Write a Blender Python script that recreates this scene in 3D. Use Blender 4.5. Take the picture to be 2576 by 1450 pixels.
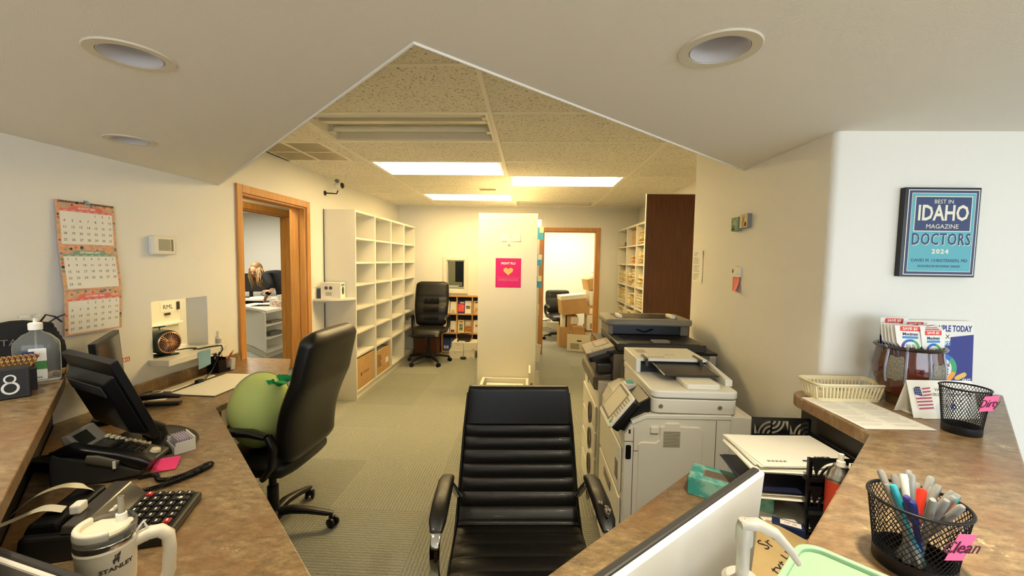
import bpy, bmesh, math, random
from mathutils import Vector as V, Matrix, Euler
random.seed(7)
PI = math.pi
SC = bpy.context.scene
COL = SC.collection
for _o in list(bpy.data.objects): bpy.data.objects.remove(_o)

# ---------------------------------------------------------------- camera
CAM_H = 1.55
cd = bpy.data.cameras.new('camera'); cam = bpy.data.objects.new('camera', cd); COL.objects.link(cam)
cd.sensor_fit = 'HORIZONTAL'; cd.sensor_width = 36.0; cd.lens = 36.0 * 1050.0 / 2576.0
cd.clip_start = 0.02; cd.clip_end = 100
_p, _y, _r = math.radians(3.82), math.radians(2.486), math.radians(0.874)
_f = V((-math.sin(_y)*math.cos(_p), math.cos(_y)*math.cos(_p), -math.sin(_p)))
_rt = V((math.cos(_y), math.sin(_y), 0)); _up = _rt.cross(_f)
_rt2 = _rt*math.cos(_r) + _up*math.sin(_r); _up2 = _up*math.cos(_r) - _rt*math.sin(_r)
cam.matrix_world = Matrix(((_rt2.x, _up2.x, -_f.x, 0), (_rt2.y, _up2.y, -_f.y, 0), (_rt2.z, _up2.z, -_f.z, CAM_H), (0, 0, 0, 1)))
SC.camera = cam

# ---------------------------------------------------------------- exposure, sky, lights
SC.view_settings.view_transform = 'Standard'; SC.view_settings.look = 'None'
SC.view_settings.exposure = 0.42; SC.view_settings.gamma = 1.0; SC.view_settings.use_curve_mapping = False
W = bpy.data.worlds.new('sky'); SC.world = W; W.use_nodes = True
_bg = W.node_tree.nodes['Background']; _bg.inputs[0].default_value = (0.75, 0.86, 1.0, 1); _bg.inputs[1].default_value = 1.0
WARM = (1.0, 0.80, 0.42)
def area(name, loc, size, power, color, rot=(0, 0, 0)):
    l = bpy.data.lights.new(name, 'AREA'); l.shape = 'RECTANGLE'; l.size, l.size_y = size; l.energy = power; l.color = color
    o = bpy.data.objects.new(name, l); o.location = loc; o.rotation_euler = rot; COL.objects.link(o); return o
area('daylight_window', (1.6, -4.35, 1.5), (4.0, 2.0), 118, (0.80, 0.90, 1.0), (PI/2-0.45, 0, 0))
area('daylight_side_window', (4.35, -1.6, 1.5), (2.6, 1.8), 32, (0.80, 0.90, 1.0), (PI/2, 0, PI/2))
area('corridor_lamp', (-2.82, 3.6, 2.36), (0.5, 1.2), 19, (1.0, 0.83, 0.48))
area('office_lamp', (-5.2, 6.6, 2.38), (1.2, 0.6), 52, (1.0, 0.92, 0.74))
area('storeroom_lamp', (0.7, 8.2, 2.38), (1.2, 0.6), 38, (1.0, 0.85, 0.55))
area('side_office_lamp', (-1.6, 7.9, 2.38), (0.5, 0.5), 12, (1.0, 0.85, 0.55))

# ---------------------------------------------------------------- helpers
def lin(h):
    if not isinstance(h, str): return tuple(h) + (1.0,)
    h = h.lstrip('#'); c = [int(h[i:i+2], 16)/255 for i in (0, 2, 4)]
    return tuple(x/12.92 if x <= 0.04045 else ((x+0.055)/1.055)**2.4 for x in c) + (1.0,)
MATS = {}
def mat(name, col='#808080', rough=0.5, metal=0.0, emit=0.0, trans=0.0, alpha=1.0, ior=1.45, noise=None, bump=None, coat=0.0, spec=None):
    if name in MATS: return MATS[name]
    m = bpy.data.materials.new(name); m.use_nodes = True; N = m.node_tree.nodes; L = m.node_tree.links
    b = N['Principled BSDF']; b.inputs['Base Color'].default_value = lin(col); b.inputs['Roughness'].default_value = rough
    b.inputs['Metallic'].default_value = metal; b.inputs['IOR'].default_value = ior
    if coat: b.inputs['Coat Weight'].default_value = coat; b.inputs['Coat Roughness'].default_value = 0.08
    if spec is not None: b.inputs['Specular IOR Level'].default_value = spec
    if emit: b.inputs['Emission Color'].default_value = lin(col); b.inputs['Emission Strength'].default_value = emit
    if trans: b.inputs['Transmission Weight'].default_value = trans
    if alpha < 1: b.inputs['Alpha'].default_value = alpha
    tc = N.new('ShaderNodeTexCoord')
    if noise:
        sc_, c2, lo, hi = noise[:4]; nt = N.new('ShaderNodeTexNoise'); nt.inputs['Scale'].default_value = sc_; nt.inputs['Detail'].default_value = 5
        src = tc.outputs['Object']
        if len(noise) > 4:
            mp = N.new('ShaderNodeMapping'); mp.inputs['Scale'].default_value = noise[4]; L.new(src, mp.inputs[0]); src = mp.outputs[0]
        L.new(src, nt.inputs['Vector']); cr = N.new('ShaderNodeValToRGB')
        cr.color_ramp.elements[0].position = lo; cr.color_ramp.elements[1].position = hi
        cr.color_ramp.elements[0].color = lin(col); cr.color_ramp.elements[1].color = lin(c2)
        L.new(nt.outputs['Fac'], cr.inputs[0]); L.new(cr.outputs[0], b.inputs['Base Color'])
    if bump:
        bt = N.new('ShaderNodeTexNoise'); bt.inputs['Scale'].default_value = bump[0]; bt.inputs['Detail'].default_value = 4
        L.new(tc.outputs['Object'], bt.inputs['Vector']); bn = N.new('ShaderNodeBump'); bn.inputs['Strength'].default_value = bump[1]; bn.inputs['Distance'].default_value = 0.004
        L.new(bt.outputs['Fac'], bn.inputs['Height']); L.new(bn.outputs[0], b.inputs['Normal'])
    MATS[name] = m; return m

class MB:
    def __init__(s): s.bm = bmesh.new()
    def add(s, vs, fs, M=None):
        b = [s.bm.verts.new((M @ V(v)) if M else v) for v in vs]
        for f in fs:
            try: s.bm.faces.new([b[i] for i in f])
            except ValueError: pass
        return s
    def box(s, a, b, M=None):
        (x0, y0, z0), (x1, y1, z1) = a, b
        return s.add([(x0,y0,z0),(x1,y0,z0),(x1,y1,z0),(x0,y1,z0),(x0,y0,z1),(x1,y0,z1),(x1,y1,z1),(x0,y1,z1)],
                     [(0,3,2,1),(4,5,6,7),(0,1,5,4),(1,2,6,5),(2,3,7,6),(3,0,4,7)], M)
    def prism(s, pts, z0, z1, M=None):
        n = len(pts)
        return s.add([(p[0],p[1],z0) for p in pts]+[(p[0],p[1],z1) for p in pts],
                     [tuple(range(n-1,-1,-1)), tuple(range(n,2*n))]+[(i,(i+1)%n,n+(i+1)%n,n+i) for i in range(n)], M)
    def xz(s, pts, y0, y1, M=None):           # profile in x,z extruded along y
        n = len(pts)
        return s.add([(p[0],y0,p[1]) for p in pts]+[(p[0],y1,p[1]) for p in pts],
                     [tuple(range(n)), tuple(range(2*n-1,n-1,-1))]+[(i,n+i,n+(i+1)%n,(i+1)%n) for i in range(n)], M)
    def quad(s, a, b, c, d, M=None): return s.add([a,b,c,d], [(0,1,2,3)], M)
    def loft(s, rings, caps=True, M=None, closed=False):
        n = len(rings[0]); k = len(rings); vs = [p for r in rings for p in r]; fs = []
        for j in range(k if closed else k-1):
            a, b = j*n, ((j+1) % k)*n
            fs += [(a+i, a+(i+1)%n, b+(i+1)%n, b+i) for i in range(n)]
        if caps and not closed: fs += [tuple(range(n-1,-1,-1)), tuple(range((k-1)*n, k*n))]
        return s.add(vs, fs, M)
    def tube(s, path, r, n=10, M=None, closed=False, caps=True):
        P = [V(p) for p in path]; k = len(P); rs = r if isinstance(r, (list, tuple)) else [r]*k
        rings = []; pn = None
        for i in range(k):
            t = (P[(i+1) % k]-P[i-1]) if closed else (P[min(i+1,k-1)]-P[max(i-1,0)])
            if t.length < 1e-9: t = V((0,0,1))
            t.normalize()
            if pn is None: pn = t.orthogonal().normalized()
            else:
                pn = pn - t*pn.dot(t)
                pn = pn.normalized() if pn.length > 1e-6 else t.orthogonal().normalized()
            q = t.cross(pn)
            rings.append([P[i]+pn*(rs[i]*math.cos(2*PI*j/n))+q*(rs[i]*math.sin(2*PI*j/n)) for j in range(n)])
        return s.loft(rings, caps, M, closed)
    def lathe(s, prof, n=32, M=None, caps=False):
        return s.loft([[(r*math.cos(2*PI*i/n), r*math.sin(2*PI*i/n), z) for i in range(n)] for r, z in prof], caps, M)
    def ball(s, c, rad, M=None, n=20, k=12):
        if not isinstance(rad, (tuple, list)): rad = (rad,)*3
        T = Matrix.Translation(c) @ Matrix.Diagonal((*rad, 1)); T = (M @ T) if M else T
        return s.loft([[(math.sin(a)*math.cos(2*PI*i/n), math.sin(a)*math.sin(2*PI*i/n), math.cos(a)) for i in range(n)] for a in [0.02+(PI-0.04)*j/k for j in range(k+1)]], True, T)
    def grid(s, fn, nu, nv, M=None):
        vs = [fn(i/nu, j/nv) for j in range(nv+1) for i in range(nu+1)]; w = nu+1
        return s.add(vs, [(j*w+i, j*w+i+1, (j+1)*w+i+1, (j+1)*w+i) for j in range(nv) for i in range(nu)], M)
    def pad(s, path, hw, ht, n=28, e=4.0, M=None, side=V((1,0,0))):   # cushion along a path: half width, half thickness, superellipse section
        P = [V(p) for p in path]; rings = []; k = len(P)
        for i in range(k):
            t = (P[min(i+1,k-1)]-P[max(i-1,0)]).normalized(); nn = t.cross(side).normalized()
            w = hw[i] if isinstance(hw, (list, tuple)) else hw; h = ht[i] if isinstance(ht, (list, tuple)) else ht
            R_ = []
            for j in range(n):
                a = 2*PI*j/n; c, d = math.cos(a), math.sin(a)
                R_.append(P[i]+side*(w*math.copysign(abs(c)**(2/e), c))+nn*(h*math.copysign(abs(d)**(2/e), d)))
            rings.append(R_)
        return s.loft(rings, True, M)
    def text(s, body, size, M, align='CENTER', ext=0.0003, sx=1.0, space=1.0, shear=0.0, bold=0.0):
        c = bpy.data.curves.new('t', 'FONT'); c.body = body; c.size = size; c.align_x = align; c.align_y = 'CENTER'
        c.extrude = ext; c.resolution_u = 2; c.space_character = space; c.shear = shear; c.offset = bold
        o = bpy.data.objects.new('t', c); me = bpy.data.meshes.new_from_object(o)
        T = M @ Matrix.Diagonal((sx, 1, 1, 1))
        s.add([tuple(v.co) for v in me.vertices], [tuple(p.vertices) for p in me.polygons], T)
        bpy.data.objects.remove(o); bpy.data.meshes.remove(me); bpy.data.curves.remove(c); return s
    def build(s, name, m, parent=None, bevel=0.0, smooth=None, thick=0.0, M=None, seg=2, sub=0, off=-1.0, fix=True):
        if M: bmesh.ops.transform(s.bm, matrix=M, verts=s.bm.verts)
        if fix: bmesh.ops.recalc_face_normals(s.bm, faces=s.bm.faces)
        me = bpy.data.meshes.new(name); s.bm.to_mesh(me); s.bm.free()
        me.materials.append(m)
        if smooth is not None:
            for p in me.polygons: p.use_smooth = True
            if smooth > 0: me.set_sharp_from_angle(angle=math.radians(smooth))
        o = bpy.data.objects.new(name, me); COL.objects.link(o)
        if parent: o.parent = parent
        if thick:
            d = o.modifiers.new('thickness', 'SOLIDIFY'); d.thickness = thick; d.offset = off
        if bevel:
            d = o.modifiers.new('bevel', 'BEVEL'); d.width = bevel; d.segments = seg; d.limit_method = 'ANGLE'; d.angle_limit = 0.6
        if sub:
            d = o.modifiers.new('subdivision', 'SUBSURF'); d.levels = sub; d.render_levels = sub
        return o
def TR(loc=(0,0,0), rz=0.0, rx=0.0, ry=0.0, s=None):
    M = Matrix.Translation(loc) @ Euler((rx, ry, rz)).to_matrix().to_4x4()
    if s: M = M @ Matrix.Diagonal((*(s if isinstance(s, (tuple, list)) else (s, s, s)), 1))
    return M
def FR(o, X, Y):
    X = V(X).normalized(); Y = V(Y); Z = X.cross(Y).normalized(); Y = Z.cross(X)
    return Matrix(((X.x,Y.x,Z.x,o[0]),(X.y,Y.y,Z.y,o[1]),(X.z,Y.z,Z.z,o[2]),(0,0,0,1)))
def LW(y, z, x=-2.2): return FR((x, y, z), (0,1,0), (0,0,1))       # flat on the left wall, facing the room
def RW(y, z, x=1.12): return FR((x, y, z), (0,-1,0), (0,0,1))      # flat on the right wall
def FW(x, z, y): return FR((x, y, z), (1,0,0), (0,0,1))            # flat on a wall facing the viewer's side
def FLAT(x, y, z, a=0.0): return TR((x, y, z), a)                  # lying flat, local y = "up" of the writing
def props(o, label=None, cat=None, group=None, kind=None):
    if label: o['label'] = label
    if cat: o['category'] = cat
    if group: o['group'] = group
    if kind: o['kind'] = kind
    return o
def thing(name, label, cat, loc=(0,0,0), rz=0.0, group=None, M=None):
    o = bpy.data.objects.new(name, None); COL.objects.link(o); o.empty_display_size = 0.05
    if M is not None: o.matrix_world = M
    else: o.location = loc; o.rotation_euler = (0, 0, rz)
    return props(o, label, cat, group)
def struct(name, mb, m, label=None, **k):
    o = mb.build(name, m, None, **k); o['kind'] = 'structure'
    if label: o['label'] = label
    return o
def dup(root, label=None, loc=None, rz=None, group=None):
    r = root.copy(); COL.objects.link(r)
    if loc is not None: r.location = loc
    if rz is not None: r.rotation_euler = (0, 0, rz)
    if label: r['label'] = label
    if group: r['group'] = group
    for c in list(root.children):
        d = c.copy(); COL.objects.link(d); d.parent = r
        for g in list(c.children):
            h = g.copy(); COL.objects.link(h); h.parent = d
    return r
def arc(cx, cy, r, a0, a1, n=8): return [(cx+r*math.cos(math.radians(a0+(a1-a0)*i/n)), cy+r*math.sin(math.radians(a0+(a1-a0)*i/n))) for i in range(n+1)]
def rrect(x0, y0, x1, y1, r, n=5): return arc(x1-r,y0+r,r,-90,0,n)+arc(x1-r,y1-r,r,0,90,n)+arc(x0+r,y1-r,r,90,180,n)+arc(x0+r,y0+r,r,180,270,n)

# ---------------------------------------------------------------- materials
PAINT = mat('wall_paint', '#eeeadf', 0.75, bump=(140, 0.25))
SOFF = mat('soffit_paint', '#efe9dd', 0.85, bump=(260, 0.25))
WHITE = mat('white_laminate', '#e8e3d4', 0.35)
CREAM = mat('cream_plastic', '#efe9d8', 0.42)
CREAM2 = mat('light_cream_plastic', '#f1ecdc', 0.4)
GREYP = mat('taupe_plastic', '#7d7466', 0.45)
DGREY = mat('dark_grey_plastic', '#3a3936', 0.4)
BLACK = mat('black_plastic', '#0e0e0f', 0.38)
MBLACK = mat('black_wire', '#131315', 0.42, metal=0.3)
LEATHER = mat('black_leather', '#14120f', 0.36, bump=(420, 0.18), coat=0.05)
CHROME = mat('chrome', '#d8d8d8', 0.08, metal=1.0)
STEEL = mat('brushed_steel', '#b5b2ac', 0.28, metal=1.0)
PAPER = mat('white_paper', '#f3efe2', 0.8)
INK = mat('dark_ink', '#2b2724', 0.7)
GINK = mat('grey_ink', '#8b857b', 0.7)
WOOD = mat('oak_trim', '#c08440', 0.38, noise=(3.0, '#d49a54', 0.3, 0.7, (14, 14, 1.2)))
WALNUT = mat('walnut_veneer', '#4f2a17', 0.4, noise=(5.0, '#6a3d22', 0.3, 0.75, (16, 16, 0.8)))
CARD = mat('cardboard', '#c69f6c', 0.8, noise=(9, '#bd9561', 0.3, 0.7))
KRAFT = mat('kraft_paper', '#c2a876', 0.85, noise=(14, '#b49a68', 0.3, 0.7))
PINK = mat('pink_note', '#ff6f9f', 0.8)
HOT = mat('magenta_print', '#d81f78', 0.6)
GLASS = mat('clear_plastic', '#e9ece6', 0.05, trans=0.88, ior=1.28)
def laminate():
    m = mat('mottled_brown_laminate', '#6b4c30', 0.30); N = m.node_tree.nodes; L = m.node_tree.links; b = N['Principled BSDF']
    tc = N.new('ShaderNodeTexCoord')
    def nz(scale, detail, stretch=None):
        t = N.new('ShaderNodeTexNoise'); t.inputs['Scale'].default_value = scale; t.inputs['Detail'].default_value = detail; t.inputs['Roughness'].default_value = 0.78
        if stretch:
            mp = N.new('ShaderNodeMapping'); mp.inputs['Scale'].default_value = stretch; mp.inputs['Rotation'].default_value = (0, 0, 0.5)
            L.new(tc.outputs['Object'], mp.inputs[0]); L.new(mp.outputs[0], t.inputs['Vector'])
        else: L.new(tc.outputs['Object'], t.inputs['Vector'])
        return t.outputs['Fac']
    def ramp(src, stops):
        r = N.new('ShaderNodeValToRGB'); e = r.color_ramp.elements
        e[0].position, e[0].color = stops[0][0], lin(stops[0][1]); e[1].position, e[1].color = stops[-1][0], lin(stops[-1][1])
        for p, c in stops[1:-1]: q = e.new(p); q.color = lin(c)
        L.new(src, r.inputs[0]); return r.outputs[0]
    def mix(f, a, c):
        x = N.new('ShaderNodeMix'); x.data_type = 'RGBA'; L.new(f, x.inputs[0]); L.new(a, x.inputs[6]); L.new(c, x.inputs[7]); return x.outputs[2]
    base = ramp(nz(20, 15, (1, 2.0, 1)), [(0.33, '#55452f'), (0.45, '#7f694a'), (0.55, '#98805c'), (0.68, '#b59d77')])
    rust = ramp(nz(26, 6), [(0.3, '#684a32'), (0.7, '#966a40')])
    c1 = mix(ramp(nz(3.2, 4), [(0.44, '#000000'), (0.62, '#d0d0d0')]), base, rust)
    pale = ramp(nz(40, 3), [(0.2, '#cdb184'), (0.8, '#e6d3aa')])
    c2 = mix(ramp(nz(9, 5), [(0.645, '#000000'), (0.69, '#e0e0e0')]), c1, pale)
    L.new(c2, b.inputs['Base Color']); return m
LAM = laminate()
def carpet():
    m = mat('carpet_tiles', '#8f8770', 0.95, spec=0.1); N = m.node_tree.nodes; L = m.node_tree.links; b = N['Principled BSDF']
    tc = N.new('ShaderNodeTexCoord')
    ck = N.new('ShaderNodeTexChecker'); ck.inputs['Scale'].default_value = 1/0.61; ck.inputs['Color1'].default_value = (1,1,1,1); ck.inputs['Color2'].default_value = (0,0,0,1)
    L.new(tc.outputs['Object'], ck.inputs['Vector'])
    def wave(d):
        w = N.new('ShaderNodeTexWave'); w.bands_direction = d; w.inputs['Scale'].default_value = 16; w.inputs['Distortion'].default_value = 3.0; w.inputs['Detail'].default_value = 3; w.inputs['Detail Scale'].default_value = 3
        L.new(tc.outputs['Object'], w.inputs['Vector']); return w.outputs['Fac']
    mx = N.new('ShaderNodeMix'); L.new(ck.outputs['Fac'], mx.inputs[0]); L.new(wave('X'), mx.inputs[2]); L.new(wave('Y'), mx.inputs[3])
    nz = N.new('ShaderNodeTexNoise'); nz.inputs['Scale'].default_value = 190; nz.inputs['Detail'].default_value = 3; L.new(tc.outputs['Object'], nz.inputs['Vector'])
    ad = N.new('ShaderNodeMath'); ad.operation = 'ADD'; L.new(mx.outputs[0], ad.inputs[0])
    m2 = N.new('ShaderNodeMath'); m2.operation = 'MULTIPLY'; m2.inputs[1].default_value = 2.4; L.new(nz.outputs['Fac'], m2.inputs[0]); L.new(m2.outputs[0], ad.inputs[1])
    m3 = N.new('ShaderNodeMath'); m3.operation = 'MULTIPLY'; m3.inputs[1].default_value = 0.3; L.new(ad.outputs[0], m3.inputs[0])
    cr = N.new('ShaderNodeValToRGB'); cr.color_ramp.elements[0].position = 0.15; cr.color_ramp.elements[1].position = 0.8
    cr.color_ramp.elements[0].color = lin('#737469'); cr.color_ramp.elements[1].color = lin('#a9a99d'); L.new(m3.outputs[0], cr.inputs[0])
    # tone of each tile
    wn = N.new('ShaderNodeTexWhiteNoise'); wn.noise_dimensions = '2D'; sn = N.new('ShaderNodeVectorMath'); sn.operation = 'SNAP'; sn.inputs[1].default_value = (0.61, 0.61, 1)
    L.new(tc.outputs['Object'], sn.inputs[0]); L.new(sn.outputs[0], wn.inputs['Vector'])
    hs = N.new('ShaderNodeHueSaturation'); mr = N.new('ShaderNodeMapRange'); mr.inputs[3].default_value = 0.90; mr.inputs[4].default_value = 1.05
    L.new(wn.outputs['Value'], mr.inputs[0]); L.new(mr.outputs[0], hs.inputs['Value']); L.new(cr.outputs[0], hs.inputs['Color']); L.new(hs.outputs[0], b.inputs['Base Color'])
    bn = N.new('ShaderNodeBump'); bn.inputs['Strength'].default_value = 0.6; bn.inputs['Distance'].default_value = 0.006; L.new(m3.outputs[0], bn.inputs['Height']); L.new(bn.outputs[0], b.inputs['Normal'])
    return m
CARPET = carpet()
def tile():
    m = mat('acoustic_tile', '#d9cfb8', 0.9); N = m.node_tree.nodes; L = m.node_tree.links; b = N['Principled BSDF']
    tc = N.new('ShaderNodeTexCoord'); mp = N.new('ShaderNodeMapping'); mp.inputs['Scale'].default_value = (1, 1.5, 1); L.new(tc.outputs['Object'], mp.inputs[0])
    nz = N.new('ShaderNodeTexNoise'); nz.inputs['Scale'].default_value = 75; nz.inputs['Detail'].default_value = 2; nz.inputs['Distortion'].default_value = 0.6; L.new(mp.outputs[0], nz.inputs['Vector'])
    cr = N.new('ShaderNodeValToRGB'); cr.color_ramp.elements[0].position = 0.335; cr.color_ramp.elements[1].position = 0.40
    cr.color_ramp.elements[0].color = lin('#8a806a'); cr.color_ramp.elements[1].color = lin('#f6f0e2'); L.new(nz.outputs['Fac'], cr.inputs[0]); L.new(cr.outputs[0], b.inputs['Base Color'])
    bn = N.new('ShaderNodeBump'); bn.inputs['Strength'].default_value = 0.4; bn.inputs['Distance'].default_value = 0.003; L.new(nz.outputs['Fac'], bn.inputs['Height']); L.new(bn.outputs[0], b.inputs['Normal'])
    return m
TILE = tile()
TBAR = mat('ceiling_grid_metal', '#fbf5e6', 0.5)
LIT = mat('lit_fluorescent_tube', (1.0, 0.85, 0.53), 0.4, emit=16.5)
LENSLIT = mat('lit_troffer_reflector', (1.0, 0.84, 0.48), 0.5, emit=6.6)
TUBE = mat('unlit_fluorescent_tube', '#f4f1e4', 0.3)
REFL = mat('white_enamel', '#e4ddc8', 0.35)
# ================================================================ THE SETTING
CE = 2.417; SZ = 2.045; BACK = 6.88; LX = -2.2; RX = 1.735
struct('floor', MB().box((-8.5, -4.6, -0.06), (5, 9.6, 0)), CARPET)
struct('floor', MB().box((-2.2, -4.5, 0), (4.45, -0.75, 0.004)), mat('lobby_bounce_floor', '#d8cfbd', 0.4, noise=(6, '#c9bfab', 0.4, 0.6)), 'unseen pale lobby floor added to bounce light onto the soffit')  # out of view, made pale so its bounce brightens the soffit
def wall(name, rects, m=PAINT, axis='x', at=0, th=0.15, label=None):   # rects: (a0,a1,z0,z1) pieces of a wall in its plane
    b = MB()
    for a0, a1, z0, z1 in rects:
        if axis == 'x': b.box((min(at, at+th), a0, z0), (max(at, at+th), a1, z1))
        else: b.box((a0, min(at, at+th), z0), (a1, max(at, at+th), z1))
    return struct(name, b, m, label)
wall('wall_left', [(-4.5, 2.32, 0, 2.75), (2.32, 2.74, 0, 0.905), (2.32, 2.74, 1.275, 2.75), (2.74, 3.10, 0, 2.75), (3.10, 4.01, 2.03, 2.75), (4.01, 7.0, 0, 2.75)], at=LX, th=-0.15)
wall('wall_back', [(-2.35, -1.39, 0, 2.75), (-1.39, -1.09, 0, 1.04), (-1.39, -1.09, 1.535, 2.75), (-1.09, 0.205, 0, 2.75), (0.205, 1.065, 2.03, 2.75), (1.065, 2.4, 0, 2.75)], axis='y', at=BACK, th=0.12)
wall('wall_right', [(2.95, 6.88, 0, 2.75)], at=RX, th=0.12)
blk = MB(); blk.prism(arc(1.145, 1.655, 0.025, 180, 270, 8) + [(4.6, 1.63), (4.6, 2.95), (1.12, 2.95)], 0, 2.75)
struct('wall_front', blk, PAINT, smooth=30)
wall('wall_lobby', [(-4.5, 1.63, 0, 0.6), (-4.5, 1.63, 2.4, 2.75), (-4.5, -2.9, 0.6, 2.4), (-0.3, 1.63, 0.6, 2.4)], at=4.45, th=0.15)
wall('wall_rear', [(-2.35, 4.6, 0, 0.5), (-2.35, 4.6, 2.5, 2.75), (-2.35, -0.4, 0.5, 2.5), (3.6, 4.6, 0.5, 2.5)], axis='y', at=-4.5, th=-0.15)
struct('ceiling', MB().box((-2.35, -4.6, 2.75), (4.6, 1.7, 2.8)), PAINT)
struct('ceiling', MB().box((-8.4, 1.5, 2.417), (-2.35, 9.6, 2.5)), PAINT)
struct('ceiling', MB().box((-2.35, 7.0, 2.417), (2.4, 9.6, 2.5)), PAINT)
# rooms beyond the openings
wall('wall_corridor', [(1.4, 4.45, 0, 2.75), (4.45, 5.60, 2.10, 2.75), (5.60, 9.6, 0, 2.75)], at=-3.3, th=-0.12)
wall('wall_corridor', [(-3.3, -2.35, 0, 2.75)], axis='y', at=1.5, th=-0.1)
wall('wall_corridor', [(-3.3, -2.35, 0, 2.75)], axis='y', at=6.88, th=0.1)
wall('wall_office', [(-8.4, -3.42, 0, 2.75)], axis='y', at=8.25, th=0.1, m=mat('office_paint', '#dcdad2', 0.75))
wall('wall_office', [(1.4, 9.0, 0, 2.75)], at=-8.2, th=-0.1)
wall('wall_office', [(-8.4, -3.42, 0, 2.75)], axis='y', at=1.4, th=-0.1)
wall('wall_storeroom', [(-0.5, 2.4, 0, 2.75)], axis='y', at=9.1, th=0.1)
wall('wall_storeroom', [(7.0, 9.1, 0, 2.75)], at=-0.45, th=0.1)
wall('wall_storeroom', [(7.0, 9.2, 0, 2.75)], at=2.3, th=0.1)
wall('wall_storeroom', [(-2.35, -0.45, 0, 2.75)], axis='y', at=9.0, th=0.1, m=mat('side_office_paint', '#b3a684', 0.8))
# suspended ceiling: grid of 2x4 ft tiles with the troffer cells left open
GX = lambda j: -0.254 + 1.2192*j
GY = lambda k: 1.907 + 0.6096*k
OPEN = {(-1, 1), (-1, 3), (0, 4), (-1, 6), (0, 7)}
cb = MB()
for j in range(-2, 2):
    for k in range(-3, 9):
        if (j, k) in OPEN: continue
        x0, x1 = max(GX(j), LX), min(GX(j+1), RX); y0, y1 = GY(k), min(GY(k+1), BACK)
        if (j, k) == (-2, 2):
            cb.box((-1.60, y0, CE), (x1, y1, CE+0.015)); continue
        if x1 > x0 and y1 > y0: cb.box((x0, y0, CE), (x1, y1, CE+0.015))
struct('ceiling', cb, TILE, 'suspended ceiling of speckled acoustic tiles')
struct('ceiling', MB().box((-2.35, 0.0, 2.70), (2.4, 7.0, 2.75)), PAINT)
tb = MB()
for j in range(-1, 2): tb.box((GX(j)-0.012, 0.2, CE-0.006), (GX(j)+0.012, BACK, CE+0.004))
for k in range(-3, 9): tb.box((LX, GY(k)-0.012, CE-0.004), (RX, GY(k)+0.012, CE+0.004))
tb.box((LX, 0, CE-0.006), (LX+0.02, BACK, CE+0.003)).box((RX-0.02, 2.9, CE-0.006), (RX, BACK, CE+0.003)).box((LX, BACK-0.02, CE-0.006), (RX, BACK, CE+0.003))
struct('trim_1', tb, TBAR, 'white metal grid of the suspended ceiling')
# dropped soffit over the counter, with round holes for the can lights
CANS = [(-1.005, 1.034), (0.428, 1.022), (-1.746, 1.775), (-0.80, 0.66), (0.58, 0.62), (-1.72, 0.98), (0.05, -0.70)]  # first three are visible and off; the others are unseen, added as fill
CR = 0.066
sb = bmesh.new()
outer = [(-2.2, 2.873), (-0.275, 0.978), (1.12, 2.30), (1.12, 1.63), (4.45, 1.63), (2.2, -0.62), (0.55, -2.2), (-0.4, -2.2), (-2.2, -0.4)]
def loop(pts, z):
    vs = [sb.verts.new((x, y, z)) for x, y in pts]; return vs, [sb.edges.new((vs[i], vs[(i+1) % len(vs)])) for i in range(len(vs))]
ov, oe = loop(outer, SZ); es = list(oe)
for cx, cy in CANS:
    _, e = loop([(cx+CR*math.cos(2*PI*i/40), cy+CR*math.sin(2*PI*i/40)) for i in range(40)], SZ); es += e
bmesh.ops.triangle_fill(sb, use_beauty=True, use_dissolve=False, edges=es)
tv = [sb.verts.new((x, y, 2.75)) for x, y in outer]
for i in range(len(outer)): sb.faces.new((ov[i], ov[(i+1) % len(outer)], tv[(i+1) % len(outer)], tv[i]))
so = MB(); so.bm.free(); so.bm = sb
struct('ceiling', so, SOFF, 'dropped plaster soffit above the reception counter', smooth=20)
bead = MB()
bead.tube([(-2.2, 2.877, SZ), (-0.275, 0.981, SZ), (1.12, 2.304, SZ)], 0.005, 8)
struct('trim_2', bead, PAINT, 'rounded plaster edge of the soffit')
# door casings and jambs in oak
def casing_x(name, x, y0, y1, z1, w=0.06, t=0.018, face=1, depth=0.15):
    b = MB(); d = t*face
    X0, X1 = sorted((x, x+d))
    b.box((X0, y0-w, 0), (X1, y0, z1+w)).box((X0, y1, 0), (X1, y1+w, z1+w)).box((X0, y0, z1), (X1, y1, z1+w))
    j0, j1 = sorted((x, x-depth*face))
    b.box((j0, y0-0.001, 0), (j1, y0+0.015, z1)).box((j0, y1-0.015, 0), (j1, y1+0.001, z1)).box((j0, y0, z1-0.015), (j1, y1, z1+0.001))
    m0, m1 = sorted((x-0.06*face, x-0.10*face))
    b.box((m0, y1-0.027, 0), (m1, y1-0.015, z1-0.015)).box((m0, y0+0.015, z1-0.027), (m1, y1-0.015, z1-0.015)).box((m0, y0+0.015, 0), (m1, y0+0.027, z1-0.015))
    return struct(name, b, WOOD, bevel=0.003)
o = casing_x('door_1', LX, 3.10, 4.01, 2.03); o['label'] = 'oak door casing in the left wall'
o = casing_x('door_2', -3.3, 4.45, 5.60, 2.10, w=0.075, depth=0.12); o['label'] = 'oak door casing across the corridor'
b = MB(); y = BACK
b.box((0.145, y-0.018, 0), (0.205, y, 2.09)).box((1.065, y-0.018, 0), (1.125, y, 2.09)).box((0.205, y-0.018, 2.03), (1.065, y, 2.09))
b.box((0.204, y, 0), (0.22, y+0.12, 2.03)).box((1.05, y, 0), (1.066, y+0.12, 2.03)).box((0.205, y, 2.015), (1.065, y+0.12, 2.031))
o = struct('door_3', b, WOOD, 'oak door casing in the back wall', bevel=0.003)
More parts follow.
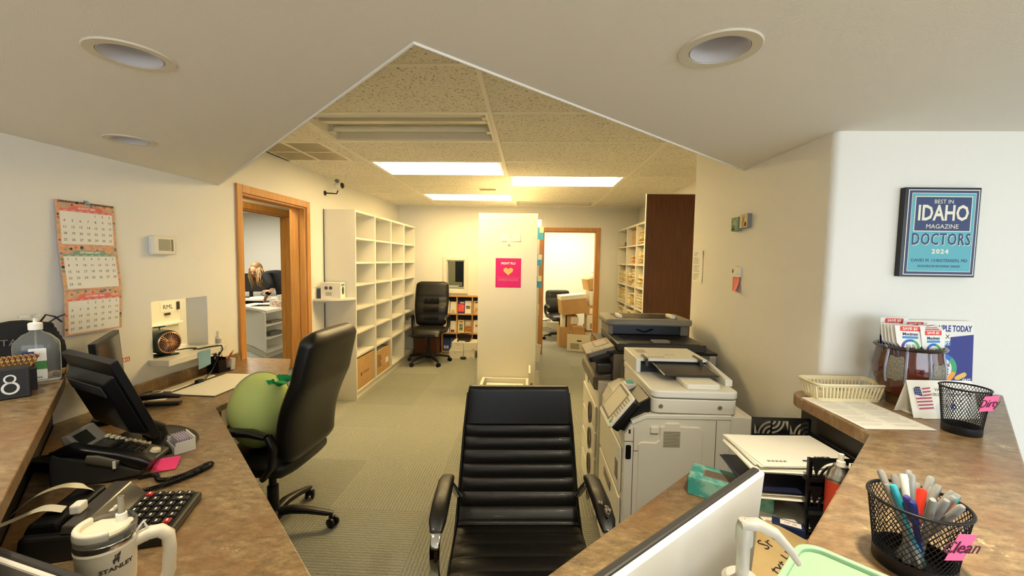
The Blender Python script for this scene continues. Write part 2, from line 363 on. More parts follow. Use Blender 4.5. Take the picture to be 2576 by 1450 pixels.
# interior window in the back wall
b = MB(); y = BACK
b.box((-1.445, y-0.022, 0.985), (-1.39, y, 1.59)).box((-1.09, y-0.022, 0.985), (-1.035, y, 1.59)).box((-1.39, y-0.022, 1.535), (-1.09, y, 1.59)).box((-1.39, y-0.022, 0.985), (-1.09, y, 1.04))
b.box((-1.39, y, 1.04), (-1.375, y+0.12, 1.535)).box((-1.105, y, 1.04), (-1.09, y+0.12, 1.535)).box((-1.39, y, 1.52), (-1.09, y+0.12, 1.535)).box((-1.39, y, 1.04), (-1.09, y+0.12, 1.055))
w1 = struct('window_1', b, WHITE, 'small white framed inner window in the back wall', bevel=0.003)
MB().box((-1.375, y+0.05, 1.055), (-1.105, y+0.054, 1.52)).build('glass', mat('window_glass', '#dfe5da', 0.02, trans=1.0, ior=1.05), w1)
# service opening sill in the left wall
b = MB(); b.box((-2.40, 2.285, 0.905), (-2.075, 2.75, 0.94))
w2 = struct('window_2', b, WHITE, 'service opening in the left wall with a white ledge', bevel=0.003)
# dark rubber base along the back and the corridor
struct('baseboard_back', MB().box((-1.8, BACK-0.008, 0), (0.145, BACK, 0.1)).box((1.125, BACK-0.008, 0), (1.735, BACK, 0.1)), mat('dark_vinyl_base', '#4a4030', 0.5))
struct('baseboard_left', MB().box((LX, 4.075, 0), (LX+0.008, 4.37, 0.1)).box((LX, 6.67, 0), (LX+0.008, BACK, 0.1)), MATS['dark_vinyl_base'])
struct('baseboard_office', MB().box((-8.2, 8.24, 0), (-3.42, 8.25, 0.1)), MATS['dark_vinyl_base'])

# ---------------------------------------------------------------- lights in the ceilings
def troffer(j, k, lit, label):
    x0, x1, y0, y1 = GX(j)+0.014, GX(j+1)-0.014, GY(k)+0.014, GY(k+1)-0.014; cx, cy = (x0+x1)/2, (y0+y1)/2
    t = thing('troffer_light', label, 'ceiling light', (cx, cy, CE), group='recessed fluorescent troffers')
    hx, hy = (x1-x0)/2, (y1-y0)/2
    b = MB()
    b.box((-hx, -hy, -0.004), (hx, -hy+0.02, 0.01)).box((-hx, hy-0.02, -0.004), (hx, hy, 0.01)).box((-hx, -hy+0.02, -0.004), (-hx+0.02, hy-0.02, 0.01)).box((hx-0.02, -hy+0.02, -0.004), (hx, hy-0.02, 0.01))
    b.build('frame', TBAR, t)
    b = MB(); hx2, hy2 = hx-0.02, hy-0.02
    b.quad((-hx2,-hy2,0.01),(hx2,-hy2,0.01),(hx2-0.03,-hy2+0.03,0.10),(-hx2+0.03,-hy2+0.03,0.10)).quad((-hx2,hy2,0.01),(-hx2+0.03,hy2-0.03,0.10),(hx2-0.03,hy2-0.03,0.10),(hx2,hy2,0.01))
    b.quad((-hx2,-hy2,0.01),(-hx2+0.03,-hy2+0.03,0.10),(-hx2+0.03,hy2-0.03,0.10),(-hx2,hy2,0.01)).quad((hx2,-hy2,0.01),(hx2,hy2,0.01),(hx2-0.03,hy2-0.03,0.10),(hx2-0.03,-hy2+0.03,0.10))
    b.quad((-hx2+0.03,-hy2+0.03,0.10),(hx2-0.03,-hy2+0.03,0.10),(hx2-0.03,hy2-0.03,0.10),(-hx2+0.03,hy2-0.03,0.10))
    b.box((-hx2+0.02, -0.03, 0.04), (hx2-0.02, 0.03, 0.10))
    b.build('reflector', LENSLIT if lit else REFL, t, fix=False)
    for s in (-1, 1):
        MB().tube([(-hx2+0.03, s*0.145, 0.045), (hx2-0.03, s*0.145, 0.045)], 0.019, 14).build('tube', LIT if lit else TUBE, t, smooth=40)
        for xx in (-hx2, hx2-0.035): MB().box((xx, s*0.145-0.03, 0.015), (xx+0.035, s*0.145+0.03, 0.07)).build('lamp_holder', REFL, t, bevel=0.004)
    return t
troffer(-1, 1, False, 'nearest ceiling troffer, switched off, beside the air grille')
troffer(-1, 3, True, 'lit ceiling troffer in the left column, nearest of the lit ones')
troffer(0, 4, True, 'lit ceiling troffer in the right column in front of the wooden panel')
troffer(-1, 6, True, 'lit ceiling troffer farthest back, left of the white shelf end')
troffer(0, 7, False, 'unlit ceiling troffer against the back wall above the storeroom door')
for (cx, cy), lb, on in zip(CANS, ('recessed can light in the soffit above the wall calendar side, large and near', 'recessed can light in the right half of the soffit', 'small far recessed can light at the left end of the soffit', 'unseen lit can light added in the soffit left of the viewpoint', 'unseen lit can light added in the soffit right of the viewpoint', 'unseen lit can light added in the soffit over the left bar top', 'unseen lit can light added in the soffit behind the viewpoint'), (0, 0, 0, 1, 1, 1, 1)):
    t = thing('can_light', lb, 'ceiling light', (cx, cy, SZ), group='can lights in the soffit')
    MB().lathe([(0.064, 0.004), (0.066, -0.003), (0.088, -0.004), (0.090, 0.0), (0.066, 0.0015)], 48).build('trim_ring', mat('can_trim', '#d9cfb9', 0.5), t, smooth=40)
    MB().lathe([(0.064, -0.002), (0.060, 0.03), (0.052, 0.075), (0.050, 0.09)], 48).build('baffle', mat('can_baffle', '#cfccd0', 0.45), t, smooth=60, thick=0.002)
    if on:  # fill light, only in the added cans, to brighten desk and copiers
        l = bpy.data.lights.new('can_fill_lamp', 'AREA'); l.shape = 'DISK'; l.size = 0.085; l.energy = (7, 17, 5, 10)[CANS.index((cx, cy))-3]; l.color = (1.0, 0.88, 0.66)
        lo = bpy.data.objects.new('can_fill_lamp', l); COL.objects.link(lo); lo.parent = t; lo.location = (0, 0, 0.055)
    MB().lathe([(0.001, 0.062), (0.025, 0.064), (0.040, 0.070), (0.043, 0.085), (0.043, 0.1)], 32).build('bulb', mat('bulb_glass', '#b9ab94', 0.2), t, smooth=60)
t = thing('air_return_grille', 'perforated air return grille in the ceiling above the oak doorway', 'vent', (-1.9, GY(2)+0.305, CE))
MB().box((-0.30, -0.30, -0.006), (-0.275, 0.30, 0.012)).box((0.275, -0.30, -0.006), (0.30, 0.30, 0.012)).box((-0.275, -0.30, -0.006), (0.275, -0.275, 0.012)).box((-0.275, 0.275, -0.006), (0.275, 0.30, 0.012)).box((-0.012, -0.275, -0.005), (0.012, 0.275, 0.006)).box((-0.275, -0.006, -0.005), (0.275, 0.006, 0.006)).build('frame', TBAR, t)
b = MB()
for i in range(44): x = -0.272+0.0125*i; b.box((x, -0.275, -0.002), (x+0.0055, 0.275, 0.002))
for i in range(22): yy = -0.272+0.025*i; b.box((-0.275, yy, -0.0015), (0.275, yy+0.005, 0.0015))
b.build('grille', mat('grille_metal', '#c9bea2', 0.5), t)
MB().box((-0.275, -0.275, 0.03), (0.275, 0.275, 0.035)).build('duct_back', mat('duct_dark', '#2c2a25', 0.8), t)
t = thing('ceiling_diffuser', 'small slotted diffuser in the ceiling between the two left troffers', 'vent', (-0.54, 5.17, CE))
MB().box((-0.12, -0.06, -0.008), (0.12, 0.06, 0.0)).build('frame', TBAR, t, bevel=0.003)
b = MB()
for i in range(4): b.box((-0.10, -0.045+0.025*i, -0.010), (0.10, -0.033+0.025*i, -0.007))
b.build('slats', mat('brown_slots', '#8c7350', 0.6), t)
# ================================================================ RECEPTION COUNTER
DZ, LZ = 0.76, 1.07
t = thing('reception_desk', 'low mottled brown laminate desk running in a V behind the counter', 'desk', (0, 0, 0))
top = [(-2.195, 3.12), (-1.85, 3.12), (-1.62, 2.69), (-1.62, 2.055), (-0.256, 0.691), (0.615, 1.56), (1.015, 1.56), (1.015, 1.12), (-0.255, -0.145), (-2.195, 1.795)]
def inset(M_, z0, z1): return MB().prism(top, z0, z1)
inset(0, 0.728, DZ).build('worktop', LAM, t, bevel=0.004)
b = MB(); b.box((-2.195, 2.0, DZ), (-2.18, 3.03, 0.822))
b.build('backsplash', LAM, t, bevel=0.003)
PANEL = mat('dark_desk_panel', '#5b4a38', 0.5)
MB().box((-2.15, 3.06, 0), (-1.9, 3.08, 0.728)).box((-1.64, 2.07, 0), (-1.62, 2.09, 0.728)).build('side_panel', PANEL, t)
MB().prism([(-0.32, 0.655), (-0.30, 0.64), (-0.05, 0.40), (-0.1, 0.35), (-0.36, 0.6)], 0, 0.728).build('support_panel', PANEL, t)
MB().box((0.98, 1.50, 0), (1.10, 1.545, 0.728)).build('support_panel', PANEL, t)
# knee wall carrying the bar top
kw = [(-2.2, 1.80), (-0.255, -0.145), (1.0, 1.11), (1.0, 1.56), (1.12, 1.56), (1.12, 1.20), (-0.255, -0.26), (-2.2, 1.685)]
kw = [(-2.2, 1.795), (-0.255, -0.15), (1.02, 1.115), (1.02, 1.57), (1.12, 1.63), (1.45, 1.63), (1.45, 1.43), (-0.255, -0.28), (-2.2, 1.665)]
struct('wall_counter', MB().prism(kw, 0, LZ-0.04), mat('counter_panel', '#2a231c', 0.5), 'knee wall under the bar top of the reception counter')
t = thing('counter_bar_top', 'raised bar top of mottled brown laminate around the reception counter', 'counter', (0, 0, LZ))
bar = [(-2.195, 1.915), (-0.255, -0.025), (0.979, 1.209)] + [(0.979, 1.53)] + arc(1.069, 1.53, 0.09, 180, 90, 8)[1:] + [(1.118, 1.625), (1.79, 1.625), (-0.255, -0.445), (-2.195, 1.495)]
MB().prism(bar, -0.04, 0).build('bar_top', LAM, t, bevel=0.004)

# ================================================================ WHITE BOOKCASE on the left wall
bx0, bx1, by0, by1, bh = -2.195, -1.86, 4.37, 6.66, 2.06
t = thing('bookcase', 'tall empty white bookcase of four bays along the left wall', 'bookcase', (bx0, by0, 0))
d, wd = bx1-bx0, by1-by0
MB().box((0, 0, 0), (d, 0.02, bh)).build('side_panel', WHITE, t, bevel=0.001)
MB().box((0, wd-0.02, 0), (d, wd, bh)).build('side_panel', WHITE, t, bevel=0.001)
MB().box((0, 0.02, 0.06), (0.006, wd-0.02, bh)).build('back_panel', WHITE, t)
MB().box((0, 0.02, bh-0.025), (d, wd-0.02, bh)).build('top_panel', WHITE, t)
MB().box((0.01, 0.02, 0), (d-0.02, wd-0.02, 0.075)).build('plinth', WHITE, t)
for i in range(1, 4):
    y = wd*i/4; MB().box((0.006, y-0.018, 0.075), (d, y+0.018, bh-0.025)).build('divider', WHITE, t, bevel=0.001)
for zz in (1.765, 1.502, 1.26, 1.0, 0.738, 0.482):
    for i in range(4):
        MB().box((0.006, wd*i/4+0.019, zz-0.018), (d-0.004, wd*(i+1)/4-0.019, zz+0.004)).build('shelf', WHITE, t, bevel=0.001)
MB().box((0.006, 0.02, 0.075), (d-0.004, wd-0.02, 0.095)).build('bottom_shelf', WHITE, t)
b = MB()
for zz in (0.3, 0.55, 0.9, 1.2, 1.5, 1.8):
    for xx in (0.06, 0.27): b.lathe([(0.006, 0), (0.006, 0.001), (0.0005, 0.0015)], 10, FR((xx, 0, zz), (1,0,0), (0,0,1)))
b.build('screw_caps', mat('screw_cap', '#d8d2c4', 0.4), t)
def carton(name, label, loc, size, rz=0, m=CARD, flaps=False, group=None, cat='box', M=None, lidm=None, mark=None):
    x, y, z = size; t = thing(name, label, cat, loc, rz, group, M)
    if flaps:
        b = MB(); w = 0.006
        b.box((-x/2,-y/2,0),(x/2,y/2,w)).box((-x/2,-y/2,w),(-x/2+w,y/2,z)).box((x/2-w,-y/2,w),(x/2,y/2,z)).box((-x/2+w,-y/2,w),(x/2-w,-y/2+w,z)).box((-x/2+w,y/2-w,w),(x/2-w,y/2,z))
        b.build('body', m, t)
    else: MB().box((-x/2,-y/2,0),(x/2,y/2,z)).build('body', m, t, bevel=0.003)
    if lidm: MB().box((-x/2-0.004,-y/2-0.004,z-0.07),(x/2+0.004,y/2+0.004,z+0.003)).build('lid', lidm, t, bevel=0.003)
    if mark: mark(t, x, y, z)
    return t
TAPE = mat('packing_tape', '#b68a52', 0.35)
def m1(t, x, y, z):
    F = FR((x/2+0.0005, 0, z*0.45), (0,1,0), (0,0,1))
    MB().text('STAPLES', 0.045, F, sx=1.1).box((-0.145,-0.018,0),(-0.115,0.018,0.0004), F).build('lettering', mat('brown_print', '#6b4120', 0.8), t)
    MB().box((-x/2, -0.02, z-0.002), (x/2+0.0006, 0.02, z+0.0006)).build('tape', TAPE, t)
carton('cardboard_box', 'closed brown carton in the bottom of the nearest bookcase bay', (-2.035, 4.655, 0.0955), (0.33, 0.50, 0.345), mark=m1)
def m2(t, x, y, z):
    F = FR((x/2+0.0005, 0, 0), (0,1,0), (0,0,1)); b = MB()
    for i in range(6): b.box((-0.2,0.10+0.026*i,0),(-0.06-0.02*(i%3),0.112+0.026*i,0.0004), F)
    b.build('print', mat('brown_print', '#6b4120', 0.8), t)
    MB().box((0.08,0.09,0),(0.19,0.16,0.0006), F).build('shipping_label', PAPER, t)
    MB().box((-x/2+0.01,-y/2+0.03,z-0.10),(x/2-0.01,y/2-0.03,z-0.02)).build('contents', PAPER, t)
carton('cardboard_box', 'open brown carton of papers in the second bookcase bay', (-2.035, 5.22, 0.0955), (0.33, 0.50, 0.30), flaps=True, mark=m2)

# ================================================================ double sided file shelves with the white end
t = thing('file_shelves', 'white shelf end with a magenta poster, standing in the middle of the room', 'shelving', (-0.25, 4.55, 0))
MB().box((-0.322, 0, 0), (0.322, 0.022, 2.055)).build('end_panel', WHITE, t, bevel=0.0015)
MB().box((-0.28, 0.022, 2.0), (0.28, 1.9, 2.02)).build('top_panel', WHITE, t)
MB().box((-0.01, 0.022, 0), (0.01, 1.9, 2.0)).build('center_panel', WHITE, t)
MB().box((-0.28, 1.9, 0), (0.28, 1.92, 2.02)).build('end_panel', WHITE, t)
for zz in (0.06, 0.38, 0.70, 1.02, 1.34, 1.66): MB().box((-0.28, 0.022, zz), (0.28, 1.9, zz+0.018)).build('shelf', WHITE, t)
BLUEF = mat('light_blue_folder', '#55b3d6', 0.7)
def tab(label, y, z, h, x1=0.135, m=PAPER, top=None, tilt=0.0):
    t = thing('file_folder', label, 'folder', (0.065, y, z-h/2), group='folders sticking out of the white file shelves')
    MB().box((-0.17, 0, 0), (x1-0.065, 0.012, h), TR(ry=tilt)).build('folder', m, t)
    if top: MB().box((x1-0.065-0.045, -0.001, h*0.55), (x1-0.065+0.002, 0.013, h+0.002), TR(ry=tilt)).build('label_tab', top, t)
    for i in range(2): MB().box((-0.17, 0.014+0.008*i, 0), (x1-0.075-0.01*i, 0.020+0.008*i, h-0.012)).build('papers', PAPER, t)
YEL = mat('cream_label', '#f3e6ae', 0.7)
tab('white folder sticking out at the top of the white shelf end', 4.9, 1.975, 0.10, 0.120)
tab('blue folder with a cream tab, the highest blue one beside the white shelf end', 4.72, 1.855, 0.135, 0.140, BLUEF, YEL)
tab('blue folder with a white tab at the height of the magenta poster top', 4.75, 1.555, 0.125, 0.120, BLUEF, PAPER, 0.06)
tab('blue folder with a cream tab at the height of the magenta poster foot', 4.72, 1.31, 0.13, 0.126, BLUEF, YEL)
tab('white folder sticking out halfway down the white shelf end', 4.8, 0.98, 0.12, 0.105, PAPER, YEL)
tab('white papers hanging out near the bottom of the white shelf end', 4.7, 0.50, 0.20, 0.115, PAPER, None, 0.12)
tab('crumpled white papers at the very bottom beside the white shelf end', 4.72, 0.20, 0.16, 0.125, PAPER, None, -0.1)
# white bin at the foot of the shelf end
t = thing('storage_bin', 'shallow open white bin against the foot of the white shelf end', 'bin', (-0.255, 4.36, 0))
b = MB(); b.box((-0.245,-0.17,0),(0.245,-0.155,0.24)).box((-0.245,0.155,0),(0.245,0.17,0.24)).box((-0.245,-0.155,0),(-0.23,0.155,0.24)).box((0.23,-0.155,0),(0.245,0.155,0.24)).box((-0.23,-0.155,0.0),(0.23,0.155,0.16))
b.build('body', WHITE, t, bevel=0.002)
b = MB(); b.box((-0.255,-0.18,0.24),(0.255,-0.15,0.252)).box((-0.255,0.15,0.24),(0.255,0.18,0.252)).box((-0.255,-0.15,0.24),(-0.225,0.15,0.252)).box((0.225,-0.15,0.24),(0.255,0.15,0.252))
b.build('rim', WHITE, t, bevel=0.003)
MB().box((0.256,-0.15,0.14),(0.275,0.17,0.40)).build('side_flap', WHITE, t, bevel=0.002)
MB().box((-0.2,-0.13,0.161),(0.2,0.14,0.20)).build('papers', PAPER, t)
# poster, blank notice and hook on the shelf end
t = thing('poster', 'magenta flu poster with a gold heart on the white shelf end', 'poster', M=FW(-0.241, 1.41, 4.5495))
MB().box((-0.139,-0.16,0),(0.139,0.16,0.001)).build('sheet', HOT, t)
MB().text('FIGHT FLU', 0.033, TR((0,0.103,0.001)), bold=0.0012).build('lettering', PAPER, t)
hp = [(0, -0.055)] + [(0.048*16*math.sin(a)**3/16, 0.048*(13*math.cos(a)-5*math.cos(2*a)-2*math.cos(3*a)-math.cos(4*a))/16) for a in [PI - 2*PI*i/40 for i in range(1, 40)]]
MB().prism(hp, 0.001, 0.0018, TR((0, 0.02, 0), s=(1.1, 1.0, 1))).build('heart', mat('gold_print', '#f0c070', 0.6), t)
b = MB()
for i in range(3): b.text('annual vaccine helps protect you and those around you from flu', 0.0088, TR((0,-0.062-0.011*i,0.001)), ext=0.0002)
b.box((-0.139,-0.047,0.001),(0.139,-0.046,0.0012))
b.build('small_print', mat('pale_pink_print', '#f3b6d0', 0.7), t)
t = thing('paper_notice', 'blank white paper strip taped above the magenta poster', 'paper', M=FW(-0.219, 1.80, 4.5495))
MB().grid(lambda u, v: ((u-0.5)*0.20, (v-0.5)*0.085-0.004*math.sin(PI*u), 0.001+0.012*(abs(u-0.5)*2)**3*(1-v)), 14, 4).build('sheet', PAPER, t, thick=0.0006)
MB().lathe([(0.02, 0), (0.02, 0.0006)], 24, TR((0.0, 0.005, 0.0015)), True).build('faint_seal', mat('pale_seal', '#ded6bd', 0.7), t)
t = thing('wall_hook', 'tiny metal hook just above the magenta poster', 'hook', M=FW(-0.239, 1.715, 4.5495))
MB().box((-0.012,0.01,0),(0.012,0.05,0.003)).build('plate', PAPER, t, bevel=0.003)
MB().prism([(-0.014,-0.006),(0.014,-0.006),(0.004,0.008),(-0.004,0.008)], 0.003, 0.008).build('hook', STEEL, t)
t = thing('outlet_plate', 'small white outlet plate low on the right edge of the white shelf end', 'outlet', M=FW(0.035, 0.175, 4.5495))
MB().box((-0.02,-0.035,0),(0.02,0.035,0.004)).build('plate', CREAM2, t, bevel=0.002)
MB().box((-0.01,-0.02,0.004),(0.01,0.02,0.006)).build('socket', GREYP, t)

# ================================================================ walnut panel and file shelves on the right
t = thing('walnut_panel', 'tall dark walnut end panel of the file shelves on the right wall', 'panel', (1.2, 4.46, 0))
MB().box((0, 0, 0), (0.53, 0.024, 2.258)).build('panel', WALNUT, t)
MB().box((-0.006, 0, 0), (0, 0.024, 2.264)).box((0, 0, 2.258), (0.53, 0.024, 2.264)).build('edge_banding', WHITE, t)
fy0, fy1, fx0, fx1 = 4.50, 6.80, 1.40, 1.73
t = thing('file_shelves', 'white open shelves packed with paper files behind the walnut panel', 'shelving', (fx0, fy0, 0))
fw, fd = fy1-fy0, fx1-fx0
MB().box((0, 0, 0), (fd, 0.02, 2.055)).build('side_panel', WHITE, t); MB().box((0, fw-0.02, 0), (fd, fw, 2.055)).build('side_panel', WHITE, t)
MB().box((fd-0.008, 0.02, 0), (fd, fw-0.02, 2.055)).build('back_panel', WHITE, t); MB().box((0, 0.02, 2.03), (fd, fw-0.02, 2.055)).build('top_panel', WHITE, t)
divs = [0.0, 0.575, 1.15, 1.69, 2.30]; fz = [0.06, 0.36, 0.66, 0.94, 1.22, 1.52, 1.78]
for y in divs[1:-1]: MB().box((0, y-0.018, 0), (fd, y+0.018, 2.03)).build('divider', WHITE, t)
for zz in fz:
    for i in range(4): MB().box((0.002, divs[i]+0.019, zz-0.018), (fd-0.008, divs[i+1]-0.019, zz)).build('shelf', WHITE, t)
FILE = mat('manila_file', '#ecd9a0', 0.85); FILE2 = mat('ivory_file', '#f4ebcd', 0.85); OR = mat('orange_folder', '#d98c3c', 0.8); TAN = mat('tan_file', '#c79a5c', 0.85)
proto = {}
for nm, m_ in (('a', FILE), ('b', FILE2), ('c', OR), ('d', TAN)):
    me = bpy.data.meshes.new('file_folder'); bb = MB().box((0,-0.115,0),(0.24,0.115,0.012)).box((-0.014,-0.09,0.004),(0.01,-0.02,0.008)); bb.bm.to_mesh(me); bb.bm.free(); me.materials.append(m_); proto[nm] = me
def file_stack(i, k, n, label, kinds='aabbd', y0=0.30, dz=0.0195, x0=0.03):
    z = fz[k]; yc = fy0 + divs[i]+(divs[i+1]-divs[i])*y0
    for q in range(n):
        o = bpy.data.objects.new('file_folder', proto[random.choice(kinds)]); COL.objects.link(o)
        o.location = (fx0+x0+random.uniform(-0.012, 0.02), yc+random.uniform(-0.006, 0.006), z+0.0005+q*dz*0.65); o.rotation_euler = (0, 0, random.uniform(-0.04, 0.04))
        props(o, label, 'file', 'paper files on the white open shelves: '+label)
for i, cubn in ((3, 'far cubby column of the open shelves'), (2, 'middle cubby column'), (1, 'cubby column beside the walnut panel')):
    for k, rown in ((5, 'second row'), (4, 'third row'), (3, 'fourth row'), (2, 'fifth row')):
        if k == 5 and i in (2, 3): continue
        for s_, sn in ((0.27, 'nearer'), (0.73, 'farther')):
            file_stack(i, k, random.randint(13, 18), 'paper file, %s, %s, %s pile' % (cubn, rown, sn), y0=s_)
for s_, sn in ((0.27, 'front'), (0.73, 'rear')): file_stack(1, 6, 14, 'paper file in the top cubby beside the walnut panel, %s pile' % sn, y0=s_)
file_stack(2, 5, 9, 'orange folder stacked in the middle cubby column, second row from the top', 'ccad', y0=0.45)
carton('cardboard_box', 'lower of two brown cartons in the top middle cubby of the file shelves', (1.55, 5.93, 1.7805), (0.2, 0.3, 0.105))
carton('cardboard_box', 'upper of two brown cartons in the top middle cubby of the file shelves', (1.55, 5.93, 1.8865), (0.2, 0.28, 0.105))
t = thing('bottle', 'dark blue spray bottle in the cubby nearest the back wall', 'bottle', (1.47, 6.33, 1.52))
MB().lathe([(0.001,0),(0.032,0),(0.034,0.01),(0.034,0.11),(0.014,0.15),(0.012,0.17)], 20).build('body', mat('blue_bottle', '#35506b', 0.3), t, smooth=40)
MB().box((-0.03,-0.01,0.17),(0.018,0.01,0.2)).build('trigger', BLACK, t, bevel=0.003)
t = thing('black_case', 'small black case in the top cubby nearest the back wall', 'case', (1.5, 6.33, 1.7805))
MB().prism([(-0.08,-0.1),(0.08,-0.1),(0.08,0.1),(-0.08,0.1)], 0, 0.07).build('body', BLACK, t, bevel=0.02)
t = thing('brown_book', 'flat brown book in the top cubby nearest the back wall', 'book', (1.5, 6.58, 1.7805)); MB().box((-0.09,-0.09,0),(0.09,0.09,0.02)).build('cover', TAN, t)
# ================================================================ CHAIRS
def star_base(t, r=0.31, z=0.0, a0=0.0, m=BLACK, legm=None):
    MB().lathe([(0.001,0.075),(0.05,0.075),(0.055,0.10),(0.032,0.13),(0.03,0.16),(0.001,0.16)], 24).build('hub', m, t, smooth=40)
    for i in range(5):
        a = a0+2*PI*i/5; M_ = TR(rz=a)
        lg = MB().pad([(0.03,0,0.105),(0.10,0,0.115),(r*0.6,0,0.105),(r-0.02,0,0.082),(r+0.012,0,0.076)], [0.030,0.028,0.024,0.02,0.012], [0.020,0.020,0.017,0.014,0.008], side=V((0,1,0)), M=M_, n=16, e=3).build('leg', legm or m, t, smooth=50)
        k = 0.6*math.sin(3.1*i+1)
        C_ = TR((r*math.cos(a), r*math.sin(a), 0.028), a+k)
        w = MB()
        for s in (-1, 1): w.lathe([(0.001,-0.01),(0.02,-0.01),(0.028,-0.006),(0.028,0.006),(0.02,0.01),(0.001,0.01)], 20, C_ @ TR((0.012, s*0.017, 0), rx=PI/2))
        w.tube([(0,0,0.0),(0,0,0.05)], 0.007, 8, C_).box((-0.012,-0.006,0.0),(0.02,0.006,0.032), C_)
        w.build('caster', BLACK, lg, smooth=40)
def exec_chair(name, label, loc, rz, seat_z=0.48, top=1.15, w=0.25, tufted=False, arms=True, back_y=0.24, lean=0.10, a0=0.2, group=None, seam=True):
    t = thing(name, label, 'chair', loc, rz, group)
    star_base(t, a0=a0)
    MB().lathe([(0.03,0.15),(0.03,0.26),(0.02,0.26),(0.02,seat_z-0.09)], 20).build('gas_lift', BLACK, t, smooth=40)
    MB().box((-0.10,-0.12,seat_z-0.10),(0.10,0.14,seat_z-0.07)).build('seat_plate', BLACK, t, bevel=0.006)
    MB().tube([(-0.08,0,seat_z-0.085),(-0.26,-0.02,seat_z-0.09),(-0.29,-0.02,seat_z-0.095)], [0.006,0.006,0.014], 8).build('tilt_lever', BLACK, t, smooth=40)
    n = 14; pth = [(0, 0.22-0.47*i/n, seat_z-0.02+0.012*math.cos(PI*(i/n-0.45))-0.05*max(0, i/n-0.82)/0.18) for i in range(n+1)]
    MB().pad(pth, [w*(0.80+0.20*math.sin(PI*min(1, i/n*1.15))**0.5) if i else w*0.75 for i in range(n)]+[w*0.80], [0.03]+[0.052]*(n-2)+[0.045, 0.02], e=3.2).build('seat', LEATHER, t, smooth=60)
    N_ = 44; P_, HW, HT = [], [], []
    for i in range(N_+1):
        u = i/N_; z = seat_z+0.02+u*(top-seat_z-0.02); y = back_y + lean*u - 0.035*math.sin(PI*min(1, u*1.6)) + 0.03*max(0, u-0.72)
        P_.append((0, y, z))
        hw = w*(0.80+0.22*math.sin(PI*(0.12+0.62*u))) ; edge = min(1, min(u, 1-u)*16)
        HW.append(hw*(0.74+0.26*edge**0.5)); th = 0.055
        if tufted: th = 0.05+0.012*abs(math.sin(PI*4*u)) if u < 0.68 else 0.066-0.03*max(0, u-0.9)
        HT.append(th*(0.35+0.65*edge**0.6))
    MB().pad(P_, HW, HT, n=36, e=3.6).build('backrest', LEATHER, t, smooth=70)
    if tufted:
        b = MB()
        for i in range(3):
            u0 = 0.10+0.19*i
            for q in range(9):
                x = -w*0.42+w*0.84*q/8; z0 = seat_z+0.02+u0*(top-seat_z); yy = back_y+lean*u0-0.035*math.sin(PI*min(1, u0*1.6))-0.052
                b.pad([(x, yy+0.01, z0), (x+0.003, yy-0.007, z0+0.05), (x, yy+0.006, z0+0.105)], [0.009, 0.015, 0.009], [0.008, 0.017, 0.008], n=10, e=2)
        b.build('gathered_leather', LEATHER, t, smooth=60)
    if seam:
        for off in (0.028, -0.028):
            L_ = []
            for s in (1, -1):
                rng = range(2, N_-1) if s == 1 else range(N_-2, 1, -1)
                for i in rng:
                    e_ = (V(P_[min(i+1,N_)])-V(P_[max(i-1,0)])).normalized().cross(V((1,0,0)))
                    L_.append(V(P_[i])+V((s*HW[i]*0.955,0,0))+e_*(off/0.055*HT[i]*1.25*0.62))
            MB().tube(L_, 0.0032, 6, closed=True).build('piping', LEATHER, t, smooth=60)
    if arms:
        for s in (-1, 1):
            X = s*(w+0.015); az_ = seat_z+0.20
            b = MB(); b.pad([(X, 0.16, az_-0.01), (X, 0.08, az_+0.006), (X, -0.08, az_+0.004), (X, -0.17, az_-0.012), (X, -0.20, az_-0.03)], [0.024,0.030,0.032,0.028,0.016], [0.012,0.017,0.017,0.014,0.008], n=18, e=3)
            a_ = b.build('armrest', BLACK, t, smooth=50)
            MB().pad([(X, 0.17, az_-0.005), (X+s*0.005, 0.205, az_-0.06), (X, 0.19, seat_z+0.04), (X-s*0.03, 0.12, seat_z-0.04), (X-s*0.10, 0.06, seat_z-0.075)], [0.022,0.026,0.028,0.026,0.022], [0.014,0.015,0.016,0.014,0.010], n=16, e=3).build('arm_post', BLACK, a_, smooth=50)
    return t
exec_chair('office_chair', 'high-backed black leather office chair turned to the left desk, holding a green plush', (-1.43, 2.215, 0), -PI/2-0.06, seat_z=0.47, top=1.17, w=0.245, lean=0.14, back_y=0.22, a0=0.55)
exec_chair('office_chair', 'tufted black leather office chair in front of the brochure rack', (-1.50, 6.10, 0), 0.06, seat_z=0.50, top=1.195, w=0.255, tufted=True, a0=0.3, lean=0.12, seam=False)
exec_chair('office_chair', 'black office chair among the cartons in the storeroom', (0.60, 8.25, 0), 0.12, seat_z=0.47, top=0.95, w=0.245, a0=0.8, seam=False, lean=0.08)

# ribbed conference chair in the foreground
t = thing('ribbed_chair', 'ribbed black leather chair with chrome arms at the front of the desk', 'chair', (-0.02, 1.52, 0), 0.07)
star_base(t, r=0.29, a0=0.1, m=CHROME)
MB().lathe([(0.03,0.15),(0.03,0.25),(0.02,0.25),(0.02,0.37)], 20).build('gas_lift', BLACK, t, smooth=40)
N_ = 150; P_, HT, HW = [], [], []
for i in range(N_+1):
    u = i/N_; z = 0.985-0.545*u; y = 0.335-0.155*u+0.02*math.sin(PI*u)
    if u > 0.90: y -= 0.03*((u-0.90)/0.10)**2
    P_.append((0, y, z))
    rib = 0.0
    if 0.30 < u < 0.985: rib = abs(math.sin(PI*(u-0.30)/0.685*7))**0.45
    th = 0.021+0.012*rib if u > 0.30 else 0.033
    if u < 0.03: th *= 0.4+0.6*math.sqrt(u/0.03)
    if abs(u-0.30) < 0.006: th = 0.022
    HT.append(th); HW.append(0.225+0.03*u if u > 0.03 else 0.222+0.12*u)
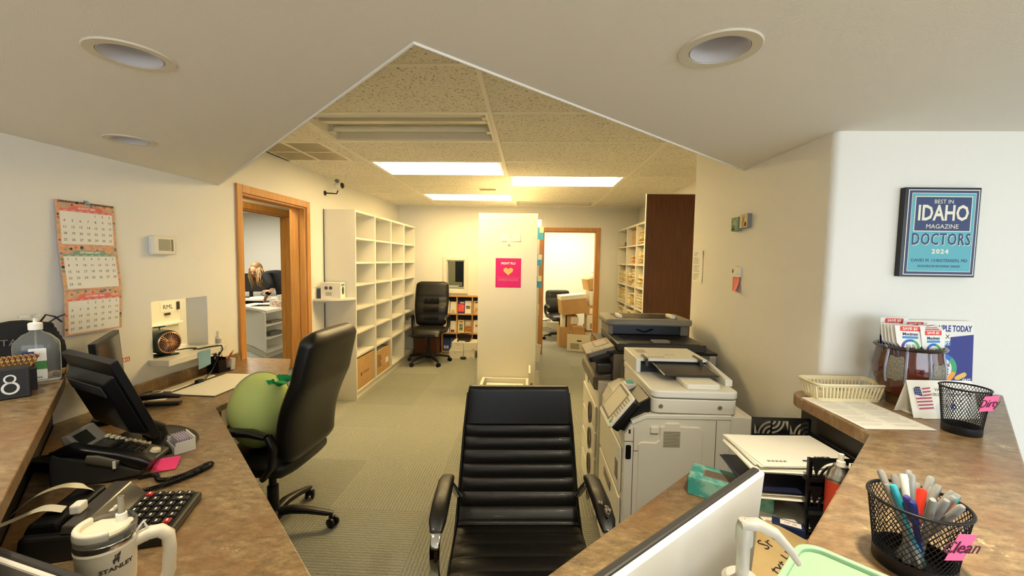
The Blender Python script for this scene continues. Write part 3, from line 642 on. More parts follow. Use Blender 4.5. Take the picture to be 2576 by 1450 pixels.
MB().pad(P_, HW, HT, n=30, e=7).build('backrest', LEATHER, t, smooth=60)
P_, HT, HW = [], [], []
for i in range(101):
    u = i/100; y = 0.165-0.50*u; z = 0.42+0.012*math.cos(PI*(u*1.1-0.5))-0.06*max(0, (u-0.86)/0.14)**2
    P_.append((0, y, z)); rib = abs(math.sin(PI*u*7))**0.5
    HT.append((0.024+0.009*rib)*(1 if u < 0.96 else 1-0.5*(u-0.96)/0.04)); HW.append(0.255)
MB().pad(P_, HW, HT, n=30, e=7).build('seat', LEATHER, t, smooth=60)
for s in (-1, 1):
    b = MB(); b.tube([(s*0.226, 0.325, 0.955), (s*0.240, 0.29, 0.80), (s*0.258, 0.215, 0.50), (s*0.262, 0.14, 0.415), (s*0.262, -0.30, 0.42)], 0.006, 8); b.build('piping', LEATHER, t, smooth=60)
MB().box((-0.12,-0.15,0.365),(0.12,0.15,0.39)).build('seat_plate', DGREY, t, bevel=0.006)
for s in (-1, 1):
    X = s*0.295
    path = [(s*0.25, 0.20, 0.545), (X-s*0.01, 0.19, 0.60), (X, 0.165, 0.632), (X, 0.12, 0.64), (X, -0.06, 0.638), (X, -0.14, 0.628), (X, -0.185, 0.59), (X, -0.19, 0.54), (X, -0.17, 0.47), (X, -0.13, 0.42), (s*0.262, -0.08, 0.398), (s*0.20, -0.06, 0.38)]
    a_ = MB().pad(path, 0.017, 0.006, n=16, e=4).build('arm', CHROME, t, smooth=50)
    MB().pad([(X, 0.165, 0.645), (X, 0.10, 0.66), (X, -0.05, 0.658), (X, -0.125, 0.645), (X, -0.155, 0.625)], [0.026, 0.031, 0.032, 0.030, 0.022], [0.014, 0.019, 0.019, 0.017, 0.010], n=20, e=3).build('arm_pad', LEATHER, a_, smooth=50)
    if s == 1:
        b = MB(); random.seed(4)
        for q in range(7):
            cx, cy, rr = X+random.uniform(-0.014, 0.016), -0.06-0.075*random.random(), random.uniform(0.004, 0.011)
            b.prism([(cx+rr*(0.6+0.6*random.random())*math.cos(2*PI*i/9), cy+1.3*rr*(0.6+0.6*random.random())*math.sin(2*PI*i/9)) for i in range(9)], 0.668, 0.6795-0.00*q)
        b.build('peeling_patch', mat('worn_leather', '#a39a88', 0.7, noise=(160, '#2a2622', 0.45, 0.6)), a_)

# green plush on the left chair
PL = mat('lime_plush', '#d0e086', 0.95, bump=(300, 0.5)); 
t = thing('plush_toy', 'round lime green plush toy sitting on the high-backed chair', 'plush toy', (-1.455, 2.17, 0.53), 0.25)
MB().ball((0, 0, 0.185), (0.150, 0.17, 0.205), n=36, k=24).build('body', PL, t, smooth=80)
MB().tube([(0.1505*math.cos(a)*math.cos(-2.75), 0.1705*math.cos(a)*math.sin(-2.75), 0.185+0.2065*math.sin(a)) for a in [2*PI*i/40 for i in range(40)]], 0.006, 8, closed=True).build('seam', mat('beige_seam', '#b9b58a', 0.9), t, smooth=60)
MB().ball((-0.119, -0.097, 0.13), (0.012, 0.012, 0.014)).build('eye', BLACK, t, smooth=60)
b = MB(); random.seed(3)
for i in range(9):
    a = random.uniform(0, 2*PI); r0 = 0.05
    b.pad([(0.09+0.01*math.cos(a), -0.03+0.01*math.sin(a), 0.32), (0.10+0.05*math.cos(a), -0.035+0.05*math.sin(a), 0.345+0.02*random.random()), (0.105+0.085*math.cos(a), -0.04+0.085*math.sin(a), 0.32+0.05*random.random())], [0.012, 0.03, 0.006], [0.004, 0.006, 0.003], n=12, e=2)
b.build('leafy_top', mat('green_plush_leaf', '#1f9a55', 0.9, bump=(120, 0.5)), t, smooth=60)
# ================================================================ COPIERS
SEAM = mat('panel_gap', '#6d6552', 0.7)
t = thing('photocopier', 'cream photocopier nearest the viewer, with a tilted touch panel', 'copier', (0.30, 1.72, 0))
MB().xz([(0.12,0.05),(0.105,0.07),(0.105,0.825),(0.135,0.885),(0.19,0.912),(0.54,0.917),(0.54,0.05)], 0, 0.54).build('body', CREAM, t, bevel=0.006)
MB().xz([(0.135,0.872),(0.130,0.888),(0.19,0.919),(0.54,0.924),(0.54,0.904),(0.195,0.900)], -0.004, 0.54).build('upper_trim', CREAM2, t, bevel=0.004)
b = MB()
dp = [(0.164,0.12),(0.164,0.79),(0.172,0.800),(0.235,0.800),(0.250,0.812),(0.250,0.868),(0.268,0.872),(0.272,0.884),(0.328,0.886),(0.332,0.872),(0.412,0.870),(0.424,0.858),(0.424,0.12)]
b.xz(dp, -0.006, 0.001); b.build('side_door', CREAM, t, bevel=0.003)
MB().xz([(0.211,0.842),(0.211,0.868),(0.244,0.868),(0.244,0.842)], -0.010, 0.001).build('latch', CREAM2, t, bevel=0.002)
b = MB()
for i in range(11): b.xz([(0.264,0.785+0.0062*i),(0.264,0.788+0.0062*i),(0.332,0.789+0.0062*i),(0.332,0.786+0.0062*i)], -0.0075, -0.0055)
b.build('vent_slots', mat('vent_shadow', '#8f866d', 0.7), t)
b = MB().xz([(0.478,0.06),(0.478,0.90),(0.4805,0.90),(0.4805,0.06)], -0.001, 0.0).xz([(0.142,0.06),(0.142,0.86),(0.1445,0.86),(0.1445,0.06)], -0.001, 0).xz([(0.145,0.76),(0.145,0.7625),(0.164,0.7625),(0.164,0.76)], -0.001, 0).xz([(0.105,0.80),(0.105,0.8025),(0.142,0.8025),(0.142,0.80)], -0.001, 0)
b.build('seam_lines', SEAM, t)
MB().xz(rrect(0.112,0.725,0.134,0.785,0.006), -0.002, 0.02).build('door_grip', BLACK, t)
MB().xz([(0.122,0.835),(0.122,0.852),(0.130,0.852),(0.130,0.835)], -0.002, 0.01).build('usb_port', DGREY, t)
for zz in (0.10, 0.34, 0.56): MB().box((0.094, 0.03, zz), (0.105, 0.52, zz+0.20)).build('paper_drawer', CREAM, t, bevel=0.006)
for zz in (0.10, 0.34): MB().box((0.091, 0.20, zz+0.13), (0.095, 0.36, zz+0.17)).build('drawer_grip', GREYP, t)
MB().box((0.092, 0.06, 0.60), (0.0945, 0.11, 0.68)).build('badge', GREYP, t)
# side extension at the back
MB().xz([(0.54,0.50),(0.54,0.915),(0.60,0.915),(0.645,0.905),(0.645,0.785),(0.585,0.785),(0.585,0.50)], 0.01, 0.52).build('rear_unit', CREAM, t, bevel=0.004)
MB().box((0.585,0.06,0.60),(0.65,0.40,0.74)).build('rear_tray', DGREY, t, bevel=0.004)
# scanner
MB().prism(rrect(0.215,0.0,0.565,0.54,0.03), 0.925, 0.985).build('scanner_base', CREAM, t, bevel=0.004, smooth=35)
MB().prism(rrect(0.21,-0.005,0.568,0.54,0.035), 0.990, 1.022).build('document_lid', CREAM2, t, bevel=0.006, smooth=35)
b = MB(); 
for xx in (0.25, 0.49): b.lathe([(0.0005,0),(0.007,0),(0.008,0.001),(0.009,0.0)], 16, FR((xx, -0.002, 0.955), (1,0,0), (0,0,1)))
b.build('screws', GREYP, t)
b = MB().box((0.212,0.27,1.022),(0.235,0.53,1.085)).box((0.235,0.42,1.022),(0.545,0.53,1.085)).box((0.212,0.27,1.078),(0.545,0.53,1.092))
b.build('feeder_housing', CREAM2, t, bevel=0.004)
b = MB().add([(0.545,0.53,1.022),(0.575,0.53,1.022),(0.575,0.53,1.06),(0.545,0.53,1.092),(0.545,0.08,1.022),(0.575,0.08,1.022),(0.575,0.08,1.05),(0.545,0.08,1.052),(0.545,0.27,1.092),(0.575,0.27,1.06)],
 [(0,1,2,3),(4,7,6,5),(0,4,5,1),(3,2,9,8),(8,9,6,7),(1,5,6,9,2),(0,3,8,7,4)]); b.build('feeder_guide', CREAM2, t, bevel=0.002)
MB().box((0.235,0.29,1.024),(0.545,0.42,1.074)).build('feeder_throat', BLACK, t)
b = MB(); b.add([(0.28,0.40,1.075),(0.52,0.40,1.075),(0.535,0.12,1.05),(0.30,0.12,1.05)], [(0,1,2,3)])
tr = b.build('document_tray', mat('dark_tray', '#3a342c', 0.35), t, thick=0.008)
for xa, xb in ((0.28, 0.30), (0.52, 0.535)): MB().tube([(xa,0.40,1.082),(xb,0.12,1.056)], 0.004, 8).build('guide_rail', CHROME, tr, smooth=40)
for xx in (0.25, 0.50): MB().box((xx,0.24,1.06),(xx+0.012,0.34,1.098)).build('paper_guide', DGREY, t, bevel=0.003)
MB().prism(rrect(0.36,0.02,0.50,0.16,0.012), 1.022, 1.045).build('output_block', CREAM2, t, bevel=0.005)
b = MB(); 
for i in range(7): b.box((0.24+0.017*i,0.30,1.092),(0.252+0.017*i,0.31,1.0926))
for i in range(5): b.box((0.25,0.40+0.016*i,1.092),(0.30-0.006*(i%2),0.406+0.016*i,1.0926))
b.text('Ricoh', 0.02, TR((0.40,0.36,1.0922)), ext=0.0003)
b.build('printed_marks', mat('pale_grey_print', '#9c9377', 0.7), t)
# tilted touch panel: local x runs from far to near, local y up the slope
PF = FR((0.083, 0.095, 0.93), (0, -1, 0), (0.097, 0, 0.125))
pl = MB().prism(rrect(-0.115,-0.082,0.115,0.082,0.012), -0.012, 0.0, PF).build('control_panel', CREAM2, t, bevel=0.003)
MB().prism(rrect(-0.105,-0.066,0.062,0.074,0.004), 0.0, 0.001, PF).build('screen_bezel', GREYP, pl)
MB().prism(rrect(-0.095,-0.056,0.052,0.064,0.002), 0.001, 0.0016, PF).build('screen', mat('pale_screen', '#d9d2ba', 0.12), pl)
b = MB()
for i in range(7):
    for q in range(3): b.prism(rrect(0.068+0.014*q,-0.03+0.014*i,0.078+0.014*q,-0.022+0.014*i,0.002), 0.0, 0.002, PF)
b.build('keys', mat('key_grey', '#b5ab8f', 0.5), pl)
MB().lathe([(0.0005,0.0035),(0.010,0.003),(0.012,0)], 20, PF @ TR((0.092,-0.055,0))).build('start_button', mat('green_button', '#7fbf9a', 0.4), pl, smooth=40)
MB().lathe([(0.0005,0.003),(0.005,0.0025),(0.006,0)], 16, PF @ TR((0.080,-0.040,0))).build('stop_button', mat('orange_button', '#d98a4a', 0.4), pl, smooth=40)
MB().prism(rrect(-0.110,-0.076,0.110,0.076,0.012), -0.05, -0.012, PF).build('panel_back', BLACK, t, bevel=0.01)
MB().xz([(0.075,0.845),(0.09,0.875),(0.16,0.955),(0.21,0.985),(0.215,0.925),(0.19,0.905),(0.135,0.88),(0.11,0.835)], 0.02, 0.20).build('panel_arm', BLACK, t, bevel=0.004)
t = thing('paper_clip_cup', 'small cream cup with teal bits behind the touch panel', 'cup', (0.475, 1.955, 0.90))
MB().box((-0.026,-0.03,0.0),(0.026,0.03,0.085)).build('body', CREAM2, t, bevel=0.006)
MB().box((-0.016,-0.022,0.085),(0.016,0.022,0.09)).build('teal_sponge', mat('teal_sponge', '#6fb6b2', 0.8), t)

# second copier, darker top
t = thing('photocopier', 'taller copier with a dark grey top, behind the cream copier', 'copier', (0.405, 2.38, 0))
MB().box((0.0,0,0.05),(0.62,0.58,0.86)).build('body', CREAM, t, bevel=0.006)
MB().box((0.08,-0.002,0.86),(0.62,0.58,1.025)).build('output_tower', GREYP, t, bevel=0.005)
MB().xz(rrect(0.12,0.70,0.30,0.98,0.012), -0.006, 0.0).build('side_hatch', mat('light_taupe', '#8c8473', 0.5), t, bevel=0.002)
b = MB()
for i in range(5): b.xz([(0.19,0.955+0.007*i),(0.19,0.958+0.007*i),(0.26,0.958+0.007*i),(0.26,0.955+0.007*i)], -0.009, -0.006)
b.build('vent_slots', DGREY, t)
MB().box((-0.015,0.03,0.90),(0.08,0.55,0.96)).build('inner_tray', DGREY, t, bevel=0.012)
MB().xz([(-0.02,0.80),(-0.03,0.83),(-0.028,0.88),(0.08,0.90),(0.08,0.79)], 0.03, 0.55).build('toner_door', mat('dark_taupe', '#6b6355', 0.45), t, bevel=0.008)
for i, zz in enumerate((0.08, 0.24, 0.40, 0.56)):
    d_ = MB().box((-0.014,0.02,zz),(0.0,0.56,zz+0.145)).build('paper_drawer', CREAM, t, bevel=0.006)
    MB().lathe([(0.045,0),(0.048,-0.006),(0.05,-0.010),(0.046,-0.012)], 24, FR((-0.022, 0.12, zz+0.075), (0,1,0), (0,0,1)) @ TR(s=(1.0,1.35,1))).build('grip', GREYP, d_, smooth=40)
MB().box((-0.0145,0.3,0.76),(-0.0135,0.34,0.80)).build('badge', DGREY, t)
MB().box((0.04,-0.005,1.025),(0.66,0.59,1.04)).build('black_band', BLACK, t, bevel=0.003)
MB().prism(rrect(0.10,-0.01,0.60,0.58,0.02), 1.042, 1.085).build('document_lid', DGREY, t, bevel=0.006, smooth=35)
MB().box((0.16,0.0,1.0855),(0.56,0.26,1.088)).build('lid_well', BLACK, t)
MB().prism(rrect(0.30,0.01,0.40,0.06,0.01), 1.088, 1.102).build('lid_handle', GREYP, t, bevel=0.003)
b = MB().box((0.10,0.28,1.085),(0.13,0.56,1.15)).box((0.55,0.28,1.085),(0.60,0.56,1.15)).box((0.13,0.46,1.085),(0.55,0.56,1.15)); b.build('feeder_housing', GREYP, t, bevel=0.008)
b = MB().prism(rrect(0.08,0.24,0.62,0.60,0.05), 1.15, 1.19); b.build('feeder_top', mat('light_taupe', '#8c8473', 0.5), t, bevel=0.012, smooth=35)
MB().prism(rrect(0.15,0.30,0.54,0.54,0.02), 1.1895, 1.1915).build('feeder_slot', BLACK, t)
for xx in (0.165, 0.50): MB().box((xx,0.31,1.19),(xx+0.025,0.43,1.21)).build('paper_guide', CREAM2, t, bevel=0.004)
MB().box((0.13,0.30,1.09),(0.55,0.455,1.145)).build('feeder_throat', BLACK, t)
MB().tube([(0.28,0.29,1.12),(0.33,0.285,1.105),(0.38,0.28,1.125)], 0.004, 6).build('cable', BLACK, t, smooth=40)
KP = FR((0.005, 0.075, 1.045), (0, -1, 0), (0.17, 0, 0.055))
kp = MB().prism(rrect(-0.20,-0.085,0.075,0.085,0.02), -0.028, 0.0, KP).build('control_panel', GREYP, t, bevel=0.005)
MB().prism(rrect(-0.17,-0.02,-0.02,0.07,0.004), 0, 0.001, KP).build('screen_bezel', BLACK, kp)
MB().prism(rrect(-0.155,-0.01,-0.03,0.06,0.004), 0.001, 0.0016, KP).build('screen', mat('dull_pink_screen', '#b9a79c', 0.2), kp)
b = MB()
for i in range(4):
    for q in range(4): b.prism(rrect(0.0+0.016*q,-0.05+0.022*i,0.011+0.016*q,-0.036+0.022*i,0.003), 0, 0.002, KP)
b.build('keys', mat('key_taupe', '#a79f8e', 0.5), kp)
MB().prism(rrect(-0.19,-0.08,0.07,0.06,0.02), -0.06, -0.028, KP).build('panel_back', BLACK, t, bevel=0.008)
MB().box((0.62,0.10,0.60),(0.70,0.50,1.0)).build('rear_unit', CREAM, t, bevel=0.005)
# ================================================================ LEFT WALL
def calendar():
    t = thing('wall_calendar', 'three-month hanging wall calendar with floral borders on the left wall', 'calendar', M=LW(1.983, 1.80))
    PE = mat('floral_border', '#ecb08c', 0.8, noise=(55, '#c9a98a', 0.42, 0.6)); CO = mat('coral_print', '#ec7d72', 0.8); SA = mat('sage_print', '#8fae8f', 0.8); DG = mat('calendar_ink', '#4b463f', 0.8)
    w, h = 0.274, 0.2135
    random.seed(11)
    for n, (mon, d0, nd, band, tilt) in enumerate((('AUGUST 2024', 4, 31, CO, -0.02), ('SEPTEMBER 2024', 0, 30, SA, -0.085), ('OCTOBER 2024', 2, 31, CO, 0.05))):
        P_ = TR((0, -n*h, (0.008, 0.0125, 0.0306)[n]), rx=tilt)
        s_ = MB().box((-w/2, -h, 0), (w/2, 0, 0.0015), P_).build('month_sheet', PE, t)
        MB().box((-w/2+0.016, -h+0.008, 0.0015), (w/2-0.014, -0.050, 0.0019), P_).build('date_field', PAPER, s_)
        MB().prism([(-w/2+0.016,-0.050),(w/2-0.014,-0.050),(w/2-0.014,-0.040),(0.08,-0.038),(0.07,-0.022),(-0.07,-0.022),(-0.08,-0.038),(-w/2+0.016,-0.040)], 0.0015, 0.002, P_).build('title_band', band, s_)
        b = MB().text(mon, 0.013, P_ @ TR((0,-0.032,0.0021)), bold=0.0003)
        for i in range(7): b.box((-0.105+0.0345*i,-0.0465,0.0021), (-0.088+0.0345*i,-0.0445,0.0023), P_)
        b.build('title', PAPER, s_)
        b = MB(); rows = (d0+nd+6)//7; dy = (h-0.062)/rows
        for d in range(1, nd+1):
            c, r = (d0+d-1) % 7, (d0+d-1)//7
            b.text(str(d), 0.0165, P_ @ TR((-0.104+0.0352*c, -0.064-dy*r, 0.0019)), ext=0.0002)
        b.build('dates', DG, s_)
        for col_, k in (('#5f8fa0', 5), ('#e96a5e', 5), ('#f0b45c', 4), ('#2f4a52', 3), ('#7fa083', 4)):
            b = MB()
            for i in range(k):
                if random.random() < 0.55: x, y = random.uniform(-w/2+0.008, w/2-0.008), random.uniform(-0.020, -0.006)
                else: x, y = random.choice((-w/2+0.008, w/2-0.007)), random.uniform(-h+0.01, -0.03)
                r0 = random.uniform(0.0035, 0.0075)
                b.prism([(x+r0*(1+0.25*math.cos(5*a))*math.cos(a), y+r0*(1+0.25*math.cos(5*a))*math.sin(a)) for a in [2*PI*q/20 for q in range(20)]], 0.0015, 0.0018, P_)
            b.build('flower_print', mat('flower'+col_, col_, 0.8), s_)
    b = MB()
    for i in range(36):
        x = -0.125+0.0072*i
        if abs(x) > 0.012: b.box((x, -0.010, 0.0116), (x+0.003, -0.002, 0.0128))
    b.build('wire_binding', DG, t)
    MB().tube([(-0.012, -0.004, 0.012), (-0.008, 0.008, 0.008), (0.008, 0.008, 0.008), (0.012, -0.004, 0.012)], 0.0012, 6).build('hanger', BLACK, t)
    MB().lathe([(0.001, 0.022), (0.008, 0.020), (0.010, 0.012), (0.005, 0.0)], 16, TR((0.0, -0.002, 0))).build('pushpin', mat('pin_grey', '#9aa3a8', 0.3), t, smooth=40)
calendar()
t = thing('thermostat', 'white thermostat with a small screen on the left wall', 'thermostat', M=LW(2.392, 1.606))
MB().prism(rrect(-0.078,-0.056,0.078,0.056,0.012), 0, 0.032).build('body', mat('thermostat_white', '#ece6d6', 0.4), t, bevel=0.008, smooth=40)
MB().prism(rrect(-0.040,-0.032,0.040,0.036,0.004), 0.032, 0.0335).build('screen', mat('lcd_grey', '#a9a78f', 0.2), t)
MB().box((0.046,-0.034,0.032),(0.058,0.036,0.034)).build('buttons', GREYP, t)
MB().box((-0.074,-0.05,0.01),(-0.066,0.05,0.026)).build('side_vent', GREYP, t)
t = thing('security_camera', 'small white security camera on a black wall arm beside the ceiling', 'camera', M=LW(4.405, 2.232))
MB().lathe([(0.001,0.0),(0.026,0.0),(0.026,0.006),(0.012,0.012)], 24).build('wall_plate', BLACK, t, smooth=40)
MB().tube([(0,0,0.01),(0.02,0,0.07),(0.04,0.0,0.11),(0.05,0.035,0.12)], 0.007, 10).build('arm', BLACK, t, smooth=40)
cb_ = FR((0.04, 0.085, 0.14), (1, 0, 0.3), (0, 1, 0))
MB().lathe([(0.001,-0.06),(0.026,-0.055),(0.034,-0.03),(0.034,0.03),(0.031,0.04)], 28, cb_).build('body', CREAM2, t, smooth=50)
MB().lathe([(0.031,0.038),(0.024,0.042),(0.001,0.043)], 28, cb_).build('lens', BLACK, t, smooth=40)
MB().ball((0.03, 0.135, 0.12), (0.024, 0.02, 0.024)).build('sensor_dome', GREYP, t, smooth=60)
MB().tube([(0.02,0.12,0.10),(-0.02,0.13,0.04),(-0.02,0.175,0.006)], 0.002, 6).build('cable', CREAM2, t)
t = thing('sticker', 'tiny red label stuck on the left wall below the calendar', 'sticker', M=LW(2.155, 0.975)); MB().box((-0.022,-0.012,0),(0.022,0.012,0.0008)).build('label', mat('red_print', '#d8564e', 0.7), t)
b = MB().box((-0.015,-0.008,0.0008),(-0.005,0.008,0.0012)).box((0,-0.008,0.0008),(0.004,0.008,0.0012)).box((0.009,-0.008,0.0008),(0.015,0.008,0.0012)); b.build('print', PAPER, t)

# ---- service opening
t = thing('fan_heater', 'dark green barrel shaped fan heater on the service ledge', 'heater', (-2.205, 2.405, 0.9405), math.radians(-17)); t.scale = (1.12, 1.12, 1.12)
AX = FR((0, 0, 0.075), (0, 1, 0), (0, 0, 1))
MB().lathe([(0.001,-0.11),(0.045,-0.108),(0.060,-0.095),(0.066,-0.06),(0.066,0.02),(0.062,0.035),(0.055,0.04)], 36, AX).build('body', mat('dark_green_enamel', '#2b3a30', 0.35), t, smooth=50)
b = MB(); b.lathe([(0.055,0.038),(0.0575,0.042),(0.052,0.044),(0.052,0.040)], 36, AX)
for i in range(30):
    a = 2*PI*i/30; b.tube([(0.012*math.cos(a),0.012*math.sin(a),0.043),(0.053*math.cos(a),0.053*math.sin(a),0.040)], 0.0017, 6, AX)
b.build('grille', mat('rose_gold', '#d9a98a', 0.25, metal=0.8), t, smooth=40)
MB().lathe([(0.001,0.05),(0.010,0.048),(0.014,0.042)], 20, AX).build('badge', mat('copper', '#e0b080', 0.15, metal=1.0), t, smooth=40)
MB().lathe([(0.054,0.03),(0.001,0.028)], 30, AX).build('inside', BLACK, t)
MB().box((-0.05,-0.055,0),(0.03,0.055,0.008)).box((-0.03,-0.025,0.008),(0.01,0.025,0.014)).build('foot', BLACK, t, bevel=0.003)
MB().tube([(-0.04,0.0,0.14),(-0.04,0,0.150),(-0.04,0.03,0.153),(-0.04,-0.03,0.153)], 0.003, 6).build('knob', BLACK, t)
t = thing('power_cable', 'black cable looping from the heater along the service ledge', 'cable', (0, 0, 0))
MB().tube([(-2.25,2.455,0.948),(-2.22,2.50,0.952),(-2.20,2.56,0.951),(-2.17,2.60,0.946),(-2.16,2.565,0.946),(-2.13,2.58,0.946),(-2.11,2.66,0.946),(-2.075,2.70,0.945),(-2.068,2.70,0.92),(-2.08,2.66,0.86),(-2.07,2.60,0.80),(-2.05,2.52,0.768),(-2.03,2.46,0.766)], 0.004, 8).build('cable', BLACK, t, smooth=50)
MB().box((-2.045,2.425,0.761),(-2.015,2.465,0.785)).build('plug', BLACK, t, bevel=0.003)
t = thing('blue_note', 'light blue paper hanging over the front of the service ledge', 'paper', M=LW(2.545, 0.895, -2.0735))
MB().grid(lambda u, v: ((u-0.5)*0.10, (v-0.5)*0.10-0.012*(1-u)*(1-v), 0.002+0.004*math.sin(3*u)), 6, 6).build('sheet', mat('light_blue_paper', '#86aec0', 0.8), t, thick=0.0008)
t = thing('small_bottle', 'small white bottle at the far end of the service ledge', 'bottle', (-2.12, 2.728, 0.9405))
MB().lathe([(0.001,0),(0.016,0),(0.017,0.004),(0.017,0.055),(0.008,0.068),(0.008,0.078)], 20).build('body', PAPER, t, smooth=40)
MB().lathe([(0.017,0.015),(0.0174,0.015),(0.0174,0.045),(0.017,0.045)], 20).build('label', mat('grey_label', '#b9b4ad', 0.7), t)
MB().lathe([(0.010,0.076),(0.010,0.095),(0.001,0.096)], 16).build('cap', CREAM2, t, smooth=40)
# cabinet seen through the service opening
t = thing('supply_cabinet', 'cream cabinet with an RML paper sign, seen through the service opening', 'cabinet', (-3.295, 3.20, 0))
MB().box((0.0, 0.0, 0.95), (0.10, 0.46, 1.5)).box((0.0, 0.0, 0.35), (0.10, 0.44, 0.93)).build('body', CREAM, t, bevel=0.004)
MB().box((0.0, -0.02, 0.93), (0.13, 0.46, 0.95)).build('counter', CREAM2, t, bevel=0.003)
F = FR((0.1005, 0.33, 1.09), (0,1,0), (0,0,1))
s_ = MB().box((-0.075,-0.04,0),(0.075,0.045,0.001), F).build('paper_sign', PAPER, t)
MB().text('RML', 0.055, F @ TR((0,0.0,0.001)), ext=0.0003).build('lettering', INK, s_)
MB().box((0.09,-0.03,0),(0.115,0.04,0.012), F).box((-0.04,-0.07,0),(0.02,-0.05,0.008), F).build('knob', DGREY, t, bevel=0.003)
MB().tube([(0.10,0.18,0.86),(0.125,0.18,0.86),(0.125,0.27,0.86),(0.10,0.27,0.86)], 0.005, 8).build('handle', STEEL, t, smooth=40)

# ---- quarter round shelf on the bookcase side
t = thing('corner_shelf', 'rounded white wall shelf fixed to the side of the bookcase', 'shelf', (-2.2, 4.37, 1.125))
MB().prism([(0.0,-0.0)] + [(0.345*math.cos(a)*1.0, -0.25*math.sin(a)) for a in [PI/2*i/16 for i in range(17)]] + [(0,-0.25)], -0.022, 0).build('board', WHITE, t, bevel=0.003)
MB().box((0.004,-0.2,-0.06),(0.02,-0.02,-0.022)).build('bracket', WHITE, t, bevel=0.002)
t = thing('speaker_box', 'white speaker box with two round drivers printed on it, on the rounded shelf', 'box', (-2.055, 4.26, 1.1255), 0.12)
MB().box((-0.10,-0.07,0),(0.10,0.07,0.165)).build('carton', CREAM2, t, bevel=0.002)
b = MB()
for xx in (-0.045, 0.0): b.lathe([(0.017,0),(0.017,0.0008),(0.0005,0.001)], 20, FR((xx,-0.0705,0.11),(1,0,0),(0,0,1)))
b.build('driver_print', BLACK, t)
b = MB()
for xx in (-0.045, 0.0): b.lathe([(0.009,0),(0.009,0.0014),(0.0005,0.0015)], 16, FR((xx,-0.0705,0.11),(1,0,0),(0,0,1)))
for i in range(3): b.box((-0.05,-0.0712,0.035+0.012*i),(0.01,-0.0705,0.040+0.012*i))
b.build('grey_print', GINK, t)
MB().lathe([(0.03,0),(0.03,0.001),(0.0005,0.0012)], 24, FR((0.1005,0.0,0.08),(0,1,0),(0,0,1)) @ TR(s=(1.0,1.4,1))).build('side_print', BLACK, t)
MB().box((0.1,-0.05,0.13),(0.1012,0.05,0.15)).build('teal_print', mat('teal_print', '#5f9aa0', 0.7), t)
t = thing('wall_outlet', 'white wall outlet with a dark adapter left of the speaker box', 'outlet', M=LW(4.165, 1.30))
MB().prism(rrect(-0.04,-0.06,0.04,0.06,0.006), 0, 0.006).build('plate', CREAM2, t, bevel=0.002)
MB().box((-0.016,0.006,0.006),(0.016,0.036,0.009)).box((-0.016,-0.036,0.006),(0.016,-0.006,0.009)).build('socket', CREAM, t, bevel=0.002)
t = thing('adapter_block', 'dark blue adapter standing on the rounded shelf beside the speaker box', 'adapter', (-2.18, 4.24, 1.1255)); MB().box((-0.015,-0.04,0),(0.015,0.04,0.10)).build('body', mat('slate_plastic', '#4a535c', 0.4), t, bevel=0.004)
t = thing('black_wire', 'thin black wire running down the wall beside the bookcase', 'cable', (0, 0, 0))
MB().tube([(-2.192,4.355,2.06),(-2.192,4.35,1.5),(-2.192,4.352,1.13)], 0.0035, 6).tube([(-2.192,4.352,1.10),(-2.192,4.345,0.6),(-2.192,4.35,0.05)], 0.0035, 6).build('wire', BLACK, t)

# ================================================================ LEFT DESK
def catm(p, q):
    out = []
    for i in range(len(p)-1):
        p0, p1, p2, p3 = p[max(i-1,0)], p[i], p[i+1], p[min(i+2,len(p)-1)]
        for k in range(q):
            u = k/q; out.append(tuple(0.5*((2*p1[d])+(-p0[d]+p2[d])*u+(2*p0[d]-5*p1[d]+4*p2[d]-p3[d])*u*u+(-p0[d]+3*p1[d]-3*p2[d]+p3[d])*u**3) for d in range(len(p1))))
    return out+[p[-1]]
def pose(px, py, z, dirx, diry): return math.atan2(-dirx, diry)     # rz so that local y points along (dirx,diry)
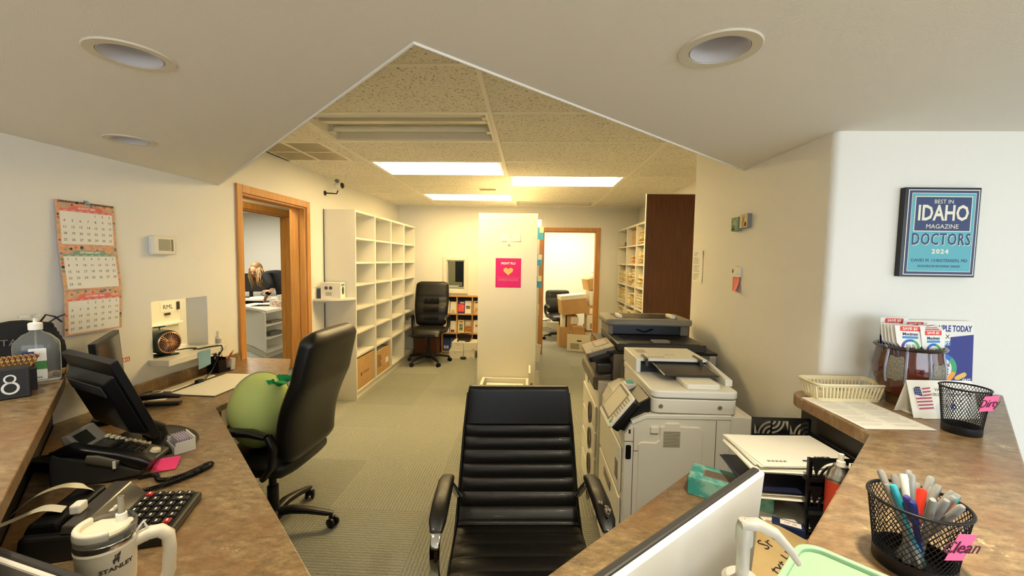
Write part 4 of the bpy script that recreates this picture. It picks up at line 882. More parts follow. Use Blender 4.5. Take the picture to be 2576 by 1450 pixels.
# black monitor seen from behind
W_ = V((0.92, -0.39, 0)).normalized(); UP_ = V((-0.13, -0.33, 0.93)).normalized()
def monitor(name, label, c, Wd, Up, w, h, front_m, back_m, base_c, base_r=(0.17, 0.11), shell=True, neck=True, dome=False):
    Wd = V(Wd).normalized(); Up = V(Up); Up = (Up-Wd*Up.dot(Wd)).normalized(); Nn = Wd.cross(Up)       # Nn points to the back
    t = thing(name, label, 'monitor', base_c); bc = V(base_c)
    F = FR(V(c)-bc, Wd, Up)
    bd = 0.013 if shell == 'flat' else 0.026
    MB().box((-w/2,-h/2,-bd),(w/2,h/2,0.0), F).build('bezel', front_m, t, bevel=0.003)
    MB().box((-w/2+0.018,-h/2+0.02,-bd-0.0008),(w/2-0.018,h/2-0.018,-bd), F).build('screen', mat('screen_grey', '#3b3a35', 0.12), t)
    if shell == 'flat': MB().box((-w/2,-h/2,0.0),(w/2,h/2-0.001,0.010), F).build('back_shell', back_m, t, bevel=0.004)
    else:
        k = 0.035
        MB().add([(-w/2+0.02,-h/2+0.02,0),(w/2-0.02,-h/2+0.02,0),(w/2-0.02,h/2-0.05,0),(-w/2+0.02,h/2-0.05,0),(-w/2+0.05,-h/2+0.05,k),(w/2-0.05,-h/2+0.05,k),(w/2-0.05,h/2-0.075,k),(-w/2+0.05,h/2-0.075,k)],
            [(0,3,2,1),(4,5,6,7),(0,1,5,4),(1,2,6,5),(2,3,7,6),(3,0,4,7)], F).build('back_shell', back_m, t, bevel=0.006)
        MB().box((-w/2+0.06,h/2-0.125,k),(w/2-0.06,h/2-0.085,k+0.003), F).build('recess', mat('recess_grey', '#3d3b38', 0.5), t)
    M0 = F @ V((0, -h*0.25, 0.012)); 
    MB().pad([(0, 0, 0.015), (0.0, 0.0, 0.06), tuple(M0*0.6+V((0,0,0.03))), tuple(M0)], [0.05,0.04,0.035,0.035], [0.03,0.022,0.02,0.015], n=16, e=3).build('neck', back_m if not shell == 'flat' else DGREY, t, smooth=50)
    a = math.atan2(Wd.y, Wd.x)
    MB().lathe([(0.001,0.0),(1,0.0),(1,0.006),(0.93,0.014),(0.4,0.024),(0.001,0.026)], 40, TR(rz=a, s=(base_r[0], base_r[1], 1))).build('base', BLACK, t, smooth=40)
    return t
t = monitor('computer_monitor', 'black computer monitor on the left desk seen from behind, nearest the bar top', (-1.595, 1.482, 1.015), (0.92, -0.39, 0), (-0.13, -0.33, 0.93), 0.385, 0.335, BLACK, BLACK, (-1.58, 1.66, 0.7605), (0.20, 0.13))
t = monitor('computer_monitor', 'black monitor seen edge-on in the corner below the calendar', (-2.01, 1.865, 1.01), (0.58, -0.81, 0), (-0.05, -0.03, 1), 0.42, 0.30, BLACK, BLACK, (-1.99, 1.88, 0.7605), (0.10, 0.08))
monitor('computer_monitor', 'monitor with a white back cut off by the bottom left corner of the view', (-0.795, 0.652, 0.88), (0.971, -0.237, 0), (-0.01, -0.05, 1), 0.48, 0.24, mat('charcoal_bezel', '#2c2926', 0.5), mat('white_shell', '#efe9da', 0.35), (-0.78, 0.70, 0.7605), (0.09, 0.035), shell='flat')
monitor('computer_monitor', 'monitor with a white back and black edge on the right desk behind the pump bottle', (0.262, 0.660, 0.985), (0.76, 0.65, 0), (0.03, -0.06, 1), 0.49, 0.33, mat('charcoal_bezel', '#2c2926', 0.5), mat('white_shell', '#efe9da', 0.35), (0.20, 0.72, 0.7605), (0.12, 0.08), shell='flat')
t = thing('stapler', 'black stapler lying open beyond the black monitor', 'stapler', (-1.93, 2.05, 0.7605), 0.35)
MB().pad([(-0.10,0,0.012),(-0.05,0,0.014),(0.10,0,0.011)], [0.018,0.022,0.02], [0.008,0.010,0.008], side=V((0,1,0)), n=16, e=3).build('base', BLACK, t, smooth=50)
MB().pad([(-0.11,0,0.03),(-0.06,0,0.052),(0.03,0,0.055),(0.10,0,0.045)], [0.016,0.022,0.02,0.014], [0.01,0.016,0.014,0.008], side=V((0,1,0)), n=16, e=3).build('arm', BLACK, t, smooth=50)
MB().ball((-0.085,0,0.032), (0.018,0.016,0.014)).build('hinge', BLACK, t, smooth=60)
# telephone
t = thing('desk_telephone', 'black office telephone with a tilted display on the left desk', 'telephone', (-1.50, 1.405, 0.7605), math.radians(106))
yz = lambda pts, x0, x1: MB().add([(x0,a,b_) for a,b_ in pts]+[(x1,a,b_) for a,b_ in pts], [tuple(range(len(pts))), tuple(range(2*len(pts)-1,len(pts)-1,-1))]+[(i,len(pts)+i,len(pts)+(i+1)%len(pts),(i+1)%len(pts)) for i in range(len(pts))])
yz([(-0.13,0.02),(-0.13,0.035),(-0.05,0.062),(0.05,0.09),(0.12,0.115),(0.13,0.10),(0.13,0.0),(0.0,0.0)], -0.09, 0.10).build('body', DGREY, t, bevel=0.006)
yz([(0.07,0.098),(0.115,0.155),(0.135,0.150),(0.12,0.10)], -0.03, 0.10).build('display_hood', mat('silver_grey', '#8f8a80', 0.35), t, bevel=0.005)
yz([(0.078,0.109),(0.108,0.1475),(0.1085,0.1465),(0.0785,0.108)], -0.015, 0.05).build('display', mat('dark_lcd', '#2d2f28', 0.15), t)
b = MB()
for r in range(4):
    for c in range(3): b.box((0.0+0.026*c,-0.075+0.026*r,0.055+0.0085*r),(0.02+0.026*c,-0.058+0.026*r,0.066+0.0085*r))
b.build('keypad', mat('key_black', '#1c1c1c', 0.4), t, bevel=0.002)
b = MB()
for r in range(9): b.box((0.078,-0.07+0.016*r,0.058+0.0052*r),(0.094,-0.058+0.016*r,0.066+0.0052*r))
b.build('label_strip', mat('ivory_strip', '#e9dfbd', 0.6), t)
MB().lathe([(0.001,0.012),(0.014,0.010),(0.017,0.0)], 20, TR((0.05,-0.105,0.045), rx=0.3)).build('round_button', mat('ivory_strip', '#e9dfbd', 0.6), t, smooth=40)
hs = MB().pad([(-0.065,-0.15,0.045),(-0.065,-0.12,0.062),(-0.065,-0.06,0.088),(-0.065,0.02,0.108),(-0.065,0.08,0.118),(-0.065,0.115,0.108)], [0.022,0.028,0.026,0.024,0.028,0.022], [0.018,0.022,0.014,0.014,0.022,0.016], n=20, e=3).build('handset', BLACK, t, smooth=60)
MB().pad([(-0.094,-0.07,0.066),(-0.094,-0.01,0.086),(-0.094,0.02,0.092)], [0.006,0.007,0.006], [0.014,0.017,0.014], n=14, e=2.5).build('side_grip', mat('olive_grey', '#5d574a', 0.5), hs, smooth=60)
MB().box((-0.1025,-0.066,0.055),(-0.0985,-0.058,0.08)).build('indicator', PAPER, hs)
t = thing('coiled_cord', 'black coiled telephone cord lying on the left desk', 'cord', (0, 0, 0.7605))
cp = [(-1.36,1.36),(-1.32,1.378),(-1.27,1.345),(-1.225,1.37),(-1.205,1.42),(-1.193,1.47),(-1.178,1.455),(-1.19,1.40),(-1.212,1.345),(-1.24,1.303),(-1.286,1.268),(-1.34,1.278),(-1.375,1.315)]
cl = catm([(a, b_, 0.0095) for a, b_ in cp], 130); hx = []
for i, p in enumerate(cl):
    q = V(cl[min(i+1,len(cl)-1)])-V(cl[max(i-1,0)]); q.normalize(); s1 = V((0,0,1)); s2 = q.cross(s1); a = 2*PI*i/12.0
    hx.append(V(p)+s1*(0.0065*math.cos(a))+s2*(0.0065*math.sin(a)))
MB().tube(hx, 0.0021, 5).build('coil', BLACK, t, smooth=60)
t = thing('sticky_note', 'hot pink sticky note curling beside the telephone', 'note', (-1.345, 1.45, 0.762), 0.5)
MB().grid(lambda u, v: (0.075*(u-0.5), 0.075*(v-0.5), 0.001+0.018*v*v), 4, 8).build('sheet', mat('hot_pink_note', '#f0407c', 0.8), t, thick=0.0005)
t = thing('card_holder', 'white box of business cards against the black monitor', 'card holder', (-1.415, 1.60, 0.7605), math.radians(-35))
b = MB().box((-0.055,-0.035,0),(0.055,0.035,0.004)).box((-0.055,-0.035,0.004),(0.055,-0.031,0.03)).box((-0.055,0.031,0.004),(0.055,0.035,0.055)).box((-0.055,-0.031,0.004),(-0.051,0.031,0.045)).box((0.051,-0.031,0.004),(0.055,0.031,0.045)); b.build('box', PAPER, t)
b = MB()
for i in range(6): b.box((-0.048,-0.026+0.008*i,0.005),(0.048,-0.024+0.008*i,0.052+0.001*i), TR(rx=-0.1))
b.build('cards', mat('lilac_card', '#cbc0cf', 0.7), t)
t = thing('cable_bundle', 'tangle of black cables on the left desk behind the telephone', 'cable', (-1.70, 1.48, 0.7605))
random.seed(31)
for i in range(7):
    p = [(random.uniform(-0.16, 0.10), random.uniform(-0.12, 0.10), 0.006+0.03*random.random()) for _ in range(5)]; MB().tube(catm(p, 8), 0.004, 6).build('cable', BLACK, t, smooth=50)
MB().box((-0.12,-0.10,0.0),(-0.02,-0.04,0.035)).build('adapter', BLACK, t, bevel=0.004)
# printing calculator
t = thing('printing_calculator', 'black printing calculator with a smoked display on the left desk', 'calculator', (-1.155, 1.105, 0.7605), math.radians(110))
yz([(-0.15,0.0),(-0.15,0.024),(-0.01,0.042),(0.04,0.065),(0.16,0.075),(0.17,0.0)], -0.12, 0.12).build('body', mat('charcoal_plastic', '#1d1c1b', 0.4), t, bevel=0.008)
KF = FR((0, -0.08, 0.034), (1,0,0), (0, 0.14, 0.018))
kk = {'black': MB(), 'red': MB(), 'grey': MB(), 'legend': MB()}
for r in range(5):
    for c in range(7):
        x, y = -0.092+0.0295*c, -0.052+0.026*r
        if c == 5 and r == 1: continue
        col_ = 'red' if (c, r) in ((6, 4), (1, 0)) else ('grey' if c == 0 else 'black')
        hh = 0.018 if not (c == 5 and r == 0) else 0.044
        kk[col_].box((x, y, 0.0), (x+0.022, y+hh, 0.008), KF); kk['legend'].box((x+0.006, y+hh*0.4, 0.008), (x+0.016, y+hh*0.4+0.004, 0.0084), KF)
kk['legend'].text('+', 0.03, KF @ TR((0.066,-0.03,0.0084)))
kk['black'].build('keys', mat('key_black', '#1c1c1c', 0.4), t, bevel=0.002); kk['red'].build('red_keys', mat('key_red', '#a8231c', 0.4), t, bevel=0.002); kk['grey'].build('grey_keys', mat('key_darkgrey', '#55534e', 0.4), t, bevel=0.002); kk['legend'].build('key_legends', PAPER, t)
yz([(-0.005,0.043),(0.035,0.088),(0.075,0.094),(0.08,0.07),(0.03,0.062)], -0.115, 0.115).build('display_hood', mat('smoked_plastic', '#4a4640', 0.12), t, bevel=0.004)
b = MB()
for i in range(2): b.box((-0.03+0.018*i,0.012,0.0665),(-0.016+0.018*i,0.02,0.0735))
b.build('display_digits', PAPER, t)
yz([(0.085,0.070),(0.09,0.095),(0.15,0.10),(0.165,0.07)], -0.10, 0.10).build('printer_cover', BLACK, t, bevel=0.008)
def ribbon(name, pts, w, parent, m=PAPER):
    P_ = catm(pts, 6); b = MB(); vs = []; n = len(P_)
    for i, p in enumerate(P_):
        q = V(P_[min(i+1,n-1)])-V(P_[max(i-1,0)]); q.normalize(); s = q.cross(V((0.15,0.0,1))).normalized() if abs(q.z) < 0.95 else V((1,0,0))
        vs += [V(p)-s*w/2, V(p)+s*w/2]
    b.add(vs, [(2*i,2*i+1,2*i+3,2*i+2) for i in range(n-1)]); return b.build(name, m, parent, thick=0.0004)
TAPEP = mat('paper_tape', '#f0ead8', 0.75)
ribbon('paper_tape', [(0.06,0.10,0.098),(0.05,0.12,0.118),(0.045,0.16,0.128),(0.03,0.21,0.115),(0.01,0.25,0.08)], 0.04, t, mat('ivory_tape', '#d9cfae', 0.75))
ribbon('paper_tape', [(-0.04,0.11,0.10),(-0.05,0.15,0.115),(-0.065,0.20,0.10),(-0.08,0.26,0.085),(-0.09,0.32,0.09),(-0.06,0.36,0.12)], 0.05, t, TAPEP)
MB().box((-0.07,0.06,0.094),(-0.035,0.085,0.12)).build('tape_wheel', PAPER, t, bevel=0.005)
# tumbler
def tumbler():
    t = thing('tumbler', 'cream insulated tumbler with a handle and clear straw on the left desk', 'tumbler', (-0.862, 0.785, 0.7605), math.radians(33))
    SX = 0.86
    t.scale = (SX, SX, SX)
    CU = mat('cream_powder_coat', '#efe6cd', 0.45)
    MB().lathe([(0.001,0),(0.037,0),(0.039,0.004),(0.041,0.09),(0.049,0.115),(0.052,0.13),(0.0565,0.235)], 56).build('body', CU, t, smooth=40)
    MB().lathe([(0.0565,0.234),(0.0575,0.237),(0.0577,0.246),(0.0565,0.248)], 56).build('steel_band', CHROME, t, smooth=40)
    MB().lathe([(0.0555,0.247),(0.0565,0.249),(0.0565,0.257),(0.0575,0.260),(0.0575,0.272),(0.055,0.276),(0.0545,0.258),(0.05,0.256)], 56).build('lid_ring', mat('clear_lid', '#e8e6dd', 0.05, trans=0.9, ior=1.2), t, smooth=50)
    MB().prism([(0.053*math.cos(a), 0.053*math.sin(a)) for a in [2*PI*i/48 for i in range(48)]], 0.256, 0.262).build('lid', mat('clear_lid', '#e8e6dd', 0.05, trans=0.9, ior=1.2), t)
    MB().prism(arc(0,0,0.0565,130,290,30)+arc(0,0,0.043,290,130,30), 0.258, 0.281).build('lid_slider', CU, t, bevel=0.004, smooth=40)
    MB().prism(arc(0,0,0.0495,110,390,40), 0.2622, 0.2655).build('drinking_plate', CU, t)
    MB().lathe([(0.011,0.262),(0.011,0.283),(0.0075,0.285)], 20, TR((0.024,0.022,0))).build('straw_collar', PAPER, t, smooth=40)
    MB().lathe([(0.0065,0.10),(0.0065,0.325),(0.0052,0.325),(0.0052,0.10)], 20, TR((0.024,0.022,0))).build('straw', mat('straw_plastic', '#d8d0ba', 0.15, trans=0.6, ior=1.15), t, smooth=40)
    MB().pad([(0.050,0.006,0.215),(0.075,0.009,0.222),(0.098,0.012,0.220),(0.113,0.014,0.203),(0.115,0.014,0.17),(0.112,0.013,0.11),(0.100,0.012,0.075),(0.075,0.009,0.045),(0.040,0.005,0.03)], [0.0155]*9, [0.0145]*9, n=20, e=3, side=V((-0.12,1,0)).normalized()).build('handle', CU, t, smooth=60)
    MB().lathe([(0.0562,0.226),(0.0572,0.227),(0.0572,0.233),(0.0565,0.234)], 56).build('collar', CU, t, smooth=40)
    MB().tube([(0.055,0.0,0.24),(0.068,0.004,0.258),(0.075,0.006,0.236),(0.072,0.006,0.205)], 0.0035, 8).build('strap', PAPER, t, smooth=40)
    b = MB(); a0 = math.radians(-58)
    def on(x, z, d=0.0004): r = 0.0535+0.0035*(z-0.13)/0.105+d; a = a0+x/0.055; return (r*math.cos(a), r*math.sin(a), z)
    c = bpy.data.curves.new('t', 'FONT'); c.body = 'STANLEY'; c.size = 0.0135; c.align_x = 'CENTER'; c.align_y = 'CENTER'; c.resolution_u = 3; c.offset = 0.0004
    o = bpy.data.objects.new('t', c); me = bpy.data.meshes.new_from_object(o)
    b.add([on(v.co.x*1.15, 0.187+v.co.y) for v in me.vertices], [tuple(p.vertices) for p in me.polygons]); bpy.data.objects.remove(o)
    shapes = [[(-0.006,0.176),(-0.0045,0.176),(-0.0035,0.182),(0.0005,0.182),(0.001,0.176),(0.0028,0.176),(0.0036,0.183),(0.005,0.187),(0.004,0.190),(-0.004,0.190),(-0.0068,0.187),(-0.0078,0.183)],
              [(-0.0045,0.191),(-0.0038,0.1965),(-0.002,0.199),(-0.0015,0.193)], [(-0.001,0.191),(0.000,0.197),(0.0075,0.202),(0.006,0.198),(0.007,0.197),(0.0055,0.194),(0.006,0.192),(0.004,0.191)]]
    for sh in shapes: b.add([on(x, z+0.022) for x, z in sh], [tuple(range(len(sh)))])
    b.build('lettering', mat('charcoal_print', '#4a453c', 0.6), t, thick=0.0002, fix=False)
tumbler()
# desk pad, envelope, grommet, organizer
t = thing('desk_pad', 'large white sheet on a dark mat beside the service opening', 'paper', (-1.885, 2.44, 0.7605), -0.03)
MB().box((-0.155,-0.22,0),(0.135,0.215,0.003)).build('mat', DGREY, t)
MB().box((-0.135,-0.218,0.003),(0.137,0.213,0.006)).build('sheet', PAPER, t)
b = MB()
for i in range(5): b.box((-0.11,0.02-0.03*i,0.006),(-0.105,0.04-0.03*i,0.0062))
b.build('pencil_notes', mat('faint_pencil', '#c9c2ae', 0.8), t)
t = thing('ruler', 'long flat white tray lying behind the white sheet', 'tray', (-2.085, 2.44, 0.7605), 0.0); MB().box((-0.03,-0.17,0),(0.03,0.17,0.008)).build('body', CREAM2, t, bevel=0.003); MB().box((-0.02,-0.15,0.008),(0.02,0.12,0.0085)).build('inset', mat('beige_inset', '#cfc6a8', 0.6), t); MB().box((-0.02,0.125,0.008),(0.02,0.16,0.0086)).build('end_window', mat('grey_label', '#b9b4ad', 0.7), t)
t.name = 'flat_tray'
t = thing('cable_grommet', 'white oval cable grommet with black cables on the left desk', 'grommet', (-2.135, 2.25, 0.7605), 0.5)
MB().lathe([(0.026,0),(0.036,0),(0.037,0.004),(0.03,0.006),(0.026,0.003)], 32, TR(s=(1.1,1,1))).build('ring', CREAM2, t, smooth=40)
MB().lathe([(0.0005,0.0015),(0.027,0.0015)], 24).build('cap', GREYP, t)
t = thing('black_cables', 'black cables lying from the grommet toward the corner monitor', 'cable', (0, 0, 0.7605))
for i in range(3): MB().tube([(-2.14,2.24,0.012),(-2.13,2.18+0.01*i,0.02),(-2.12+0.015*i,2.08,0.006),(-2.08+0.02*i,2.0,0.006)], 0.0035, 6).build('cable', BLACK, t, smooth=50)
t = thing('index_card', 'small white card lying beside the black cables', 'card', (-2.03, 2.18, 0.7605), 0.3); MB().box((-0.04,-0.05,0),(0.04,0.05,0.001)).build('sheet', PAPER, t)
def mesh_wall(b, prof, n, m, wire=0.0007, M=None, z0=None):       # woven wire cup: crossing diagonal strands
    (r0, za), (r1, zb) = prof
    for s in (1, -1):
        for i in range(n):
            pts = []
            for k in range(m+1):
                u = k/m; a = 2*PI*i/n + s*u*1.15; r = r0+(r1-r0)*u; pts.append((r*math.cos(a), r*math.sin(a), za+(zb-za)*u))
            b.tube(pts, wire, 3, M, caps=False)
def mesh_cup(name, label, loc, rb, rt, h, n=64, rim=0.0026, tilt=None):
    t = thing(name, label, 'pencil cup', loc)
    b = MB(); mesh_wall(b, ((rb, 0.02), (rt, h)), n, 9); b.build('wire_mesh', MBLACK, t)
    MB().lathe([(0.001,0),(rb,0),(rb+0.001,0.002),(rb+0.0012,0.022),(rb-0.0008,0.022),(rb-0.001,0.004),(0.001,0.004)], 40).build('base', MBLACK, t, smooth=40)
    MB().tube([(rt*math.cos(2*PI*i/48), rt*math.sin(2*PI*i/48), h) for i in range(48)], rim, 8, closed=True).build('rim', MBLACK, t, smooth=60)
    return t
t = thing('desk_organizer', 'black mesh desk organizer in front of the service opening', 'organizer', (-2.115, 2.735, 0.7605), -0.25)
b = MB()
for s in (-1, 1):
    for i in range(12):
        b.tube([(-0.05+0.009*i,s*0.0-0.05,0.0),(-0.05+0.009*i+s*0.0,-0.05,0.095)], 0.0008, 4)
GR = MBLACK
b.box((-0.052,-0.055,0),(0.052,0.055,0.003)).box((-0.052,-0.055,0),(-0.050,0.0,0.10)).box((0.050,-0.055,0),(0.052,0.0,0.085)).box((-0.052,-0.055,0),(0.052,-0.053,0.09)).box((-0.052,-0.002,0),(0.052,0.0,0.10)).box((-0.052,0.053,0),(0.052,0.055,0.022)).box((0.050,0,0),(0.052,0.055,0.022)).box((-0.052,0,0),(-0.05,0.055,0.022))
b.build('body', GR, t)
t = thing('scissors', 'scissors with purple handles in the black desk organizer', 'scissors', (-2.125, 2.70, 0.765), -0.3)
SCP = mat('plum_plastic', '#4a2640', 0.4)
for s, zz in ((-1, 0.150), (1, 0.135)):
    b = MB(); b.tube([(0.0, s*0.018+0.014*math.cos(a), zz+0.026*math.sin(a)) for a in [2*PI*i/24 for i in range(24)]], 0.0042, 8, closed=True); b.tube([(0,s*0.008,zz-0.02),(0,s*0.002,0.10)], 0.005, 8); b.build('handle', SCP, t, smooth=60)
MB().box((-0.001,-0.006,0.002),(0.001,0.006,0.105)).build('blades', STEEL, t)
PC = []
for q, (dx, dy, col_, nm) in enumerate(((0.03, -0.025, '#c8641e', 'orange pencil leaning right out of the desk organizer, front one'), (0.035, -0.012, '#c8641e', 'orange pencil leaning right out of the desk organizer, rear one'), (0.015, -0.03, '#7a4a2a', 'brown pencil upright in the desk organizer'))):
    t = thing('pencil', nm, 'pencil', (-2.115+dx*0.5, 2.712+q*0.008, 0.765), 0); L_ = 0.155 if q < 2 else 0.12
    d_ = V((0.42 if q < 2 else 0.05, 0.35 if q < 2 else 0.05, 1)).normalized()
    MB().tube([(0,0,0.0), d_*(L_-0.02)], 0.0034, 6).build('shaft', mat('pencil'+col_, col_, 0.5), t); MB().tube([d_*(L_-0.02), d_*L_], [0.0034, 0.0006], 6).build('tip', mat('pencil_wood', '#d8b285', 0.7), t)
t = thing('memo_cards', 'white memo cards standing in the front of the desk organizer', 'cards', (-2.085, 2.765, 0.765), -0.25)
b = MB()
for i in range(5): b.box((-0.038,-0.008+0.006*i,0.0),(0.038,-0.005+0.006*i,0.078), TR(rx=-0.12))
b.build('cards', PAPER, t)

# ================================================================ LEFT BAR TOP
t = thing('hand_sanitizer_bottle', 'large clear hand sanitizer bottle on the left bar top', 'bottle', (-1.83, 1.455, 1.0705), math.radians(42))
MB().loft([[(a_*rx, b_*ry, z) for a_, b_ in [(math.copysign(abs(math.cos(q))**0.6, math.cos(q)), math.copysign(abs(math.sin(q))**0.6, math.sin(q))) for q in [2*PI*i/36 for i in range(36)]]] for rx, ry, z in ((0.05,0.028,0.0),(0.058,0.036,0.004),(0.060,0.038,0.02),(0.060,0.038,0.135),(0.058,0.036,0.15),(0.035,0.026,0.178),(0.017,0.017,0.188),(0.015,0.015,0.20))]).build('body', GLASS, t, smooth=50)
MB().lathe([(0.001,0.198),(0.019,0.196),(0.0195,0.218),(0.016,0.222),(0.006,0.224),(0.005,0.24),(0.001,0.24)], 24).build('pump_collar', PAPER, t, smooth=40)
MB().lathe([(0.001,0.24),(0.012,0.24),(0.012,0.25),(0.001,0.252)], 20).box((-0.04,-0.006,0.242),(0.0,0.006,0.25)).build('pump_head', GLASS, t, smooth=40)
F = FR((0,-0.0385,0.075),(1,0,0),(0,0,1))
lb = MB().prism(rrect(-0.015,-0.06,0.030,0.055,0.004), 0, 0.0005, F).build('label', mat('white_label', '#efeee8', 0.6), t)
MB().prism([(-0.03,0.045),(0.0,0.045),(-0.002,0.022),(-0.015,0.012),(-0.028,0.022)], 0.0005, 0.001, F).build('shield_logo', mat('navy_print', '#2f3e78', 0.6), lb)
MB().text('germ', 0.017, F @ TR((-0.022,0.030,0.0012))).build('lettering', PAPER, lb)
MB().text('X', 0.017, F @ TR((0.008,0.030,0.0012))).build('red_lettering', mat('red_print', '#d8564e', 0.7), lb)
MB().box((-0.005,-0.022,0.0005),(0.03,0.008,0.001), F).build('green_patch', mat('green_print', '#4c8a4a', 0.7), lb)
MB().text('USA', 0.010, F @ TR((0.008,-0.052,0.0008))).build('small_print', INK, lb)
MB().lathe([(0.003,0.01),(0.003,0.2)], 8).build('dip_tube', mat('smoke_tube', '#9b9b94', 0.3), t)
t = thing('number_block', 'black block calendar showing the number 8 on the left bar top', 'calendar block', (-1.735, 1.262, 1.0705), math.radians(52))
MB().box((-0.065,-0.035,0),(0.075,0.035,0.10)).build('block', mat('chalk_black', '#1d1b19', 0.55), t, bevel=0.004)
b = MB()
def ring(cx, cy, rx, ry, w, M_): 
    o = [(cx+rx*math.cos(2*PI*i/28), cy+ry*math.sin(2*PI*i/28)) for i in range(28)]; n_ = [(cx+(rx-w)*math.cos(2*PI*i/28), cy+(ry-w)*math.sin(2*PI*i/28)) for i in range(28)]
    MBb.add([(p[0],p[1],0.0006) for p in o+n_], [(i,(i+1)%28,28+(i+1)%28,28+i) for i in range(28)], M_)
MBb = b; F = FR((0.03,-0.0352,0.05),(1,0,0),(0,0,1)); ring(0,-0.013,0.020,0.021,0.006,F); ring(0,0.017,0.014,0.0145,0.0045,F)
b.build('numeral', mat('chalk_white', '#e8e4d8', 0.7), t)
MB().box((-0.06,-0.0362,0.006),(0.068,-0.0355,0.0075)).box((0.066,-0.0362,0.006),(0.068,-0.0355,0.094)).build('chalk_line', mat('dark_grey_line', '#3a3835', 0.7), t)
t = thing('candy_tray', 'dark tray of gold and brown wrapped sweets behind the number 8 block', 'tray', (-1.80, 1.325, 1.0705), math.radians(52))
MB().box((-0.08,-0.03,0),(0.08,0.03,0.078)).build('holder', mat('chalk_black', '#1d1b19', 0.55), t, bevel=0.003)
random.seed(5)
GW = mat('gold_wrapper', '#c99b4a', 0.3, noise=(90, '#5a2a18', 0.45, 0.55))
for i in range(12):
    o = MB().box((-0.006,-0.012,0),(0.006,0.012,0.045)).build('wrapped_sweet', GW, None, bevel=0.003)
    o.location = (-1.80+(-0.07+0.0125*i)*math.cos(0.908), 1.325+(-0.07+0.0125*i)*math.sin(0.908), 1.150); o.rotation_euler = (0.0, 0.35, 0.908); props(o, 'gold and brown wrapped sweet standing in the dark tray on the left bar top', 'sweet', 'wrapped sweets in the dark tray')
t = thing('tote_bag', 'black ribbed bag with grey lettering at the far left on the bar top', 'bag', (-2.06, 1.575, 1.0705), math.radians(48))
BK = mat('black_canvas', '#151515', 0.85, bump=(200, 0.4))
b = MB(); b.loft([[(rx*math.copysign(abs(math.cos(q))**0.5, math.cos(q)), ry*math.copysign(abs(math.sin(q))**0.5, math.sin(q)), z) for q in [2*PI*i/32 for i in range(32)]] for rx, ry, z in [(0.13,0.05,0),(0.135,0.055,0.02),(0.132,0.052,0.09)]+[(0.13+0.003*(k%2)-0.0035*k, 0.05+0.003*(k%2)-0.002*k, 0.10+0.009*k) for k in range(11)]+[(0.02,0.01,0.206)]]).build('body', BK, t, smooth=50)
MB().text('MOUNTAIN', 0.036, FR((-0.055,-0.0565,0.126),(1,0,0),(0,0.06,1)), shear=0.0).build('lettering', mat('grey_print', '#6f6b65', 0.8), t)
MB().tube([(0.06,0,0.19),(0.08,-0.01,0.225),(0.105,-0.01,0.215),(0.125,-0.01,0.19)], 0.0035, 8).tube([(0.08,0,0.185),(0.11,0.0,0.21),(0.135,0.0,0.222)], 0.003, 8).build('drawstring', BLACK, t, smooth=50)
t = thing('twisted_candy', 'yellow and brown striped twisted wrapper beside the sanitizer bottle', 'candy', (-1.80, 1.555, 1.0705), 0.55)
b = MB()
b.loft([[(x, r*math.cos(2*PI*i/16), 0.016+0.6*r*math.sin(2*PI*i/16)) for i in range(16)] for x, r in ((-0.085,0.014),(-0.06,0.02),(-0.02,0.022),(0.01,0.019),(0.03,0.010),(0.06,0.019),(0.085,0.016))]).build('wrapper', mat('striped_wrapper', '#d9a850', 0.4, noise=(3, '#5d4630', 0.45, 0.55, (40, 1, 1))), t, smooth=50)
t = thing('pen', 'black pen lying behind the sanitizer bottle', 'pen', (-1.745, 1.515, 1.0705), 2.4)
MB().tube([(-0.05,0,0.005),(0.045,0,0.005)], 0.0045, 8).tube([(0.045,0,0.005),(0.055,0,0.005)], [0.003,0.001], 8).build('barrel', BLACK, t, smooth=50)
# ================================================================ RIGHT WALL
def canvas(label, y, z, edge_m, face, art):
    t = thing('small_canvas', label, 'picture', M=RW(y, z))
    MB().box((-0.039,-0.036,0),(0.039,0.036,0.022)).build('canvas', edge_m, t, bevel=0.001)
    MB().box((-0.0385,-0.0355,0.022),(0.0385,0.0355,0.0225)).build('painting', face, t)
    art(t)
def art_a(t):
    b = MB(); b.prism([(0.016*math.cos(a)*(1+0.1*math.cos(3*a)), -0.002+0.024*math.sin(a)) for a in [2*PI*i/20 for i in range(20)]], 0.0225, 0.023)
    b.prism([(-0.014,0.02),(-0.008,0.03),(-0.004,0.02)], 0.0225, 0.023).prism([(0.004,0.02),(0.010,0.03),(0.014,0.02)], 0.0225, 0.023); b.build('pale_shape', mat('pale_sage', '#b9b48c', 0.8), t)
    b = MB()
    for i in range(4): b.prism([(-0.03+0.006*i,-0.034),(-0.026+0.006*i,-0.034),(-0.018+0.009*i,-0.006),(-0.021+0.009*i,-0.006)], 0.023, 0.0234)
    b.build('leaves', mat('leaf_green', '#3f6b4a', 0.8), t)
def art_b(t):
    b = MB()
    for i in range(5): b.prism([(-0.004,0.0),(0.002,0.0),(-0.018+0.009*i,0.03)], 0.0225, 0.023)
    b.prism([(-0.018,-0.034),(0.014,-0.034),(0.010,0.002),(-0.014,0.002)], 0.0225, 0.023); b.build('tan_shape', mat('tan_paint', '#c09c6a', 0.8), t)
    MB().prism([(0.022+0.008*math.cos(a), -0.018+0.012*math.sin(a)) for a in [2*PI*i/16 for i in range(16)]], 0.0225, 0.0235).build('dark_spot', INK, t)
canvas('small sage green canvas on the right wall, lower of the pair', 2.322, 1.762, mat('sage_edge', '#7f9c8c', 0.7), mat('sage_face', '#8fae96', 0.8, noise=(60, '#6f9478', 0.4, 0.6)), art_a)
